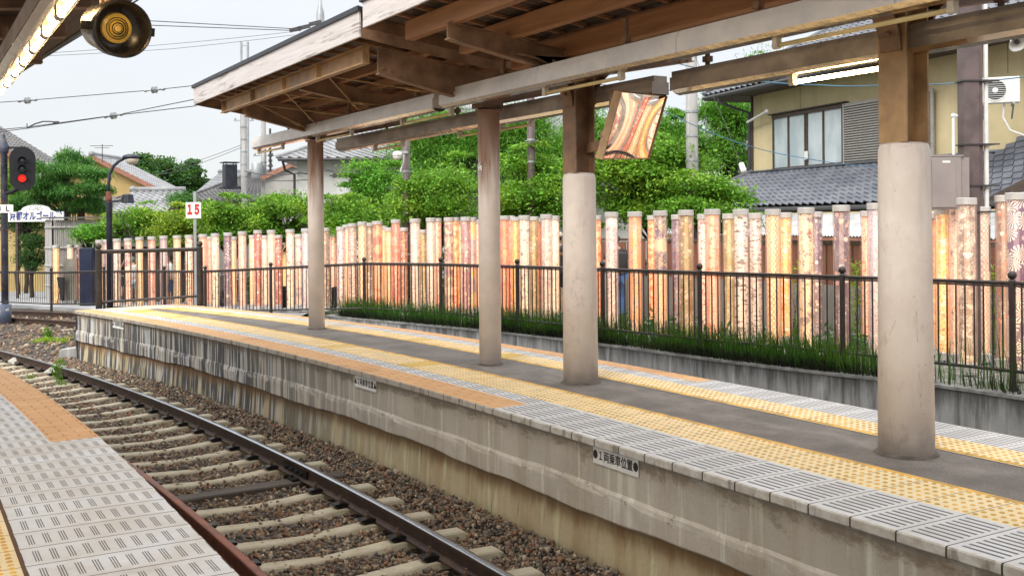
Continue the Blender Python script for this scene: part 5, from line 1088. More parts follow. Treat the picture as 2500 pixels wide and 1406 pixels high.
# ---- big tan house on the right
hx = RT*.335-FW*.942; hy = RT*.942+FW*.335        # along the facade (towards the camera), into the house
H = Loc(gz(1840, 30, 0), hx, hy)
h = thing('tan_house', 'two storey tan plaster house with blue grey tiled roofs on the right', 'house', tuple(H(0, 0, -1.0)))
b = MB(); H.box(b, 0, 15, 0, 4.6, -1.1, 5.35); b.build('wall', M_TAN, h)
b = MB()
for tt in (2.3, 5.9, 9.4): H.box(b, tt, tt+.012, -.004, .01, 4.55, 5.2)
H.box(b, 1.02, 1.06, -.03, .01, 3.0, 4.55); H.box(b, -.04, .03, -.05, .02, -1, 5.2); b.build('corner_trim', M_DWOOD, h)
b = MB(); e0 = -1.15; eb = -.9; rb = 2.05; rz = 5.32+2.95*.65
tile_roof(b, H(e0, eb, 5.32), H(16, eb, 5.32), H(16, rb, rz), H(e0+2.95, rb, rz)); tile_roof(b, H(e0, rb+2.95, 5.32), H(e0, eb, 5.32), H(e0+2.95, rb, rz), H(e0+2.95, rb+.01, rz)); tile_roof(b, H(16, rb+2.95, 5.32), H(e0, rb+2.95, 5.32), H(e0+2.95, rb, rz), H(16, rb, rz))
ro = b.build('roof', M_TILE, h); b = MB(); ridge(b, H(e0+2.95, rb, rz), H(16, rb, rz)); ridge(b, H(e0, eb, 5.33), H(e0+2.95, rb, rz), .07); b.build('ridge_tiles', M_TILE, ro, True)
b = MB(); H.box(b, e0, 16, eb+.05, .2, 5.19, 5.25); H.box(b, e0+.03, .2, eb+.05, 4.9, 5.18, 5.24); b.build('soffit', M_DWOOD, h)
b = MB(); b.tube([H(e0, eb-.05, 5.22), H(16, eb-.05, 5.22)], .06, 8); b.tube([H(e0-.05, eb, 5.22), H(e0-.05, 5, 5.22)], .06, 8); b.tube([H(-.35, eb-.02, 5.2), H(-.35, eb-.02, 5.05), H(-.2, -.5, 4.86), H(-.08, -.07, 4.72), H(-.08, -.07, 2.9)], .045, 8); b.build('gutter', M_GUT, h)
wf = MB(); H.box(wf, 1.1, 4.2, -.10, .0, 2.98, 3.05); H.box(wf, 1.1, 4.2, -.10, .0, 4.42, 4.52); H.box(wf, .98, 4.35, -.16, .0, 4.53, 4.56)
for a in (1.1, 1.82, 2.58, 2.66, 3.36, 4.14): H.box(wf, a, a+.055, -.085, .0, 3.05, 4.42)
wo = wf.build('window', M_DWOOD, h); b = MB()
for a0, a1 in ((1.155, 1.82), (1.875, 2.58), (2.715, 3.36), (3.415, 4.14)): H.box(b, a0, a1, -.05, -.03, 3.05, 4.42)
b.build('pane', M_FROST, wo); b = MB(); H.box(b, 2.63, 2.76, -.12, -.09, 3.2, 3.42); b.build('thermometer', M_WPIPE, wo)
b = MB(); H.box(b, 4.28, 7.4, -.12, -.10, 3.0, 4.5); H.box(b, 4.28, 4.33, -.15, -.1, 3, 4.5); H.box(b, 5.75, 5.8, -.15, -.1, 3, 4.5); H.box(b, 7.35, 7.42, -.15, -.1, 3, 4.5); so_ = b.build('shutter_box', M_SHUT, h)
b = MB(); z = 3.05
while z < 4.46: b.hexa([H(a, c, zz) for zz, off in ((z, -.165), (z+.014, -.165)) for a, c in ((4.34, -.12), (7.34, -.12), (7.34, off), (4.34, off))]); H.box(b, 4.34, 7.34, -.16, -.12, z, z+.03); z += .062
b.build('louvre_slats', M_SHUT, so_)
b = MB(); e2 = 1.62
tile_roof(b, H(-1.6, -e2, 1.98), H(16, -e2, 1.98), H(16, -.02, 2.96), H(.02, -.02, 2.96)); tile_roof(b, H(-1.6, 3, 1.98), H(-1.6, -e2, 1.98), H(0, -.02, 2.96), H(0, 3, 2.96))
lr = b.build('lower_roof', M_TILE, h); b = MB(); ridge(b, H(-1.6, -e2, 2.0), H(0, 0, 2.98), .07); b.bar(H(0, -.06, 2.99), H(16, -.06, 2.99), .12, .06); b.build('ridge_tiles', M_TILE, lr, True)
b = MB(); b.tube([H(-1.6, -e2-.06, 1.88), H(16, -e2-.06, 1.88)], .055, 8); H.box(b, -1.5, 16, -e2+.05, -.05, 1.78, 1.84); b.build('eave_gutter', M_GUT, h)
b = MB(); p0, p1 = H(.1, -.25, 4.42), H(1.25, -.35, 4.62); b.tube([p0, p1], .035, 8); b.ball(p1, .06); b.build('awning_arm', M_WPIPE, h)
# projecting wing with its own sloping tiled roof at the right edge
b = MB(); tile_roof(b, at(2392, 500, 19.6), at(2700, 345, 18.0), at(2700, 195, 19.4), at(2404, 392, 20.8), .22, .2); wg = b.build('wing_roof', M_TILE, h)
b = MB(); b.bar(at(2398, 462+42, 19.6), at(2700, 305+48, 18.0), .1, .2); b.build('bargeboard', M_DWOOD, wg)
b = MB(); a_, c_ = gz(2400, 19.7, 0), gz(2800, 17.6, 0); dd = (c_-a_).normalized(); b.prism([Vector((a_.x, a_.y, -1)), Vector((c_.x, c_.y, -1)), Vector((c_.x, c_.y, 2.9)), Vector((a_.x, a_.y, 1.85))], Vector((-dd.y, dd.x, 0))*-.2 if False else FW*.2); b.build('wing_wall', M_SHUT, h)
# lean-to with corrugated tin roof
def corr(b, p00, p10, p11, p01, n, amp=.018):
    rows = []
    for v in (0, 1):
        rows.append([Vector(p00).lerp(Vector(p10), i/n).lerp(Vector(p01).lerp(Vector(p11), i/n), v)+UP*amp*math.cos(math.pi*i) for i in range(n+1)])
    b.ribbon(rows, [[(0, 0)]*(n+1)]*2)
t = thing('tin_lean_to', 'pale corrugated tin lean-to roof under the tiled eave of the tan house', 'shed', tuple(H(6, -2.5, -.5)))
b = MB(); corr(b, H(.8, -3.3, 1.27), H(13, -3.3, 1.27), H(13, -1.7, 1.74), H(.8, -1.7, 1.74), 240); b.build('tin_roof', M_TIN, t)
b = MB(); H.box(b, .8, 13, -3.28, -3.22, 1.14, 1.24); b.build('fascia_board', M_BARGE, t)
b = MB(); 
for a in (1, 4, 7, 10, 13): H.box(b, a-.05, a+.05, -3.2, -3.1, -.6, 1.15)
b.build('post', M_DWOOD, t); b = MB(); H.box(b, .9, 13, -1.72, -1.66, -.8, 1.78); b.build('back_wall', M_TAN, t)
FB = [gz(1440, 22.6, 0), gz(1640, 20.9, 0), gz(1900, 18.9, 0), gz(2150, 17.2, 0), gz(2350, 16.0, 0), gz(2620, 14.7, 0)]
t = thing('board_fence', 'red brown vertical board fence on concrete blocks behind the poles on the right', 'fence', tuple(FB[2])); b = MB(); bb = MB(); rl = MB()
for p, q in zip(FB, FB[1:]):
    L = (q-p).length; n = int(L/.13); dr = (q-p)/L; nr = Vector((dr.y, -dr.x, 0))
    for i in range(n):
        c = p.lerp(q, (i+.5)/n); off = .03 if i % 2 else 0; hh = 1.16+.04*random.random(); b.box((c.x+nr.x*off, c.y+nr.y*off, (.48+hh)/2), (.118, .02, hh-.48), (dr, nr, UP))
    bb.bar((p.x, p.y, .02), (q.x, q.y, .02), .14, .9); rl.bar((p.x, p.y, 1.22), (q.x, q.y, 1.22), .09, .05)
b.build('boards', M_RWOOD, t); bb.build('block_base', M_BLOCK, t); rl.build('cap_rail', M_DWOOD, t)
t = thing('fence_awning', 'small row of rounded grey tin awnings over the brown board fence', 'awning', tuple(gz(2060, 17.6, 0)))
b = MB()
for k in range(7):
    p, q = FB[2].lerp(FB[3], k/7+.01), FB[2].lerp(FB[3], (k+1)/7-.01); P, Q = Vector((p.x, p.y, 0)), Vector((q.x, q.y, 0)); o = (HB := Vector((0, 0, 0)))
    nr = (Q-P).normalized(); nr = Vector((-nr.y, nr.x, 0)) if False else FW*-1
    rows = [[P+nr*.45*f+UP*(1.36+.16*math.cos(f*1.5)-(.03 if k % 2 else 0)), Q+nr*.45*f+UP*(1.36+.16*math.cos(f*1.5)-(.03 if k % 2 else 0))] for f in (0, .33, .66, 1)]
    b.ribbon(rows, [[(0, 0)]*2]*4)
b.build('tin_sheet', M_TIN, t)
# air conditioner outdoor unit on the wall
def aircon():
    c = at(2437, 222, 19.4); X = (RT*.93+FW*-.36).normalized(); Y = UP.cross(X); t = thing('outdoor_aircon_unit', 'white air conditioner outdoor unit mounted high on the tan wall at the right', 'air conditioner', tuple(c)); ax = (X, Y, UP)
    b = MB(); b.box(c, (.72, .26, .48), ax); o = b.build('casing', M_WPIPE, t); bevel(o, .015, 2)
    b = MB(); fr_ = -Y if Y.dot(FW) > 0 else Y; q = c+fr_*.132-X*.06; n = fr_
    b.lathe([(.205, 0), (.205, .012), (.185, .012), (.185, 0)], q, 28, (X, UP, n)); b.lathe([(.05, 0), (.05, .012), (.001, .012)], q, 16, (X, UP, n)); [b.box(q+n*.008+UP*zz, (2*math.sqrt(.19**2-zz*zz), .006, .007), ax) for zz in (-.15, -.11, -.07, -.035, 0, .035, .07, .11, .15)]
    b.build('fan_grille', M_WPIPE, t); b = MB(); b.lathe([(.2, .001), (.2, .003), (1e-4, .003)], q, 24, (X, UP, n)); b.build('fan_opening', M_DGLASS, t)
    b = MB()
    for k in range(9): b.box(c+fr_*.131-X*.32+UP*(.18-.045*k), (.09, .006, .02), ax)
    b.build('side_grille', M_DGLASS, t); b = MB()
    for sg in (-.25, .25): b.box(c+X*sg-UP*.26+fr_*-.05, (.04, .5, .03), ax); b.bar(c+X*sg-UP*.26+fr_*.1, c+X*sg-UP*.5-fr_*.3, .03, .03)
    b.build('bracket', M_GALV, t); b = MB(); b.tube([c-UP*.25+X*.1, c-UP*.5+X*.08, c-UP*.75+X*.2, c-UP*.86+X*.45, c-UP*.8+X*.9], .02, 8); b.build('hose', M_WPIPE, t)
aircon()
# ---- generic house
def house(name, label, px, D, wd, dp, zb, ze, rh, yaw, wallm, roofm, style, over=.5, wins=(), tw=.28):
    x = RT*math.cos(yaw)+FW*math.sin(yaw); y = FW*math.cos(yaw)-RT*math.sin(yaw); L = Loc(gz(px, D, 0), x, y); t = thing(name, label, 'house', tuple(L(wd/2, 0, zb)))
    b = MB(); L.box(b, 0, wd, 0, dp, zb, ze); 
    if style == 'gable_y': b.prism([L(0, 0, ze), L(wd, 0, ze), L(wd/2, 0, ze+rh*(wd/2)/(wd/2+over))], y*dp)
    if style == 'gable_x': b.prism([L(0, 0, ze), L(0, dp, ze), L(0, dp/2, ze+rh*(dp/2)/(dp/2+over))], x*wd)
    b.build('wall', wallm, t); b = MB(); o = over; rg = MB()
    if style == 'gable_x':
        tile_roof(b, L(-o, -o, ze), L(wd+o, -o, ze), L(wd+o, dp/2, ze+rh), L(-o, dp/2, ze+rh), tw); tile_roof(b, L(wd+o, dp+o, ze), L(-o, dp+o, ze), L(-o, dp/2, ze+rh), L(wd+o, dp/2, ze+rh), tw); ridge(rg, L(-o, dp/2, ze+rh), L(wd+o, dp/2, ze+rh), .11)
    elif style == 'gable_y':
        tile_roof(b, L(-o, dp+o, ze), L(-o, -o, ze), L(wd/2, -o, ze+rh), L(wd/2, dp+o, ze+rh), tw); tile_roof(b, L(wd+o, -o, ze), L(wd+o, dp+o, ze), L(wd/2, dp+o, ze+rh), L(wd/2, -o, ze+rh), tw); ridge(rg, L(wd/2, -o, ze+rh), L(wd/2, dp+o, ze+rh), .11)
    else:
        hd = min(wd, dp)/2; tile_roof(b, L(-o, -o, ze), L(wd+o, -o, ze), L(wd-hd, dp/2, ze+rh), L(hd, dp/2, ze+rh), tw); tile_roof(b, L(-o, dp+o, ze), L(-o, -o, ze), L(hd, dp/2, ze+rh), L(hd, dp/2+.01, ze+rh), tw); tile_roof(b, L(wd+o, -o, ze), L(wd+o, dp+o, ze), L(wd-hd, dp/2+.01, ze+rh), L(wd-hd, dp/2, ze+rh), tw); tile_roof(b, L(wd+o, dp+o, ze), L(-o, dp+o, ze), L(hd, dp/2, ze+rh), L(wd-hd, dp/2, ze+rh), tw)
        ridge(rg, L(hd, dp/2, ze+rh), L(wd-hd, dp/2, ze+rh), .11); ridge(rg, L(-o, -o, ze), L(hd, dp/2, ze+rh), .08); ridge(rg, L(wd+o, -o, ze), L(wd-hd, dp/2, ze+rh), .08)
    r = b.build('roof', roofm, t); rg.build('ridge_tiles', roofm, r, True)
    b = MB()
    if style == 'gable_y':
        for sg, xx in ((-1, -o), (1, wd+o)): b.bar(L(xx, -o-.03, ze-.1), L(wd/2, -o-.03, ze+rh-.1), .06, .2)
        b.build('bargeboard', M_BARGE, t)
    else:
        L.box(b, -o+.05, wd+o-.05, -o+.05, dp+o-.05, ze-.09, ze-.03); b.tube([L(-o, -o-.05, ze-.06), L(wd+o, -o-.05, ze-.06)], .06, 8); b.build('eave', M_GUT, t)
    for (a0, a1, z0, z1) in wins:
        b = MB(); L.box(b, a0-.06, a1+.06, -.05, .0, z0-.06, z0); L.box(b, a0-.06, a1+.06, -.05, .0, z1, z1+.06); L.box(b, a0-.06, a0, -.05, 0, z0, z1); L.box(b, a1, a1+.06, -.05, 0, z0, z1); f = b.build('window', M_DWOOD, t); b = MB(); L.box(b, a0, a1, -.02, -.005, z0, z1); b.build('pane', M_DGLASS, f)
    return t, L
wh, L = house('white_house', 'pale plastered house with wavy silver grey hip roof behind the first round column', 727, 38, 15, 9, -1.1, 3.98, 2.3, R(4), M_CREAM, M_TILEG, 'hip', .6, [(2.2, 2.75, 2.95, 3.3), (5.2, 6.4, 2.6, 3.4)], .34)
b = MB(); b.tube([L(-.45, -.5, 3.85), L(-.4, -.3, 3.55), L(-.1, -.06, 3.4), L(-.1, -.06, -1)], .05, 8); b.build('downpipe', M_GUT, wh)
b = MB(); tile_roof(b, L(.3, -2.4, 1.75), L(9, -2.4, 1.75), L(9, -.02, 2.75), L(2.6, -.02, 2.75), .34); lr = b.build('lower_roof', M_TILEG, wh); b = MB(); ridge(b, L(.3, -2.4, 1.78), L(2.6, 0, 2.8), .09); b.build('ridge_tiles', M_TILEG, lr, True); b = MB(); L.box(b, .8, 9, -1.9, 0, -1.1, 1.8); b.build('porch_wall', M_CREAM, wh)
gh, L = house('grey_roof_house', 'low house with dark tiled hip roof and a black metal chimney', 478, 53, 5.6, 5.5, -1.1, 2.85, 1.6, R(8), M_STONEW, M_TILED, 'hip', .6)
b = MB(); p = at(561, 430, 52.5); b.box(p, (.60, .6, 1.15)); b.box(p-UP*.6, (.9, .9, .12)); b.box(p+UP*.68, (.8, .8, .05)); 
for sx_, sy_ in ((-1, -1), (1, -1), (1, 1), (-1, 1)): b.box(p+Vector((sx_*.25, sy_*.25, .62)), (.04, .04, .12))
b.build('chimney', plain('black_chimney_metal', (.035, .04, .05), .5, .4, .3, 3), gh)
house('long_grey_house', 'long house with plain light grey sheet roof rising behind the dark tiled hip roof', 470, 60, 11, 8, -1.1, 2.7, 2.1, R(-14), M_STONEW, plain('grey_sheet_roof', (.24, .25, .265), .55, .2, .15, 1.2), 'gable_x', .5, (), 3.0)
house('beige_storehouse', 'windowless beige grey storehouse with a small tiled gable between the utility poles', 648, 47, 2.6, 4, -1.1, 3.75, .65, R(0), M_STONEW, M_TILED, 'gable_y', .15)
dh, L = house('gable_house', 'ochre gabled house with red brown bargeboards behind the pine tree', 80, 49, 6.0, 2.6, -1.1, 3.15, 1.75, R(0), M_OCHRE, M_TILEG, 'gable_y', .45, [(4.3, 4.9, 1.7, 2.4)])
b = MB(); tile_roof(b, L(2.4, -1.6, 2.2), L(4.9, -1.6, 2.2), L(4.6, -.02, 2.95), L(2.6, -.02, 2.95), .34); b.build('porch_roof', M_TILEG, dh)
house('low_tiled_house', 'low building showing a silver tiled roof slope right of the black street lamp', 285, 43, 2.0, 4.5, -1.1, 2.15, .95, R(0), M_DWOOD, M_TILEG, 'gable_x', .15)
house('big_roof_house', 'large dark roofed ochre house at the left edge behind the railway signal', -300, 41, 5.4, 2.2, -1.1, 4.2, 2.1, R(0), M_OCHRE, M_TILED, 'gable_y', .7, [(4.0, 4.7, 2.6, 3.4)])
# roof antenna on the gable house
t = thing('tv_antenna', 'thin television antenna mast standing on the ochre gabled house roof', 'antenna', tuple(at(250, 392, 48)))
b = MB(); p = at(250, 392, 48); b.tube([p-UP*.1, p+UP*.75], .018, 6)
for z_, l in ((.68, .55), (.58, .35)): b.tube([p+UP*z_-RT*l, p+UP*z_+RT*l*.9], .012, 5)
for k in range(5): b.tube([p+UP*.68+RT*(-.5+.23*k)-FW*.2, p+UP*.68+RT*(-.5+.23*k)+FW*.2], .008, 4)
b.tube([p+UP*.1, p+UP*.02+RT*.9], .008, 4); b.build('mast', M_GUT, t)
# ---- bamboo screen fence and the little roofed notice shed
M_BAMB = m_wood('grey_weathered_bamboo', (.30, .29, .275), (.46, .44, .415), (16, 16, 1))
t = thing('bamboo_screen_fence', 'tall grey weathered bamboo screen fence with capped top at the left', 'fence', tuple(gz(110, 34, -1)))
bs = MB(); br = MB(); bc = MB(); A0, A1, A2 = gz(112, 34.2, 0), gz(128, 33.6, 0), gz(405, 35.6, 0)
for p, q in ((A0, A1), (A1, A2)):
    L_ = (q-p).length; n = int(L_/.062)
    for i in range(n+1):
        c = p.lerp(q, i/n); bs.tube([(c.x, c.y, -1.1), (c.x, c.y, 1.78+.02*random.random())], .030, 5)
    for z_ in (-.35, .3, .88, 1.55): br.tube([(p.x-FW.x*.05, p.y-FW.y*.05, z_), (q.x-FW.x*.05, q.y-FW.y*.05, z_)], .04, 6)
    bc.bar((p.x, p.y, 1.86), (q.x, q.y, 1.86), .34, .05)
bs.build('bamboo_canes', M_BAMB, t); br.build('cross_poles', M_BAMB, t); bc.build('cap_board', M_TILED, t)
K = Loc(gz(247, 33.2, 0), RT, FW); t = thing('notice_shed', 'small dark wooden notice shed with grey board roof behind the far poles', 'shed', tuple(K(.9, 0, -1)))
b = MB(); K.box(b, .1, 1.85, .3, 1.4, -1, 1.0); b.build('cabinet', M_DWOOD, t); b = MB(); b.hexa([K(-.12, -.15, .92), K(2.0, -.15, .92), K(1.95, .8, 1.30), K(-.05, .8, 1.30), K(-.12, -.15, .97), K(2.0, -.15, .97), K(1.95, .8, 1.37), K(-.05, .8, 1.37)]); b.hexa([K(-.12, 1.75, .92), K(2.0, 1.75, .92), K(1.95, .8, 1.30), K(-.05, .8, 1.30), K(-.12, 1.75, .97), K(2.0, 1.75, .97), K(1.95, .8, 1.37), K(-.05, .8, 1.37)])
for k in range(4): b.hexa([K(-.13, -.16+.24*k, .975+.097*k), K(2.01, -.16+.24*k, .975+.097*k), K(2.0, .06+.24*k, 1.04+.097*k), K(-.12, .06+.24*k, 1.04+.097*k), K(-.13, -.16+.24*k, 1.0+.097*k), K(2.01, -.16+.24*k, 1.0+.097*k), K(2.0, .06+.24*k, 1.055+.097*k), K(-.12, .06+.24*k, 1.055+.097*k)])
b.build('board_roof', M_TILED, t); b = MB(); b.bar(K(-.2, .8, 1.42), K(2.1, .8, 1.46), .2, .1); b.build('ridge_board', M_TILED, t)
# music box shop sign
def shopsign():
    L_ = Loc(gz(20, 34.9, 0), RT, FW); wd = 135*34.9/F; z0 = 1.62+(550-541)*34.9/F; z1 = 1.62+(550-500)*34.9/F
    t = thing('shop_sign', 'white arched shop sign with dark blue Japanese lettering below the pine tree', 'sign', tuple(L_(wd/2, 0, z0)))
    zs = z0+.38*(z1-z0)+.12; prof = [(0, z0), (wd, z0), (wd, zs), (wd*.84, zs)]
    for i in range(17):
        q = math.pi*i/16; prof.append((wd/2+wd*.26*math.cos(q), zs+.06+(z1-zs-.06)*math.sin(q)))
    prof += [(wd*.16, zs), (0, zs)]
    b = MB(); b.prism([L_(a, 0, z) for a, z in prof], FW*.06); b.build('board', M_WHITE, t)
    c = L_(wd/2, -.004, z0+.2*(z1-z0)+.06); text('京都オルゴール堂', .31, M_BLUE, 'lettering', t, c, RT, UP, .035, wd/(.30*8)*.92)
    b = MB(); cc = L_(wd/2, -.005, zs+.04)
    for k in range(7): a = math.pi*(.08+.84*k/6); b.bar(cc+RT*.05*math.cos(a)+UP*.05*math.sin(a), cc+RT*.2*math.cos(a)+UP*.2*math.sin(a), .008, .012, FW); b.ball(cc+RT*.22*math.cos(a)+UP*.22*math.sin(a), .018, n=6, m=4)
    b.build('sparkle_emblem', plain('grey_emblem_paint', (.3, .3, .32), .6), t)
    b = MB()
    for a in (.25, wd-.25): L_.box(b, a-.04, a+.04, .06, .14, -1.1, z0+.3)
    b.build('post', M_DWOOD, t)
shopsign()
L_ = Loc(gz(30, 39.5, 0), RT, FW); t = thing('garden_wall', 'ochre plastered garden wall below the arched shop sign', 'wall', tuple(L_(.6, 0, -1))); b = MB(); L_.box(b, -1.5, 1.3, 0, .2, -1.1, 1.5); b.build('panel', M_OCHRE, t); b = MB(); L_.box(b, -1.6, 1.4, -.1, .3, 1.5, 1.58); b.build('coping', M_TILED, t)
L_ = Loc(gz(156, 36.5, 0), RT, FW); t = thing('lattice_screen', 'small dark red lattice screen peeking over the bamboo fence', 'screen', tuple(L_(.3, 0, 1))); b = MB(); L_.box(b, 0, .7, 0, .05, 2.2, 2.26); L_.box(b, .5, .72, -.01, .06, 1.7, 2.28)
for k in range(6): L_.box(b, .02+.09*k, .05+.09*k, 0, .04, 1.6, 2.2)
L_.box(b, 0, .05, 0, .05, -1, 2.2); b.build('lattice', M_RWOOD, t)

# ================================================================== TREES AND PLANTS
def leafcloud(name, clumps, size, asp, mat, parent, flat=.6, droop=.0):
    """clumps: (centre, rx, rz, count). Every leaf is its own small folded blade."""
    C_ = []; 
    for (c, rx, rz, n) in clumps:
        d = np.clip(rng.normal(size=(n, 3)), -2.1, 2.1)*np.array([.62*rng.uniform(.8, 1.5), .45, .5]); th = rng.uniform(0, 3.14); ct, st = math.cos(th), math.sin(th)
        e = np.stack([d[:, 0]*ct-d[:, 1]*st, d[:, 0]*st+d[:, 1]*ct, d[:, 2]-.22*(d[:, 0]**2+d[:, 1]**2)*(rx/max(rz, .01))*.35+rng.normal()*.25*d[:, 0]], 1)
        C_.append(np.array(tuple(c))+e*np.array([rx, rx, rz]))
    P = np.concatenate(C_); n = len(P)
    nr = rng.normal(size=(n, 3))*np.array([1-flat*.5, 1-flat*.5, 1]); nr[:, 2] += flat*1.2; nr /= np.linalg.norm(nr, axis=1)[:, None]
    a = rng.normal(size=(n, 3)); a[:, 2] -= droop; a -= (a*nr).sum(1)[:, None]*nr; a /= np.linalg.norm(a, axis=1)[:, None]; bt = np.cross(nr, a)
    s = size*rng.uniform(.6, 1.35, (n, 1)); w_ = s*asp
    q = np.stack([P-a*s*.5, P+bt*w_*.5+nr*s*.06, P+a*s*.5, P-bt*w_*.5+nr*s*.06], 1).reshape(-1, 3)
    return fastmesh(name, q, np.arange(4*n).reshape(-1, 4), mat, None, parent, ROOT[root_of(parent).name])
def limb(b, p, q, r0, r1, wob=.12, n=5):
    p, q = Vector(p), Vector(q); L = (q-p).length; pts = [p.lerp(q, i/n)+Vector((rng.normal(), rng.normal(), rng.normal()*.6))*wob*L*.25*math.sin(math.pi*i/n) for i in range(n+1)]
    b.tube(pts, [r0+(r1-r0)*i/n for i in range(n+1)], 6); return pts
def tree(name, label, cat, box, D, zb, mat, n, size, layers=True, asp=.55, clump=.55, tr=.09, dz=1.0, group=None, droop=.0, ragged=.25, deep=.8, trunkpx=None, ncl=None):
    """crown fills the pixel box (x0,y0,x1,y1) of the photo at depth D"""
    x0, y0, x1, y1 = box; cx = (x0+x1)/2; k = D/F; hw = (x1-x0)/2*k; zt = at(cx, y0, D).z; zl = at(cx, y1, D).z; cz = (zt+zl)/2; hh = (zt-zl)/2
    base = gz(trunkpx or cx, D, zb); t = thing(name, label, cat, tuple(base), 0, group); cen = gz(cx, D, cz)
    n = int(n*(2.1 if size < .1 else 1.8)); nc = ncl or int(max(12, min(64, hw*hh*4.6/(clump*clump)))); cl = []
    for i in range(nc):
        for _ in range(30):
            d = Vector((rng.uniform(-1, 1), rng.uniform(-1, 1), rng.uniform(-1, 1)))
            if d.length < 1: break
        if d.length < .55: d = d.normalized()*rng.uniform(.5, .95)
        c = cen+RT*d.x*(hw-clump*.5)+FW*d.y*hw*deep+UP*d.z*max(.1, hh-clump*.3)
        rx = clump*rng.uniform(.55, 1.7); cl.append((c, rx, rx*(rng.uniform(.26, .55) if layers else .75), int(n/nc*rng.uniform(.6, 1.4))))
    for _ in range(int(nc*ragged*2)+3):   # stray sprigs breaking the outline
        th = rng.uniform(0, 6.28); c = cen+RT*math.cos(th)*hw*rng.uniform(.9, 1.1)+FW*rng.uniform(-.5, .5)*hw+UP*math.sin(th)*hh*rng.uniform(.85, 1.2); cl.append((c, clump*.55, clump*.15, int(n/nc*.2)))
    leafcloud('crown', cl, size, asp, mat, t, .7 if layers else .35, droop)
    b = MB(); fork = base+UP*max(.5, (zl-zb)*.75); fork = Vector((fork.x, fork.y, fork.z)); limb(b, base-UP*.15, fork, tr, tr*.75)
    for (c, rx, rz, m) in cl[:min(len(cl), 26)]:
        mid = fork.lerp(Vector(c), .5)+UP*.1*hh; pts = limb(b, fork, mid, tr*.5, tr*.3); limb(b, pts[-1], Vector(c), tr*.28, tr*.07)
    b.build('trunk', M_BARK, t, True); return t
GZ = -.5
tree('maple_tree', 'yellow green maple with layered sprays directly right of the number 15 sign', 'tree', (488, 470, 645, 600), 31.5, -.9, M_LMAPLE, 9000, .088, clump=.5)
tree('maple_tree', 'low yellow tinged maple left of the number 15 sign, over the bamboo fence', 'tree', (385, 496, 500, 596), 33, -1, M_LYEL, 5000, .088, clump=.42)
tree('maple_tree', 'green maple in front of the bamboo screen just right of the black lamp post', 'tree', (258, 496, 400, 585), 33.6, -1, M_LMAPLE, 4200, .088, clump=.4)
tree('maple_tree', 'small leafy maple branch over the bamboo screen left of the lamp post', 'tree', (185, 548, 258, 604), 32.8, -1, M_LBRIGHT, 1600, .088, clump=.28)
tree('maple_tree', 'maple with dark branches behind the crimson dotted pole, left of the first round column', 'tree', (600, 468, 765, 592), 31, -.9, M_LMAPLE, 9500, .088, clump=.5)
tree('maple_tree', 'deep green maple immediately right of the first round column', 'tree', (770, 480, 900, 580), 29, -.8, M_LMAPLE, 7000, .088, clump=.48)
tree('maple_tree', 'bright feathery light green tree in front of the white house', 'tree', (845, 395, 1010, 560), 31, -.8, M_LBRIGHT, 13000, .088, clump=.5, layers=True)
tree('maple_tree', 'broad green maple between the two round columns', 'tree', (960, 380, 1180, 565), 28, -.8, M_LMAPLE, 16000, .088, clump=.55)
tree('maple_tree', 'dense maple between the sticker column and the mirror column', 'tree', (1195, 372, 1400, 560), 26.5, -.7, M_LMAPLE, 15000, .088, clump=.55)
tree('maple_tree', 'large dark maple with spreading sprays below the mirror and left of the tan house', 'tree', (1440, 335, 1700, 560), 24, -.6, M_LMAPLE, 19000, .088, clump=.55, trunkpx=1610)
tree('maple_tree', 'maple spray reaching right over the concrete utility pole foot toward the tiled lower roof', 'tree', (1640, 415, 1835, 555), 22.5, -.5, M_LMAPLE, 9000, .075, clump=.42, trunkpx=1703)
bam = 'bamboo behind the garden'
tree('bamboo_clump', 'tall feathery bamboo left of the sticker column, rising above the maples', 'bamboo', (985, 262, 1180, 440), 37, -1, M_LBAMB, 13000, .19, layers=False, asp=.16, clump=.7, group=bam, droop=1.2)
tree('bamboo_clump', 'tall bamboo right of the sticker column around the brown utility pole', 'bamboo', (1180, 262, 1385, 450), 36, -1, M_LBAMB, 15000, .19, layers=False, asp=.16, clump=.7, group=bam, droop=1.2)
tree('bamboo_clump', 'bamboo between the mirror column and the hanging mirror', 'bamboo', (1385, 278, 1495, 450), 37, -1, M_LBAMB, 8000, .19, layers=False, asp=.16, clump=.6, group=bam, droop=1.2)
tree('bamboo_clump', 'bamboo grove right of the concrete utility pole beside the tan house', 'bamboo', (1690, 235, 1865, 420), 35.5, -1, M_LBAMB, 11000, .18, layers=False, asp=.16, clump=.6, group=bam, droop=1.2, ragged=.6)
tree('bamboo_clump', 'bamboo tips between the mirror and the concrete utility pole', 'bamboo', (1590, 285, 1700, 430), 35, -1, M_LBAMB, 8000, .19, layers=False, asp=.16, clump=.55, group=bam, droop=1.2)
tree('bamboo_clump', 'sparse bamboo tips poking above the rear light trough against the sky', 'bamboo', (1815, 128, 1925, 200), 46, -1, M_LBAMB, 900, .2, layers=False, asp=.14, clump=.5, group=bam, droop=1.2)
tree('tall_tree', 'distant dark round topped tree behind the street lamp, left of the pair', 'tree', (322, 374, 430, 480), 75, -1, M_LDARK, 7000, .24, layers=False, clump=.85, tr=.2)
tree('tall_tree', 'distant dark round topped tree, right of the pair, left of the utility pole', 'tree', (425, 398, 502, 482), 75, -1, M_LDARK, 5000, .24, layers=False, clump=.7, tr=.2)
tree('tall_tree', 'distant low green trees filling the gap under the street lamp head', 'tree', (285, 420, 350, 480), 72, -1, M_LDARK, 3500, .24, layers=False, clump=.6, tr=.15)
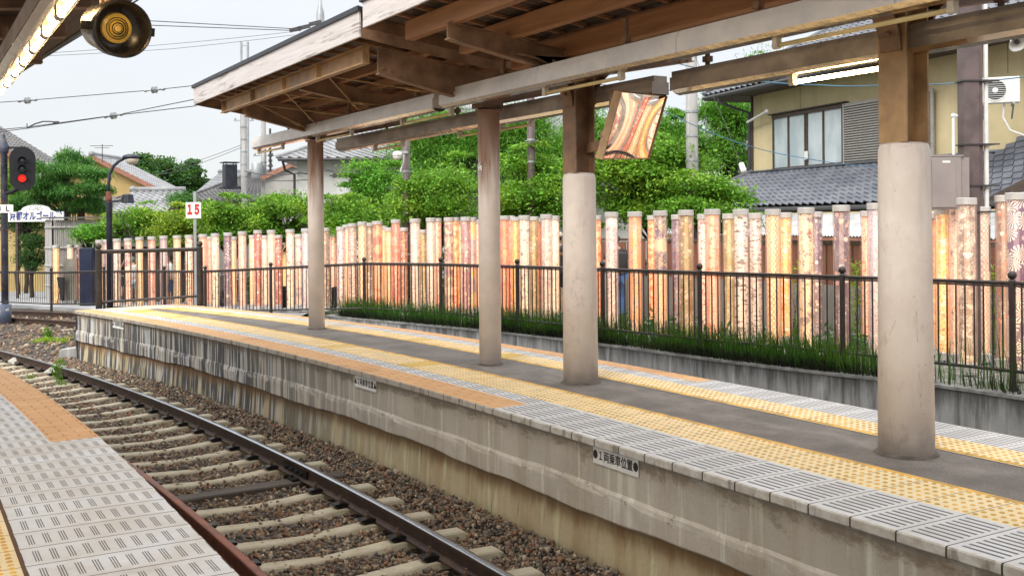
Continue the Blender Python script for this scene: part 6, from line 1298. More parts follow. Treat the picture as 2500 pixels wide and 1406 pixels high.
# layered garden pine
def pine():
    D = 36; b0 = gz(165, D, -1); t = thing('pine_tree', 'trained pine tree with flat needle pads beside the railway signal', 'tree', tuple(b0)); b = MB()
    pads = [(165, 385, 44, 16), (190, 398, 30, 14), (120, 412, 46, 17), (205, 415, 52, 18), (150, 440, 60, 18), (232, 428, 26, 13), (100, 452, 40, 17), (195, 458, 62, 18), (245, 466, 32, 14), (75, 470, 40, 20), (130, 482, 60, 20), (205, 490, 54, 16), (60, 500, 44, 20), (160, 512, 60, 16), (235, 505, 30, 14)]
    cl = []; ax = []
    for i, (x, y, w_, h_) in enumerate(pads):
        d = D+rng.uniform(-.8, .8); k = d/F
        for _ in range(5): 
            c = at(x+rng.uniform(-.6, .6)*w_, y+rng.uniform(-.5, .5)*h_, d+rng.uniform(-.5, .5)); cl.append((c, w_*k*.55, h_*k*.7, 430))
        ax.append(at(x, y+h_*.6, d))
    o = leafcloud('crown', cl, .17, .16, M_LPINE, t, -.25, -1.6)
    tr_ = [b0-UP*.1, at(158, 520, D), at(168, 470, D), at(160, 430, D), at(166, 390, D)]; b.tube(tr_, [.14, .12, .09, .06, .03], 8)
    for a in ax:
        j = min(range(1, 5), key=lambda i: abs(tr_[i].z-(a.z-.25))); limb(b, tr_[j], a, .045, .015, .25)
    b.build('trunk', M_BARK, t, True)
pine()
tree('garden_pine', 'small dark garden pine below the shop sign against the ochre wall', 'tree', (48, 560, 104, 655), 35.5, -1, M_LDARK, 2600, .11, layers=True, asp=.25, clump=.32)
tree('willow_shrub', 'bright drooping shrub directly behind the signal head at the left edge', 'shrub', (20, 360, 70, 510), 37.5, -1, M_LBAMB, 2500, .16, layers=False, asp=.2, clump=.4, droop=1.5)
tree('garden_shrub', 'dark shrub under the pine between signal post and bamboo screen', 'shrub', (15, 480, 110, 560), 38.2, -1, M_LDARK, 3500, .12, layers=True, clump=.4)
tree('small_garden_pine', 'dark little pine crown between the bamboo fence top and the number 15 sign', 'tree', (420, 468, 470, 512), 38, -1, M_LPINE, 1800, .12, layers=True, asp=.2, clump=.3)
# clipped dark hedges behind the poles
def hedge(label, p0, p1, zb, zt, th, n, mat):
    P0, P1 = gz(*p0, 0), gz(*p1, 0); c = (P0+P1)/2; t = thing('hedge', label, 'hedge', (c.x, c.y, zb), 0, 'hedges behind the poles'); L_ = (P1-P0).length; m = int(L_/.5)+1
    cl = [(P0.lerp(P1, rng.random())+UP*rng.uniform(zb+.1, zt-.15)+FW*rng.uniform(-th, th), .34, .26, int(n/(m*5))) for _ in range(m*5)]
    leafcloud('foliage', cl, .095, .5, mat, t, .3); b = MB()
    for i in range(m): q = P0.lerp(P1, (i+.5)/m); limb(b, Vector((q.x, q.y, zb-.1)), Vector((q.x, q.y, zt-.3)), .025, .012)
    b.build('stems', M_BARK, t)
hedge('dark leafy hedge behind the poles between the first round column and the sticker column', (800, 29.5), (1190, 26), -.75, .95, .5, 14000, M_LDARK)
hedge('dark leafy hedge behind the poles between the sticker column and the purple block pole', (1195, 26), (1600, 22.3), -.6, 1.15, .5, 15000, M_LDARK)
hedge('dark hedge behind the far poles left of the first round column', (560, 33), (800, 30.5), -.9, .15, .4, 6000, M_LDARK)
hedge('low green ground bushes at the feet of the poles on the right', (1480, 19.3), (2480, 14.2), -.45, -.18, .5, 5000, M_LDARK)
def sprout(label, px, D, h_, n):
    p = gz(px, D, 0); z = zg(p.y)-.03; t = thing('bamboo_grass', label, 'plant', (p.x, p.y, z), 0, 'thin bamboo shoots by the board fence'); cl = [(Vector((p.x, p.y, z+h_*f))+RT*rng.normal()*.14, .16, .12, int(n/8)) for f in np.linspace(.2, 1, 8)]
    leafcloud('leaves', cl, .12, .16, M_LYEL, t, .2, .6); b = MB(); 
    for _ in range(4): limb(b, Vector((p.x, p.y, z)), Vector((p.x, p.y, z+h_))+RT*rng.normal()*.15, .006, .003)
    b.build('stems', M_BARK, t)
sprout('thin yellowish bamboo shoots right of the golden floral pole', 1936, 17.3, 1.25, 260); sprout('yellowish bamboo shoots between the circle pole and the thick near column', 2090, 16.4, 1.2, 420); sprout('bamboo shoots between the red net pole and the orange dot pole', 2425, 14.9, 1.25, 420)

# ================================================================== POLES, LAMPS, SIGNALS, WIRES
def upole(name, label, px, yt, D, r, mat, zb=-1.1, arms=(), taper=.8):
    p = gz(px, D, 0); zt = at(px, yt, D).z; t = thing(name, label, 'utility pole', (p.x, p.y, zb)); b = MB(); b.lathe([(r, zb), (r*taper, zt), (r*.5, zt+.03)], (p.x, p.y, 0), 16); b.build('shaft', mat, t, True)
    for z_, l, w_ in arms: b = MB(); b.box((p.x, p.y, z_), (l, w_, w_), (RT, FW, UP)); [b.lathe([(.03, 0), (.05, .05), (.03, .1)], Vector((p.x, p.y, z_+w_/2))+RT*l*f, 8) for f in (-.42, .42)]; b.build('crossarm', M_GALV, t)
    for k in range(5): 
        b = MB(); z_ = zt-.9-.55*k; b.lathe([(r*.9+.012, z_), (r*.9+.012, z_+.05)], (p.x, p.y, 0), 12); b.tube([Vector((p.x, p.y, z_))-RT*.16, Vector((p.x, p.y, z_))+RT*.16], .012, 5); b.build('clamp', M_GALV, t)
    return t
upole('utility_pole', 'pale concrete utility pole left of the far canopy corner with twin steel mast on top', 597, 262, 46, .15, M_CONCP, arms=((6.2, .9, .06),))
t = upole('utility_pole', 'second concrete utility pole with transformer between the canopy end and white house', 645, 296, 50, .15, M_CONCP, arms=((4.9, 1.0, .06), (4.4, .9, .06)))
b = MB(); p = at(628, 418, 49.6); b.lathe([(.25, -.4), (.27, -.36), (.27, .36), (.24, .4)], p, 16); b.build('transformer', M_GALV, t, True); b = MB(); p = at(660, 380, 49.8); [b.box(p+UP*(.25*k), (.12, .3, .14), (RT, FW, UP)) for k in range(-3, 4)]; b.tube([p-UP*2, p+UP*1.3], .05, 6); b.build('cable_rack', M_GUT, t)
t = thing('twin_steel_mast', 'twin thin steel poles with cross ties showing over the canopy fascia', 'mast', tuple(gz(597, 60, -1))); b = MB()
for x in (589, 605): b.tube([gz(x, 60, -1), at(x, 103, 60)], .07, 8)
for y in (112, 150, 200): b.bar(at(589, y, 60), at(605, y, 60), .05, .05)
b.build('mast', M_GALV, t)
upole('utility_pole', 'dark brown steel pole right of the sticker column in the bamboo', 1298, 150, 26, .105, M_BROWNP, -.8, taper=.95); upole('utility_pole', 'dark brown steel pole carrying the white dome camera', 993, 338, 27.5, .105, M_BROWNP, -.8, taper=.95)
t = upole('utility_pole', 'thick grey concrete pole right of the hanging mirror', 1691, 120, 23.5, .155, M_CONCP, -.6, taper=.82); b = MB(); p = at(1691, 131, 23.5); b.lathe([(.15, -.04), (.15, .04)], p, 14); b.box(p+RT*.18, (.16, .05, .05), (RT, FW, UP)); b.box(p-RT*.18, (.12, .05, .05), (RT, FW, UP)); b.build('pole_band', M_GUT, t)
t = thing('utility_pole', 'distant pointed pole top with cable boxes above the canopy fascia', 'utility pole', tuple(gz(786, 48, -1))); b = MB(); p = gz(786, 48, 0); b.lathe([(.2, -1), (.19, at(786, 40, 48).z), (.17, at(786, 30, 48).z), (.1, at(786, 18, 48).z), (.05, at(786, -20, 48).z)], (p.x, p.y, 0), 12); b.build('shaft', M_GALV, t, True)
b = MB()
for (x, y) in ((722, 73), (742, 68), (770, 58)): q = at(x, y, 47.5); b.bar(q-RT*.28-UP*.05, q+RT*.28+UP*.08, .14, .16)
b.build('cable_closure', M_GUT, t)
def camera_dome():
    q = at(970, 381, 27.0); t = thing('security_camera', 'white dome security camera on a bracket beside the brown steel pole', 'camera', tuple(q)); b = MB(); b.ball(q, .12, n=14, m=8); b.lathe([(.125, .0), (.13, .03), (.11, .09), (.05, .12)], q, 14); b.build('dome', M_WPIPE, t, True); b = MB(); b.bar(q+UP*.1, at(993, 372, 27.4), .06, .06); b.tube([at(985, 378, 27.2), at(985, 395, 27.2), at(978, 418, 27.2)], .02, 6); b.build('bracket', M_WPIPE, t)
camera_dome()
# boxed brown column with conduits and cabinet at the right
def serv():
    D = 13.9; p = gz(2366, D, 0); t = thing('service_column', 'square brown steel column with strapped pipes beside the grey brown cabinet', 'steel column', (p.x, p.y, -.4)); ax = (RT, FW, UP); zt = 5.2
    b = MB(); b.box((p.x, p.y, (zt-.4)/2), (.205, .2, zt+.4), ax); b.build('post', M_BROWNP, t); q = p+RT*.15
    b = MB(); b.box((q.x-.03*RT.x, q.y-.03*RT.y, 2.4), (.1, .12, 5.4), ax); b.build('cable_duct', M_BROWNP, t); q = p+RT*.225-FW*.03
    b = MB(); b.tube([(q.x, q.y, .9), (q.x, q.y, 1.52)], .036, 10); b.build('lower_pipe', M_GUT, t); b = MB(); b.tube([(q.x, q.y, 1.45), (q.x, q.y, 5)], .030, 10); b.build('conduit', M_WPIPE, t)
    q = p-RT*.2; b = MB(); b.tube([(q.x, q.y, 1.2), (q.x, q.y, at(2332, 290, D).z), *( [tuple(Vector((q.x, q.y, at(2332, 282, D).z))+RT*.05)] )], .022, 8); b.ball((q.x, q.y, at(2332, 283, D).z), .034); b.build('conduit', M_WPIPE, t)
    for z_ in (2.05, 2.6, 3.45, 1.7): b = MB(); b.box((p.x+RT.x*.1, p.y+RT.y*.1, z_), (.46, .24, .018), ax); b.tube([Vector((p.x, p.y, z_))+RT*.2-FW*.1, Vector((p.x, p.y, z_))+RT*.36-FW*.12], .012, 6); b.build('strap', M_GUT, t)
    c = thing('electric_cabinet', 'grey brown metal cabinet fixed left of the square brown column', 'cabinet', (p.x-RT.x*.3, p.y-RT.y*.3, .4)); x0, x1, y0, y1 = 2262, 2338, 390, 600; a, z1, z0 = at(x0, 480, 13.7), at(2300, 384, 13.7).z, at(2300, 512, 13.7).z; wd = (x1-x0)*13.7/F
    m = plain('cabinet_paint', (.27, .235, .225), .5, 0, .08, 3); cc = Vector((a.x, a.y, (z0+z1)/2))+RT*wd/2; b = MB(); b.box(cc, (wd, .25, z1-z0), ax); o = b.build('casing', m, c); bevel(o, .006); b = MB(); b.box(cc-FW*.13-RT*.03, (wd-.1, .02, z1-z0-.06), ax); b.build('door', m, c); b = MB(); b.box(cc+FW*.02+UP*((z1-z0)/2+.012), (wd+.05, .3, .02), ax); b.build('lid', m, c); b = MB(); b.box(cc-FW*.143+UP*((z1-z0)/2-.07), (.10, .004, .025), ax); b.build('label_plate', M_WHITE, c)
    b = MB(); b.box(cc+RT*(wd/2+.06)+FW*.02, (.115, .22, z1-z0-.02), ax); b.build('side_box', m, c)
serv()
def speaker():
    q = at(2483, 104, 12.2); ax = (q-Vector((0, 0, EYE))).normalized()*-1+RT*.5-UP*.6; ax.normalize(); x = UP.cross(ax).normalized(); t = thing('loudspeaker', 'pale horn loudspeaker hanging at the upper right edge', 'loudspeaker', tuple(q)); b = MB(); b.lathe([(.03, -.2), (.035, -.1), (.06, -.05), (.105, .03), (.11, .035), (.1, .025), (.05, -.04), (.001, -.05)], q, 20, (x, ax.cross(x), ax)); b.build('horn', M_WPIPE, t, True); b = MB(); b.tube([q-ax*.15, q-ax*.1-RT*.05+UP*.2, q-RT*.1+UP*.26], .016, 6); b.build('bracket', M_GALV, t); b = MB(); b.lathe([(.03, -.02), (.03, .01), (.001, .012)], q, 10, (x, ax.cross(x), ax)); b.build('driver', M_GUT, t)
speaker()
M_LAMPB = plain('blue_black_iron', (.03, .035, .055), .4, .2, .25, 6); M_SIG = plain('matt_black_signal', (.010, .011, .015), .7, 0, .3, 5); M_POSTB = None
def m_post():
    t = NT('chipped_blue_grey_paint'); o = t.obj(); n = t.noise(o, 5, 6, .7); c = t.mix(t.ss(t.noise(o, 1.6, 3), .4, .6), (.06, .075, .12), (.14, .16, .21)); c = t.mix(t.ss(n, .55, .6), c, (.16, .09, .075)); c = t.mix(t.ss(t.noise(t.mapv(o, (1, 1, 1), (4, 4, 2)), 9, 5), .62, .66), c, (.3, .29, .28)); return t.fin(c, .6)
M_POSTB = m_post()
def railsignal():
    D = 26.6; p = gz(11, D, 0); zt = at(11, 375, D).z; t = thing('railway_signal', 'black oval railway signal showing red on a chipped blue grey post', 'railway signal', (p.x, p.y, -.95)); k = D/F
    b = MB(); b.lathe([(.085, -.95), (.083, zt), (.11, zt+.02), (.12, zt+.12), (.13, zt+.16), (.06, zt+.36), (.02, zt+.46), (.035, zt+.48), (.001, zt+.56)], (p.x, p.y, 0), 16); b.build('post', M_POSTB, t, True)
    b = MB(); z1 = at(14, 743, D).z; b.lathe([(.155, -.93), (.15, z1), (.09, z1+.01)], (p.x, p.y, 0), 18); b.build('post_sleeve', M_POSTB, t, True)
    n = -ray(55, 412); n.z = 0; n.normalize(); RX = UP.cross(n).normalized(); c = at(55, 412, D); hw, hh = 29.5*k, 54*k; prof = []
    for i in range(24):
        a = 2*math.pi*i/24; s_ = 1 if math.sin(a) >= 0 else -1; prof.append(c+RX*hw*math.cos(a)+UP*(s_*(hh-hw)+hw*math.sin(a)))
    b = MB(); b.prism([q-n*.02 for q in prof], n*.03); b.build('backplate', M_SIG, t)
    b = MB(); b.box(c-UP*.02-n*.11, (hw*1.0, .2, hh*1.55), (RX, -n, UP)); b.build('lamp_case', M_SIG, t)
    for y, on in ((393, 0), (413, 0), (436, 1)):
        q = at(54, y, D)+n*.03; r = .092
        b = MB(); b.lathe([(r, 0), (r, .02), (r*.1, .045), (.001, .046)], q-n*.0, 16, (RX, UP, n)); l_ = b.build('lens', emit('red_signal_light', (.9, .02, .012), .75) if on else M_DGLASS, t)
        if on: l_['label'] = 'lit red lens'
        b = MB(); N = 12
        for i in range(N):
            a0, a1 = math.pi*(-.12+1.24*i/N), math.pi*(-.12+1.24*(i+1)/N); o0, o1 = RX*math.cos(a0)+UP*math.sin(a0), RX*math.cos(a1)+UP*math.sin(a1); b.hexa([q+o0*r*1.02, q+o1*r*1.02, q+o1*r*1.1+n*.11, q+o0*r*1.1+n*.11, q+o0*r*1.22, q+o1*r*1.22, q+o1*r*1.22+n*.11, q+o0*r*1.22+n*.11])
        b.build('visor', M_SIG, t)
    b = MB(); a_, e_ = at(12, 473, D), at(42, 465, D); b.tube([a_, a_.lerp(e_, .6), e_+UP*.03, e_+UP*.12], .055, 10); b.bar(at(10, 361, D), at(45, 361, D), .04, .05); b.build('support_arm', M_SIG, t)
    s_ = thing('signal_number_plate', 'white plate reading 3 L on the signal post', 'sign', tuple(at(15, 510, D))); q = at(11, 510, D)-FW*.10; b = MB(); b.box(q+RT*.02, (48*k, .012, 20*k), (RT, FW, UP)); b.build('plate', M_WHITE, s_); text('3  L', .2, M_INK, 'lettering', s_, q-FW*.008+RT*.02, RT, UP, .02)
railsignal()
def streetlamp():
    D = 23.2; p = gz(267, D, 0); k = D/F; t = thing('street_lamp', 'black iron street lamp with curved arm and glass bowl head', 'street lamp', (p.x, p.y, -1.0)); b = MB(); b.lathe([(.07, -1), (.065, at(267, 495, D).z), (.07, at(267, 493, D).z)], (p.x, p.y, 0), 12); b.build('post', M_LAMPB, t, True)
    b = MB(); b.lathe([(.07, 0), (.075, .05), (.05, .2), (.03, .22)], at(265, 491, D), 10); b.build('rust_collar', M_RUSTRED, t)
    b = MB(); b.tube([at(265, 482, D), at(265, 450, D), at(268, 425, D), at(277, 406, D), at(290, 394, D), at(303, 387, D)], .036, 8); b.build('curved_arm', M_LAMPB, t, True)
    c = at(320, 386, D); b = MB(); b.ball(c+UP*.02, .2, (1, .75, .36), ax=(RT, FW, UP)); b.build('lamp_hood', M_LAMPB, t, True); b = MB(); b.ball(c-UP*.045+RT*.02, .145, (1, .85, .75), ax=(RT, FW, UP)); g_ = NT('smoked_glass_bowl'); g_.fin((.55, .5, .42), .15); b.build('glass_bowl', g_.m, t, True)
    b = MB(); a_ = at(256, 494, D); e_ = at(300, 490, D); b.bar(a_, e_, .05, .05); b.tube([at(283, 484, D), at(300, 478, D)], .015, 6); b.build('cross_arm', M_LAMPB, t)
    c = at(312, 485, D); X = (RT*.8-FW*.6).normalized(); ax = (X, UP.cross(X), UP); b = MB(); s_ = .10; b.hexa([c+ax[0]*i*s_*1.25+ax[1]*j*s_-UP*.1 for i, j in ((-1, -1), (1, -1), (1, 1), (-1, 1))]+[c+ax[0]*i*s_*.95+ax[1]*j*s_*.8+UP*.1 for i, j in ((-1, -1), (1, -1), (1, 1), (-1, 1))]); o = b.build('flood_lamp', M_LAMPB, t); bevel(o, .02)
    b = MB(); b.box(c-ax[1]*.1-UP*.03, (.19, .012, .1), ax); b.build('flood_glass', M_DGLASS, t)
streetlamp()
def sign15():
    D = 23.3; p = gz(476, D, 0); k = D/F; t = thing('number_sign', 'white square sign with red number 15 on a thin grey pole', 'sign', (p.x, p.y, -1)); b = MB(); b.box((p.x, p.y, (at(476, 468, D).z-1)/2), (.06, .04, at(476, 468, D).z+1), (RT, FW, UP)); b.build('pole', M_GALV, t); c = at(473.5, 513.5, D)-FW*.04; b = MB(); b.box(c, (37*k, .012, 39*k), (RT, FW, UP)); b.build('plate', M_WHITE, t); text('１５', .27, M_RED, 'number', t, c-FW*.008+UP*.0, RT, UP, .07, .60)
sign15()
t = thing('navy_cabinet', 'tall navy blue cabinet standing behind the roadside railing', 'cabinet', tuple(gz(208, 31.4, -.95))); K = Loc(gz(192, 31.2, 0), RT, FW); b = MB(); K.box(b, 0, .42, 0, .5, -.85, at(208, 606, 31.2).z); o = b.build('body', plain('navy_enamel', (.012, .017, .045), .4, .1, .2, 3), t); bevel(o, .015); b = MB(); K.box(b, -.06, .48, -.06, .56, -.97, -.84); b.build('plinth', M_LAMPB, t); b = MB(); K.box(b, .03, .39, -.012, 0, -.75, .75); b.build('door', plain('navy_enamel_door', (.014, .02, .052), .35, .1, .1, 3), t)
t = thing('information_board', 'brushed grey information board on a block foot left of the navy cabinet', 'board', tuple(gz(168, 31.9, -.95))); K = Loc(gz(153, 31.9, 0), RT, FW); b = MB(); K.box(b, 0, .40, 0, .08, -.7, at(168, 632, 31.9).z); b.build('panel', plain('dull_bronze_board', (.27, .245, .20), .35, .5, .35, 1.6), t); b = MB(); K.box(b, .40, .44, -.01, .09, -.7, at(168, 631, 31.9).z); b.build('edge', M_BARGE, t); b = MB(); K.box(b, .05, .36, -.05, .15, -.98, -.7); b.build('foot', M_CONCP, t)
t = thing('easel', 'black tapered easel stand between the gold pole and the information board', 'easel', tuple(gz(145, 31.7, -.95))); b = MB(); b.prism([at(138, 677, 31.7), at(155, 677, 31.7), at(155, 735, 31.7), at(150, 735, 31.7)], FW*.06); b.build('panel', M_SIG, t); b = MB(); b.tube([at(146, 708, 31.75), at(139, 742, 31.5)], .012, 5); b.tube([at(150, 708, 31.75), at(155, 744, 31.6)], .012, 5); b.tube([at(143, 730, 31.6), at(153, 730, 31.65)], .01, 5); b.build('leg', M_SIG, t)
# wires
def wire(label, pts, r=.012, ins=(), mat=M_GUT, sag=0.0, name='overhead_wire'):
    P = [at(*p) for p in pts]; t = thing(name, label, 'wire', tuple(P[0]), 0, 'overhead wires'); b = MB(); Q = []
    for a, c in zip(P, P[1:]):
        for i in range(8): f = i/8; Q.append(a.lerp(c, f)-UP*sag*4*f*(1-f))
    Q.append(P[-1]); b.tube(Q, r, 5); b.build('cable', mat, t)
    for (x, y, D) in ins:
        q = at(x, y, D); dr = (P[-1]-P[0]).normalized(); s_ = dr.cross(UP).normalized(); ax = (s_, dr.cross(s_), dr); b = MB(); b.lathe([(.02, -.3), (.035, -.28), (.035, -.22), (.02, -.2), (.02, -.06), (.085, -.045), (.085, -.038), (.02, -.02), (.02, .02), (.085, .038), (.085, .045), (.02, .06), (.02, .2), (.035, .22), (.035, .28), (.02, .3)], q, 10, ax); b.build('insulator', M_GALV, t)
wire('wire with two disc insulators crossing the sky at the left, the upper one', [(-40, 253, 26), (65, 246, 26), (377, 220, 24.5), (480, 209, 24)], .010, [(67, 246, 26), (377, 220, 24.5)])
wire('lower contact wire with one disc insulator ending at the canopy corner', [(-60, 330, 27), (65, 314, 26), (277, 283, 25), (480, 242, 24)], .011, [(277, 283, 25)])
wire('lowest trolley wire running to the canopy corner', [(-60, 323, 27), (75, 310, 26), (250, 286, 25), (480, 259, 24)], .011)
t = thing('wire_pull_off', 'curved dark pull-off arm clipped to the trolley wires', 'wire fitting', tuple(at(68, 313, 26))); b = MB(); b.tube([at(66, 313, 26), at(85, 303, 26), at(105, 297, 26), at(122, 297, 26), at(137, 299, 26)], .018, 6); b.tube([at(66, 302, 26), at(66, 315, 26)], .012, 5); b.build('arm', M_GUT, t); b = MB(); b.box(at(137, 299, 26), (.14, .05, .05), (RT, FW, UP)); b.build('clamp', M_GUT, t)
wire('upper dark cable pair reaching the pointed pole, top cable', [(300, 48, 40), (735, 72, 47)], .018); wire('upper dark cable pair reaching the pointed pole, lower cable', [(300, 60, 40), (735, 76, 47)], .018)
wire('thin high wire below the dark cable pair, upper of two', [(100, 131, 45), (420, 108, 46), (725, 77, 47)], .010, sag=.02); wire('thin high wire below the dark cable pair, lower of two', [(90, 138, 45), (420, 120, 46), (720, 86, 47)], .010, sag=.02)
wire('wire climbing from the far trees to the utility pole, upper of two', [(300, 452, 70), (420, 412, 55), (590, 354, 46)], .012, sag=.05); wire('wire climbing from the far trees to the utility pole, lower of two', [(380, 425, 55), (430, 418, 52), (590, 360, 46)], .012, sag=.05)
wire('cable close under the left canopy edge', [(26, 193, 14.1), (150, 116, 12.2), (250, 55, 10.8), (350, -8, 9.3)], .009)
wire('twisted black cables sagging across the white house front, upper', [(597, 418, 45), (735, 422, 37.5), (780, 408, 37), (940, 428, 36.5), (1010, 440, 36)], .022, sag=.12); wire('twisted black cables sagging across the white house front, lower', [(600, 430, 45), (735, 440, 37.4), (790, 416, 36.8), (990, 420, 36)], .016, sag=.1)
t = thing('cable_junction', 'black cable junction box hung on the cables before the white house', 'cable box', tuple(at(826, 427, 36.4))); b = MB(); q = at(826, 429, 36.4); b.bar(q-RT*.2, q+RT*.2, .14, .16); b.bar(q-RT*.3, q+RT*.3, .06, .06); b.build('case', M_GUT, t)
M_BLUEC = plain('blue_cable', (.05, .15, .24), .5, 0, .3, 2)
wire('blue cable sagging from the mirror down across the tan house window', [(1560, 240, 21), (1650, 285, 21.5), (1800, 348, 22), (1950, 384, 22.3), (2145, 408, 22), (2330, 416, 20)], .009, (), M_BLUEC, .03); wire('blue cable passing in front of the tan house just under its eave', [(1600, 138, 20), (1700, 166, 21), (1830, 196, 21.5), (2000, 208, 21.5), (2140, 209, 21), (2340, 203, 19), (2560, 180, 17)], .011, (), M_BLUEC, .02)
wire('slanting guy wire with white insulator beside the concrete pole', [(1694, 133, 23.3), (1770, 300, 22), (1815, 420, 21), (1900, 640, 19.5)], .0055, (), M_GUT)
t = thing('guy_insulator', 'white porcelain insulator on the slanting guy wire', 'insulator', tuple(at(1813, 410, 21))); b = MB(); q = at(1813, 410, 21); dr = (at(1817, 424, 20.9)-at(1808, 398, 21.1)).normalized(); s_ = dr.cross(FW).normalized(); b.lathe([(.02, -.13), (.055, -.11), (.06, 0), (.055, .11), (.02, .13)], q, 10, (s_, dr.cross(s_), dr)); b.build('body', M_WPIPE, t)
wire('dark cable along the sky behind the mirror', [(1440, 205, 30), (1530, 212, 30), (1640, 222, 30)], .012)

# ---- louvred boxes, plants and bits beside the track
def louv(label, x0, x1, y0, D):
    k = D/F; p = gz(x0, D, 0); z0 = zg(p.y)-.02; z1 = at(x0, y0, D).z; K = Loc(p, RT, FW); t = thing('louvred_box', label, 'equipment box', tuple(K((x1-x0)*k/2, 0, z0)), 0, 'black louvred boxes behind the poles'); wd = (x1-x0)*k; b = MB(); K.box(b, 0, wd, .03, .5, z0, z1); b.build('case', M_SIG, t); b = MB(); z = z0+.06
    while z < z1-.04:
        b.hexa([K(.02, .03, z+.03), K(wd-.02, .03, z+.03), K(wd-.02, 0, z), K(.02, 0, z), K(.02, .03, z+.04), K(wd-.02, .03, z+.04), K(wd-.02, 0, z+.012), K(.02, 0, z+.012)]); z += .06
    for a in (0, wd-.02, wd/2-.01): K.box(b, a, a+.02, -.005, .03, z0, z1)
    b.build('louvres', M_SIG, t)
louv('black louvred box behind the red dotted pole, left of the berry leaf pole', 672, 700, 701, 27.9); louv('black louvred box between the berry leaf pole and the first round column', 718, 745, 702, 27.6); louv('narrow black louvred box right of the taupe dotted pole', 808, 824, 702, 26.9); louv('narrow dark louvred box behind the brown post left of a railing post', 643, 656, 700, 28.6)
t = thing('parked_scooter', 'dark motor scooter standing behind the violet dotted pole', 'scooter', tuple(gz(545, 30.5, -.85))); q = gz(545, 30.5, -.85); b = MB()
for a in (-.1, 1.05):
    for i in range(16):
        a0, a1 = 2*math.pi*i/16, 2*math.pi*(i+1)/16; c = q+FW*a+UP*.25; b.bar(c+FW*.22*math.cos(a0)+UP*.22*math.sin(a0), c+FW*.22*math.cos(a1)+UP*.22*math.sin(a1), .09, .08, RT)
b.build('tyre', M_SIG, t); b = MB(); b.prism([q-FW*.12+UP*.35-RT*.12, q-FW*.05+UP*.95-RT*.12, q+FW*.1+UP*.9-RT*.12, q+FW*.15+UP*.4-RT*.12, q+FW*.5+UP*.35-RT*.12, q+FW*.6+UP*.75-RT*.12, q+FW*1.2+UP*.75-RT*.12, q+FW*1.2+UP*.4-RT*.12, q+FW*.5+UP*.2-RT*.12], RT*.24); b.build('body', M_GUT, t); b = MB(); b.tube([q-FW*.02+UP*1.0-RT*.3, q+UP*1.02, q-FW*.02+UP*1.0+RT*.3], .018, 6); b.build('handlebar', M_GUT, t)
def weed(label, px, py, z, h_, n, name='weed', size=.05):
    p = onz(px, py, z); t = thing(name, label, 'weed', tuple(p), 0); cl = [(p+UP*h_*f+Vector((rng.normal()*.03, rng.normal()*.03, 0)), .06+.05*(1-f), .05, int(n/7)) for f in np.linspace(.15, 1, 7)]; leafcloud('leaves', cl, size, .35, M_WEED, t, .2); b = MB(); b.tube([p-UP*.03, p+UP*h_*.5, p+UP*h_], .005, 5); b.build('stem', M_WEED, t)
weed('tall bright green weed growing in the ballast near the first sleepers by the orange paving', 138, 932, -.96, .34, 260); weed('small green weed just below the tall weed in the ballast', 150, 943, -.97, .09, 60); weed('low weed tuft beside the orange paving in the ballast', 74, 926, -.97, .07, 60)
weed('little upright weed on the stones left of the platform end wall', 119, 826, -.95, .22, 140, size=.08)
p = onz(165, 830, -.95); t = thing('grass_patch', 'flat yellow green weed patch on the stones at the platform end wall', 'weeds', tuple(p)); leafcloud('leaves', [(p+RT*rng.uniform(-.5, .4)+FW*rng.uniform(-.4, .4)+UP*.03, .2, .05, 90) for _ in range(9)], .07, .35, M_LYEL, t, .4)
def rag(label, px, py, sx_, sy_):
    p = onz(px, py, -.94); t = thing('sandbag', label, 'bag', tuple(p), 0, 'pale sacks lying in the ballast'); b = MB(); N, m = 18, 8; vs = []
    for j in range(m+1):
        for i in range(N):
            a, e = 2*math.pi*i/N, math.pi/2*j/m; r = math.cos(e)*(1+.16*math.sin(3*a+j)+.1*math.sin(7*a)); vs.append(p+RT*sx_*r*math.cos(a)+FW*sy_*r*math.sin(a)+UP*(.12*math.sin(e)*(1+.2*math.sin(5*a))-.02))
    b.add(vs, [(j*N+i, j*N+(i+1) % N, (j+1)*N+(i+1) % N, (j+1)*N+i) for j in range(m) for i in range(N)]); tag(b.build('sandbag', plain('dirty_white_sack', (.47, .45, .40), .9, 0, .2, 9, .3), None, True, tuple(p)), label, 'bag', 'pale sacks lying in the ballast'); bpy.data.objects.remove(t)
rag('dirty white sack lying against the rail near the orange paving, farther one', 48, 884, .21, .16); rag('dirty white sack lying behind the tall green weed', 137, 911, .2, .15)
t = thing('concrete_block', 'pale broken concrete block on the stones at the foot of the platform end', 'block', tuple(onz(178, 868, -.95))); b = MB(); p = onz(178, 868, -.95); b.prism([p+RT*-.3+UP*-.05, p+RT*.3+UP*-.05, p+RT*.28+UP*.10, p+RT*.05+UP*.16, p+RT*-.26+UP*.12], FW*.3); o = b.build('block', M_CONCP, t); bevel(o, .015)
t = thing('dry_twig', 'bare dry twigs leaning on the platform wall above the ballast', 'twig', tuple(onz(612, 985, -.97))); b = MB(); p = onz(618, 990, -.97)
for a, c in ((-.1, .5), (.02, .42), (.12, .3), (-.18, .25)): limb(b, p, p+RT*a+UP*c+FW*.05, .004, .002)
b.build('stem', M_BARK, t)

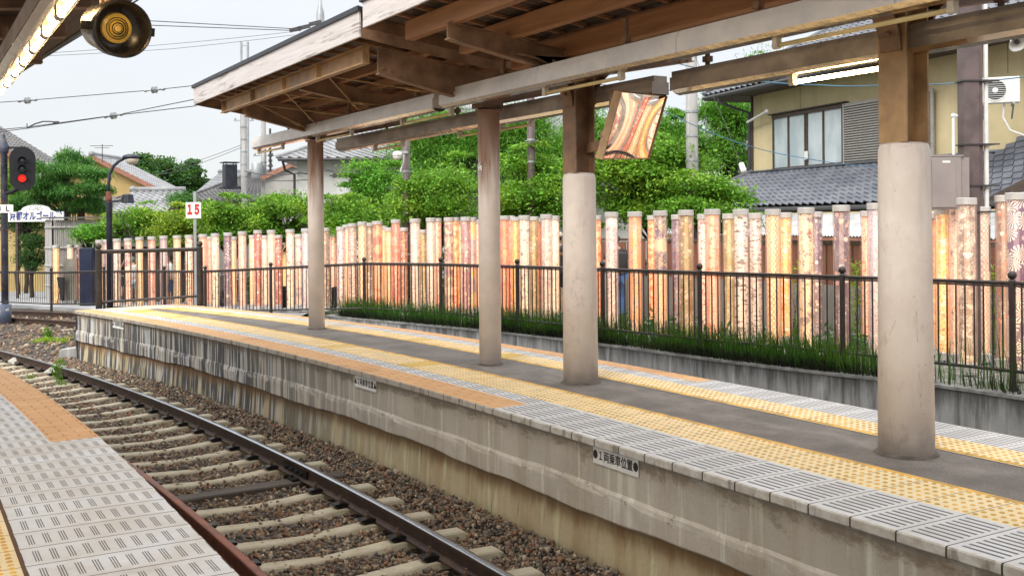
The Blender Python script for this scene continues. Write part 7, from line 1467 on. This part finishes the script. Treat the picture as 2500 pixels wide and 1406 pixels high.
# ================================================================== PEOPLE (in the garden behind the poles)
SKIN = plain('skin', (.52, .31, .22), .55, 0, .08, 9)
def skinmesh(name, V, Ed, Rr, mat, parent, sub=2, root=0):
    me = bpy.data.meshes.new(name+'_src'); me.from_pydata([tuple(v) for v in V], Ed, []); o = bpy.data.objects.new(name+'_src', me); COL.objects.link(o)
    sk = o.modifiers.new('s', 'SKIN'); sk.use_smooth_shade = True
    lay = me.skin_vertices[0] if len(me.skin_vertices) else me.attributes.new('skin', 'FLOAT', 'POINT')
    for i, r in enumerate(Rr): me.skin_vertices[0].data[i].radius = r if isinstance(r, tuple) else (r, r); me.skin_vertices[0].data[i].use_root = (i == root)
    sb = o.modifiers.new('u', 'SUBSURF'); sb.levels = sub; sb.render_levels = sub
    dg = bpy.context.evaluated_depsgraph_get(); m2 = bpy.data.meshes.new_from_object(o.evaluated_get(dg)); m2.name = name; bpy.data.objects.remove(o)
    m2.transform(Matrix.Translation(-Vector(ROOT[root_of(parent).name]))); m2.materials.clear(); m2.materials.append(mat); m2.polygons.foreach_set('use_smooth', [True]*len(m2.polygons))
    q = bpy.data.objects.new(name, m2); COL.objects.link(q); q.parent = parent; return q
def person(label, px, D, ht, face, cols, arms='down', hair='short', legs='long', lean=0.0, cap=None, skirt=False, pack=None):
    """face: unit vector the person looks along"""
    g = gz(px, D, 0); zb = zg(g.y) if px > 700 else -.95; t = thing('person', label, 'person', (g.x, g.y, zb)); k = ht/1.72; o = Vector((g.x, g.y, zb)); f = Vector((face.x, face.y, 0)).normalized(); r = f.cross(UP)
    def P(a, b, z): return o+r*a*k+f*(b+lean*max(0, z-.9))*k+UP*z*k
    V = {}; V['pel'] = P(0, 0, .93); V['bel'] = P(0, .0, 1.06); V['che'] = P(0, .01, 1.26); V['nb'] = P(0, -.01, 1.43); V['nk'] = P(0, .01, 1.50); V['jaw'] = P(0, .045, 1.555); V['hd'] = P(0, .02, 1.63); V['top'] = P(0, .0, 1.70)
    Rd = {'pel': (.15, .115), 'bel': (.135, .10), 'che': (.155, .105), 'nb': (.085, .07), 'nk': .052, 'jaw': (.06, .066), 'hd': (.078, .092), 'top': (.05, .06)}
    E = [('pel', 'bel'), ('bel', 'che'), ('che', 'nb'), ('nb', 'nk'), ('nk', 'jaw'), ('jaw', 'hd'), ('hd', 'top')]
    for s_, n in ((-1, 'l'), (1, 'r')):
        V['hip'+n] = P(s_*.09, 0, .88); V['kn'+n] = P(s_*.10, .03+.02*s_, .49); V['ca'+n] = P(s_*.10, -.0+.02*s_, .33); V['an'+n] = P(s_*.10, -.01+.02*s_, .08); V['toe'+n] = P(s_*.12, .15, .03)
        Rd.update({'hip'+n: .092, 'kn'+n: .056, 'ca'+n: .055, 'an'+n: .038, 'toe'+n: (.04, .03)}); E += [('pel', 'hip'+n), ('hip'+n, 'kn'+n), ('kn'+n, 'ca'+n), ('ca'+n, 'an'+n), ('an'+n, 'toe'+n)]
        V['sh'+n] = P(s_*.185, -.005, 1.40); Rd['sh'+n] = .06
        if arms == 'up': V['el'+n] = P(s_*.25, .12, 1.17); V['wr'+n] = P(s_*.09, .30, 1.42); V['ha'+n] = P(s_*.05, .33, 1.50); fd = UP*.8+r*(-s_*.5)
        elif arms == 'fold': V['el'+n] = P(s_*.27, .02, 1.13); V['wr'+n] = P(s_*.10, .22, 1.10); V['ha'+n] = P(s_*.04, .27, 1.12); fd = f*.6-r*s_*.6
        else: V['el'+n] = P(s_*.25, -.03, 1.12); V['wr'+n] = P(s_*.26, .06, .88); V['ha'+n] = P(s_*.255, .09, .81); fd = -UP+f*.2
        Rd.update({'el'+n: .043, 'wr'+n: .028, 'ha'+n: (.036, .02)}); E += [('nb', 'sh'+n), ('sh'+n, 'el'+n), ('el'+n, 'wr'+n), ('wr'+n, 'ha'+n)]
        fd.normalize(); sd_ = fd.cross(f if abs(fd.dot(f)) < .9 else r).normalized()
        for i, (off, ln) in enumerate(((-.028, .055), (-.01, .075), (.01, .08), (.028, .065))):
            V[f'f{i}a{n}'] = V['ha'+n]+(fd*.05+sd_*off)*k; V[f'f{i}b{n}'] = V[f'f{i}a{n}']+(fd*ln+f*.015)*k; Rd[f'f{i}a{n}'] = .0095; Rd[f'f{i}b{n}'] = .008; E += [('ha'+n, f'f{i}a{n}'), (f'f{i}a{n}', f'f{i}b{n}')]
        V['th'+n] = V['ha'+n]+(fd*.03-sd_*.05)*k; Rd['th'+n] = .010; E.append(('wr'+n, 'th'+n))
    def mk(name, keys, mat, grow=0.0, cut={}):
        ks = [q for q in V if q in keys]; idx = {q: i for i, q in enumerate(ks)}; vs = [cut.get(q, V[q]) for q in ks]; rr = [tuple((x+grow)*k for x in (Rd[q] if isinstance(Rd[q], tuple) else (Rd[q],)*2)) for q in ks]
        return skinmesh(name, vs, [(idx[a], idx[b]) for a, b in E if a in idx and b in idx], rr, mat, t, 2)
    body = mk('body', set(V), SKIN)
    mt, mb = cols[0], cols[1]
    up = {'pel', 'bel', 'che', 'nb', 'shl', 'shr', 'ell', 'elr'}; cut = {'el'+n: V['sh'+n].lerp(V['el'+n], .72) for n in 'lr'}
    mk('shirt', up, mt, .013, cut)
    if skirt:
        b = MB(); b.lathe([(.15*k, 1.0*k), (.19*k, .8*k), (.25*k, .45*k), (.28*k, .38*k)], o, 20); b.build('skirt', mb, t, True)
    lo = {'pel', 'hipl', 'hipr', 'knl', 'knr'}|({'cal', 'car', 'anl', 'anr'} if legs == 'long' else set()); cut = {'kn'+n: V['hip'+n].lerp(V['kn'+n], .85) for n in 'lr'} if legs != 'long' else {}
    mk('trousers', lo, mb, .014, cut)
    for n in 'lr':
        b = MB(); c = V['an'+n].lerp(V['toe'+n], .45); b.ball(Vector((c.x, c.y, zb+.045)), .05*k, (.95, 2.5, .85), ax=(r, f, UP)); b.build('shoe', cols[3] if len(cols) > 3 else M_SIG, t, True)
    hc = P(0, .012, 1.635); hm = cols[2]
    if hair: 
        b = MB(); N = 14; 
        b.ball(hc+UP*.022*k-f*.018*k, .102*k, (.92, 1.02, 1.0), ax=(r, f, UP)); 
        b.v = [v for v in b.v]; keep = [fc for fc in b.f if (lambda q: (q-hc).dot(f) < .035*k or (q-hc).z > .05*k)(sum((Vector(b.v[i]) for i in fc), Vector())/len(fc))]; b.f = keep; b.uv = [None]*len(keep)
        b.build('hair', hm, t, True)
    for s_ in (-1, 1):
        b = MB(); b.ball(P(s_*.031, .105, 1.638), .010*k, n=8, m=6); b.build('eye', M_SIG, t, True); b = MB(); b.ball(P(s_*.086, .012, 1.625), .024*k, (.4, .7, 1.2), n=8, m=6, ax=(r, f, UP)); b.build('ear', SKIN, t, True)
    b = MB(); b.ball(P(0, .116, 1.605), .016*k, (.8, 1.1, 1.5), n=8, m=6, ax=(r, f, UP)); b.build('nose', SKIN, t, True); b = MB(); b.ball(P(0, .107, 1.568), .02*k, (1.1, .4, .35), n=8, m=5, ax=(r, f, UP)); b.build('mouth', plain('lips', (.4, .16, .13), .5), t, True)
    if cap:
        b = MB(); b.lathe([(.108*k, .0), (.110*k, .03*k), (.095*k, .075*k), (.055*k, .10*k), (.001, .108*k)], hc+UP*.02*k, 18, (r, f, UP)); b.ball(hc+f*.12*k+UP*.028*k, .075*k, (1, 1, .12), ax=(r, f, UP)); b.build('cap', cap, t, True)
    if pack:
        p_ = thing('backpack', pack, 'backpack', tuple(P(0, -.2, 1.2))); b = MB(); b.box(P(0, -.19, 1.2), (.28*k, .15*k, .40*k), (r, f, UP)); q = b.build('bag', plain('dark_bag_cloth', (.035, .035, .04), .8), p_, True); bv = bevel(q, .05, 3); b = MB()
        for s_ in (-1, 1): b.tube([P(s_*.11, -.12, 1.36), P(s_*.12, .0, 1.475), P(s_*.12, .135, 1.38), P(s_*.14, .09, 1.15)], .016, 6)
        b.build('strap', plain('strap_webbing', (.02, .02, .022), .8), p_)
    return t, P, r, f
cl = lambda n, c: plain(n, c, .85, 0, .12, 14)
DK = cl('black_hair', (.016, .014, .013)); GRYH = cl('grey_hair', (.16, .155, .15))
person('man in pale cap and dark grey shirt, half hidden by the mirror column', 1362, 22.3, 1.76, FW*.9+RT*.5, (cl('charcoal_shirt', (.045, .045, .052)), cl('black_shorts', (.022, .022, .025)), DK), 'down', 'short', 'short', cap=cl('pale_cap', (.55, .48, .38)))
person('person in dark brown T-shirt and blue jeans behind the white chrysanthemum pole', 1506, 20.6, 1.70, FW*.8-RT*.3, (cl('dark_brown_shirt', (.055, .035, .03)), cl('blue_jeans', (.07, .16, .36)), DK), 'fold', 'short', 'long', lean=.12, pack='dark backpack on the person in blue jeans')
wp = person('woman holding a camera up before her face behind the platform end railing', 305, 33.6, 1.60, -FW*.9+RT*.45, (cl('black_top', (.03, .03, .033)), cl('dark_shorts', (.04, .04, .045)), cl('brown_hair', (.09, .05, .03))), 'up', 'short', 'short')
c = thing('handheld_camera', 'small white camera held up by the woman behind the platform end railing', 'camera', tuple(wp[1](0, .37, 1.54))); b = MB(); b.box(wp[1](0, .37, 1.53), (.11, .035, .07), (wp[2], wp[3], UP)); b.build('body', M_WHITE, c); b = MB(); b.lathe([(.028, 0), (.028, .03), (.022, .031)], wp[1](0, .386, 1.53), 12, (wp[2], UP, wp[3])); b.build('lens', M_SIG, c)
person('grey haired person in white top and pale shorts, seen from behind by the photographing woman', 324, 32.8, 1.52, FW, (cl('white_top', (.62, .62, .62)), cl('pale_grey_shorts', (.40, .42, .45)), GRYH), 'fold', 'short', 'short')
person('dark haired visitor in white T-shirt and denim shorts looking left at the poles', 413, 30.6, 1.66, -RT*.9-FW*.3, (cl('white_tshirt', (.66, .66, .66)), cl('denim_shorts', (.06, .11, .24)), DK), 'down', 'short', 'short')
person('visitor in yellow clothes behind the ball topped end railing post', 482, 31, 1.62, -FW, (cl('yellow_top', (.70, .42, .04)), cl('yellow_skirt', (.66, .38, .04)), DK), 'down', 'short', 'short', skirt=True)
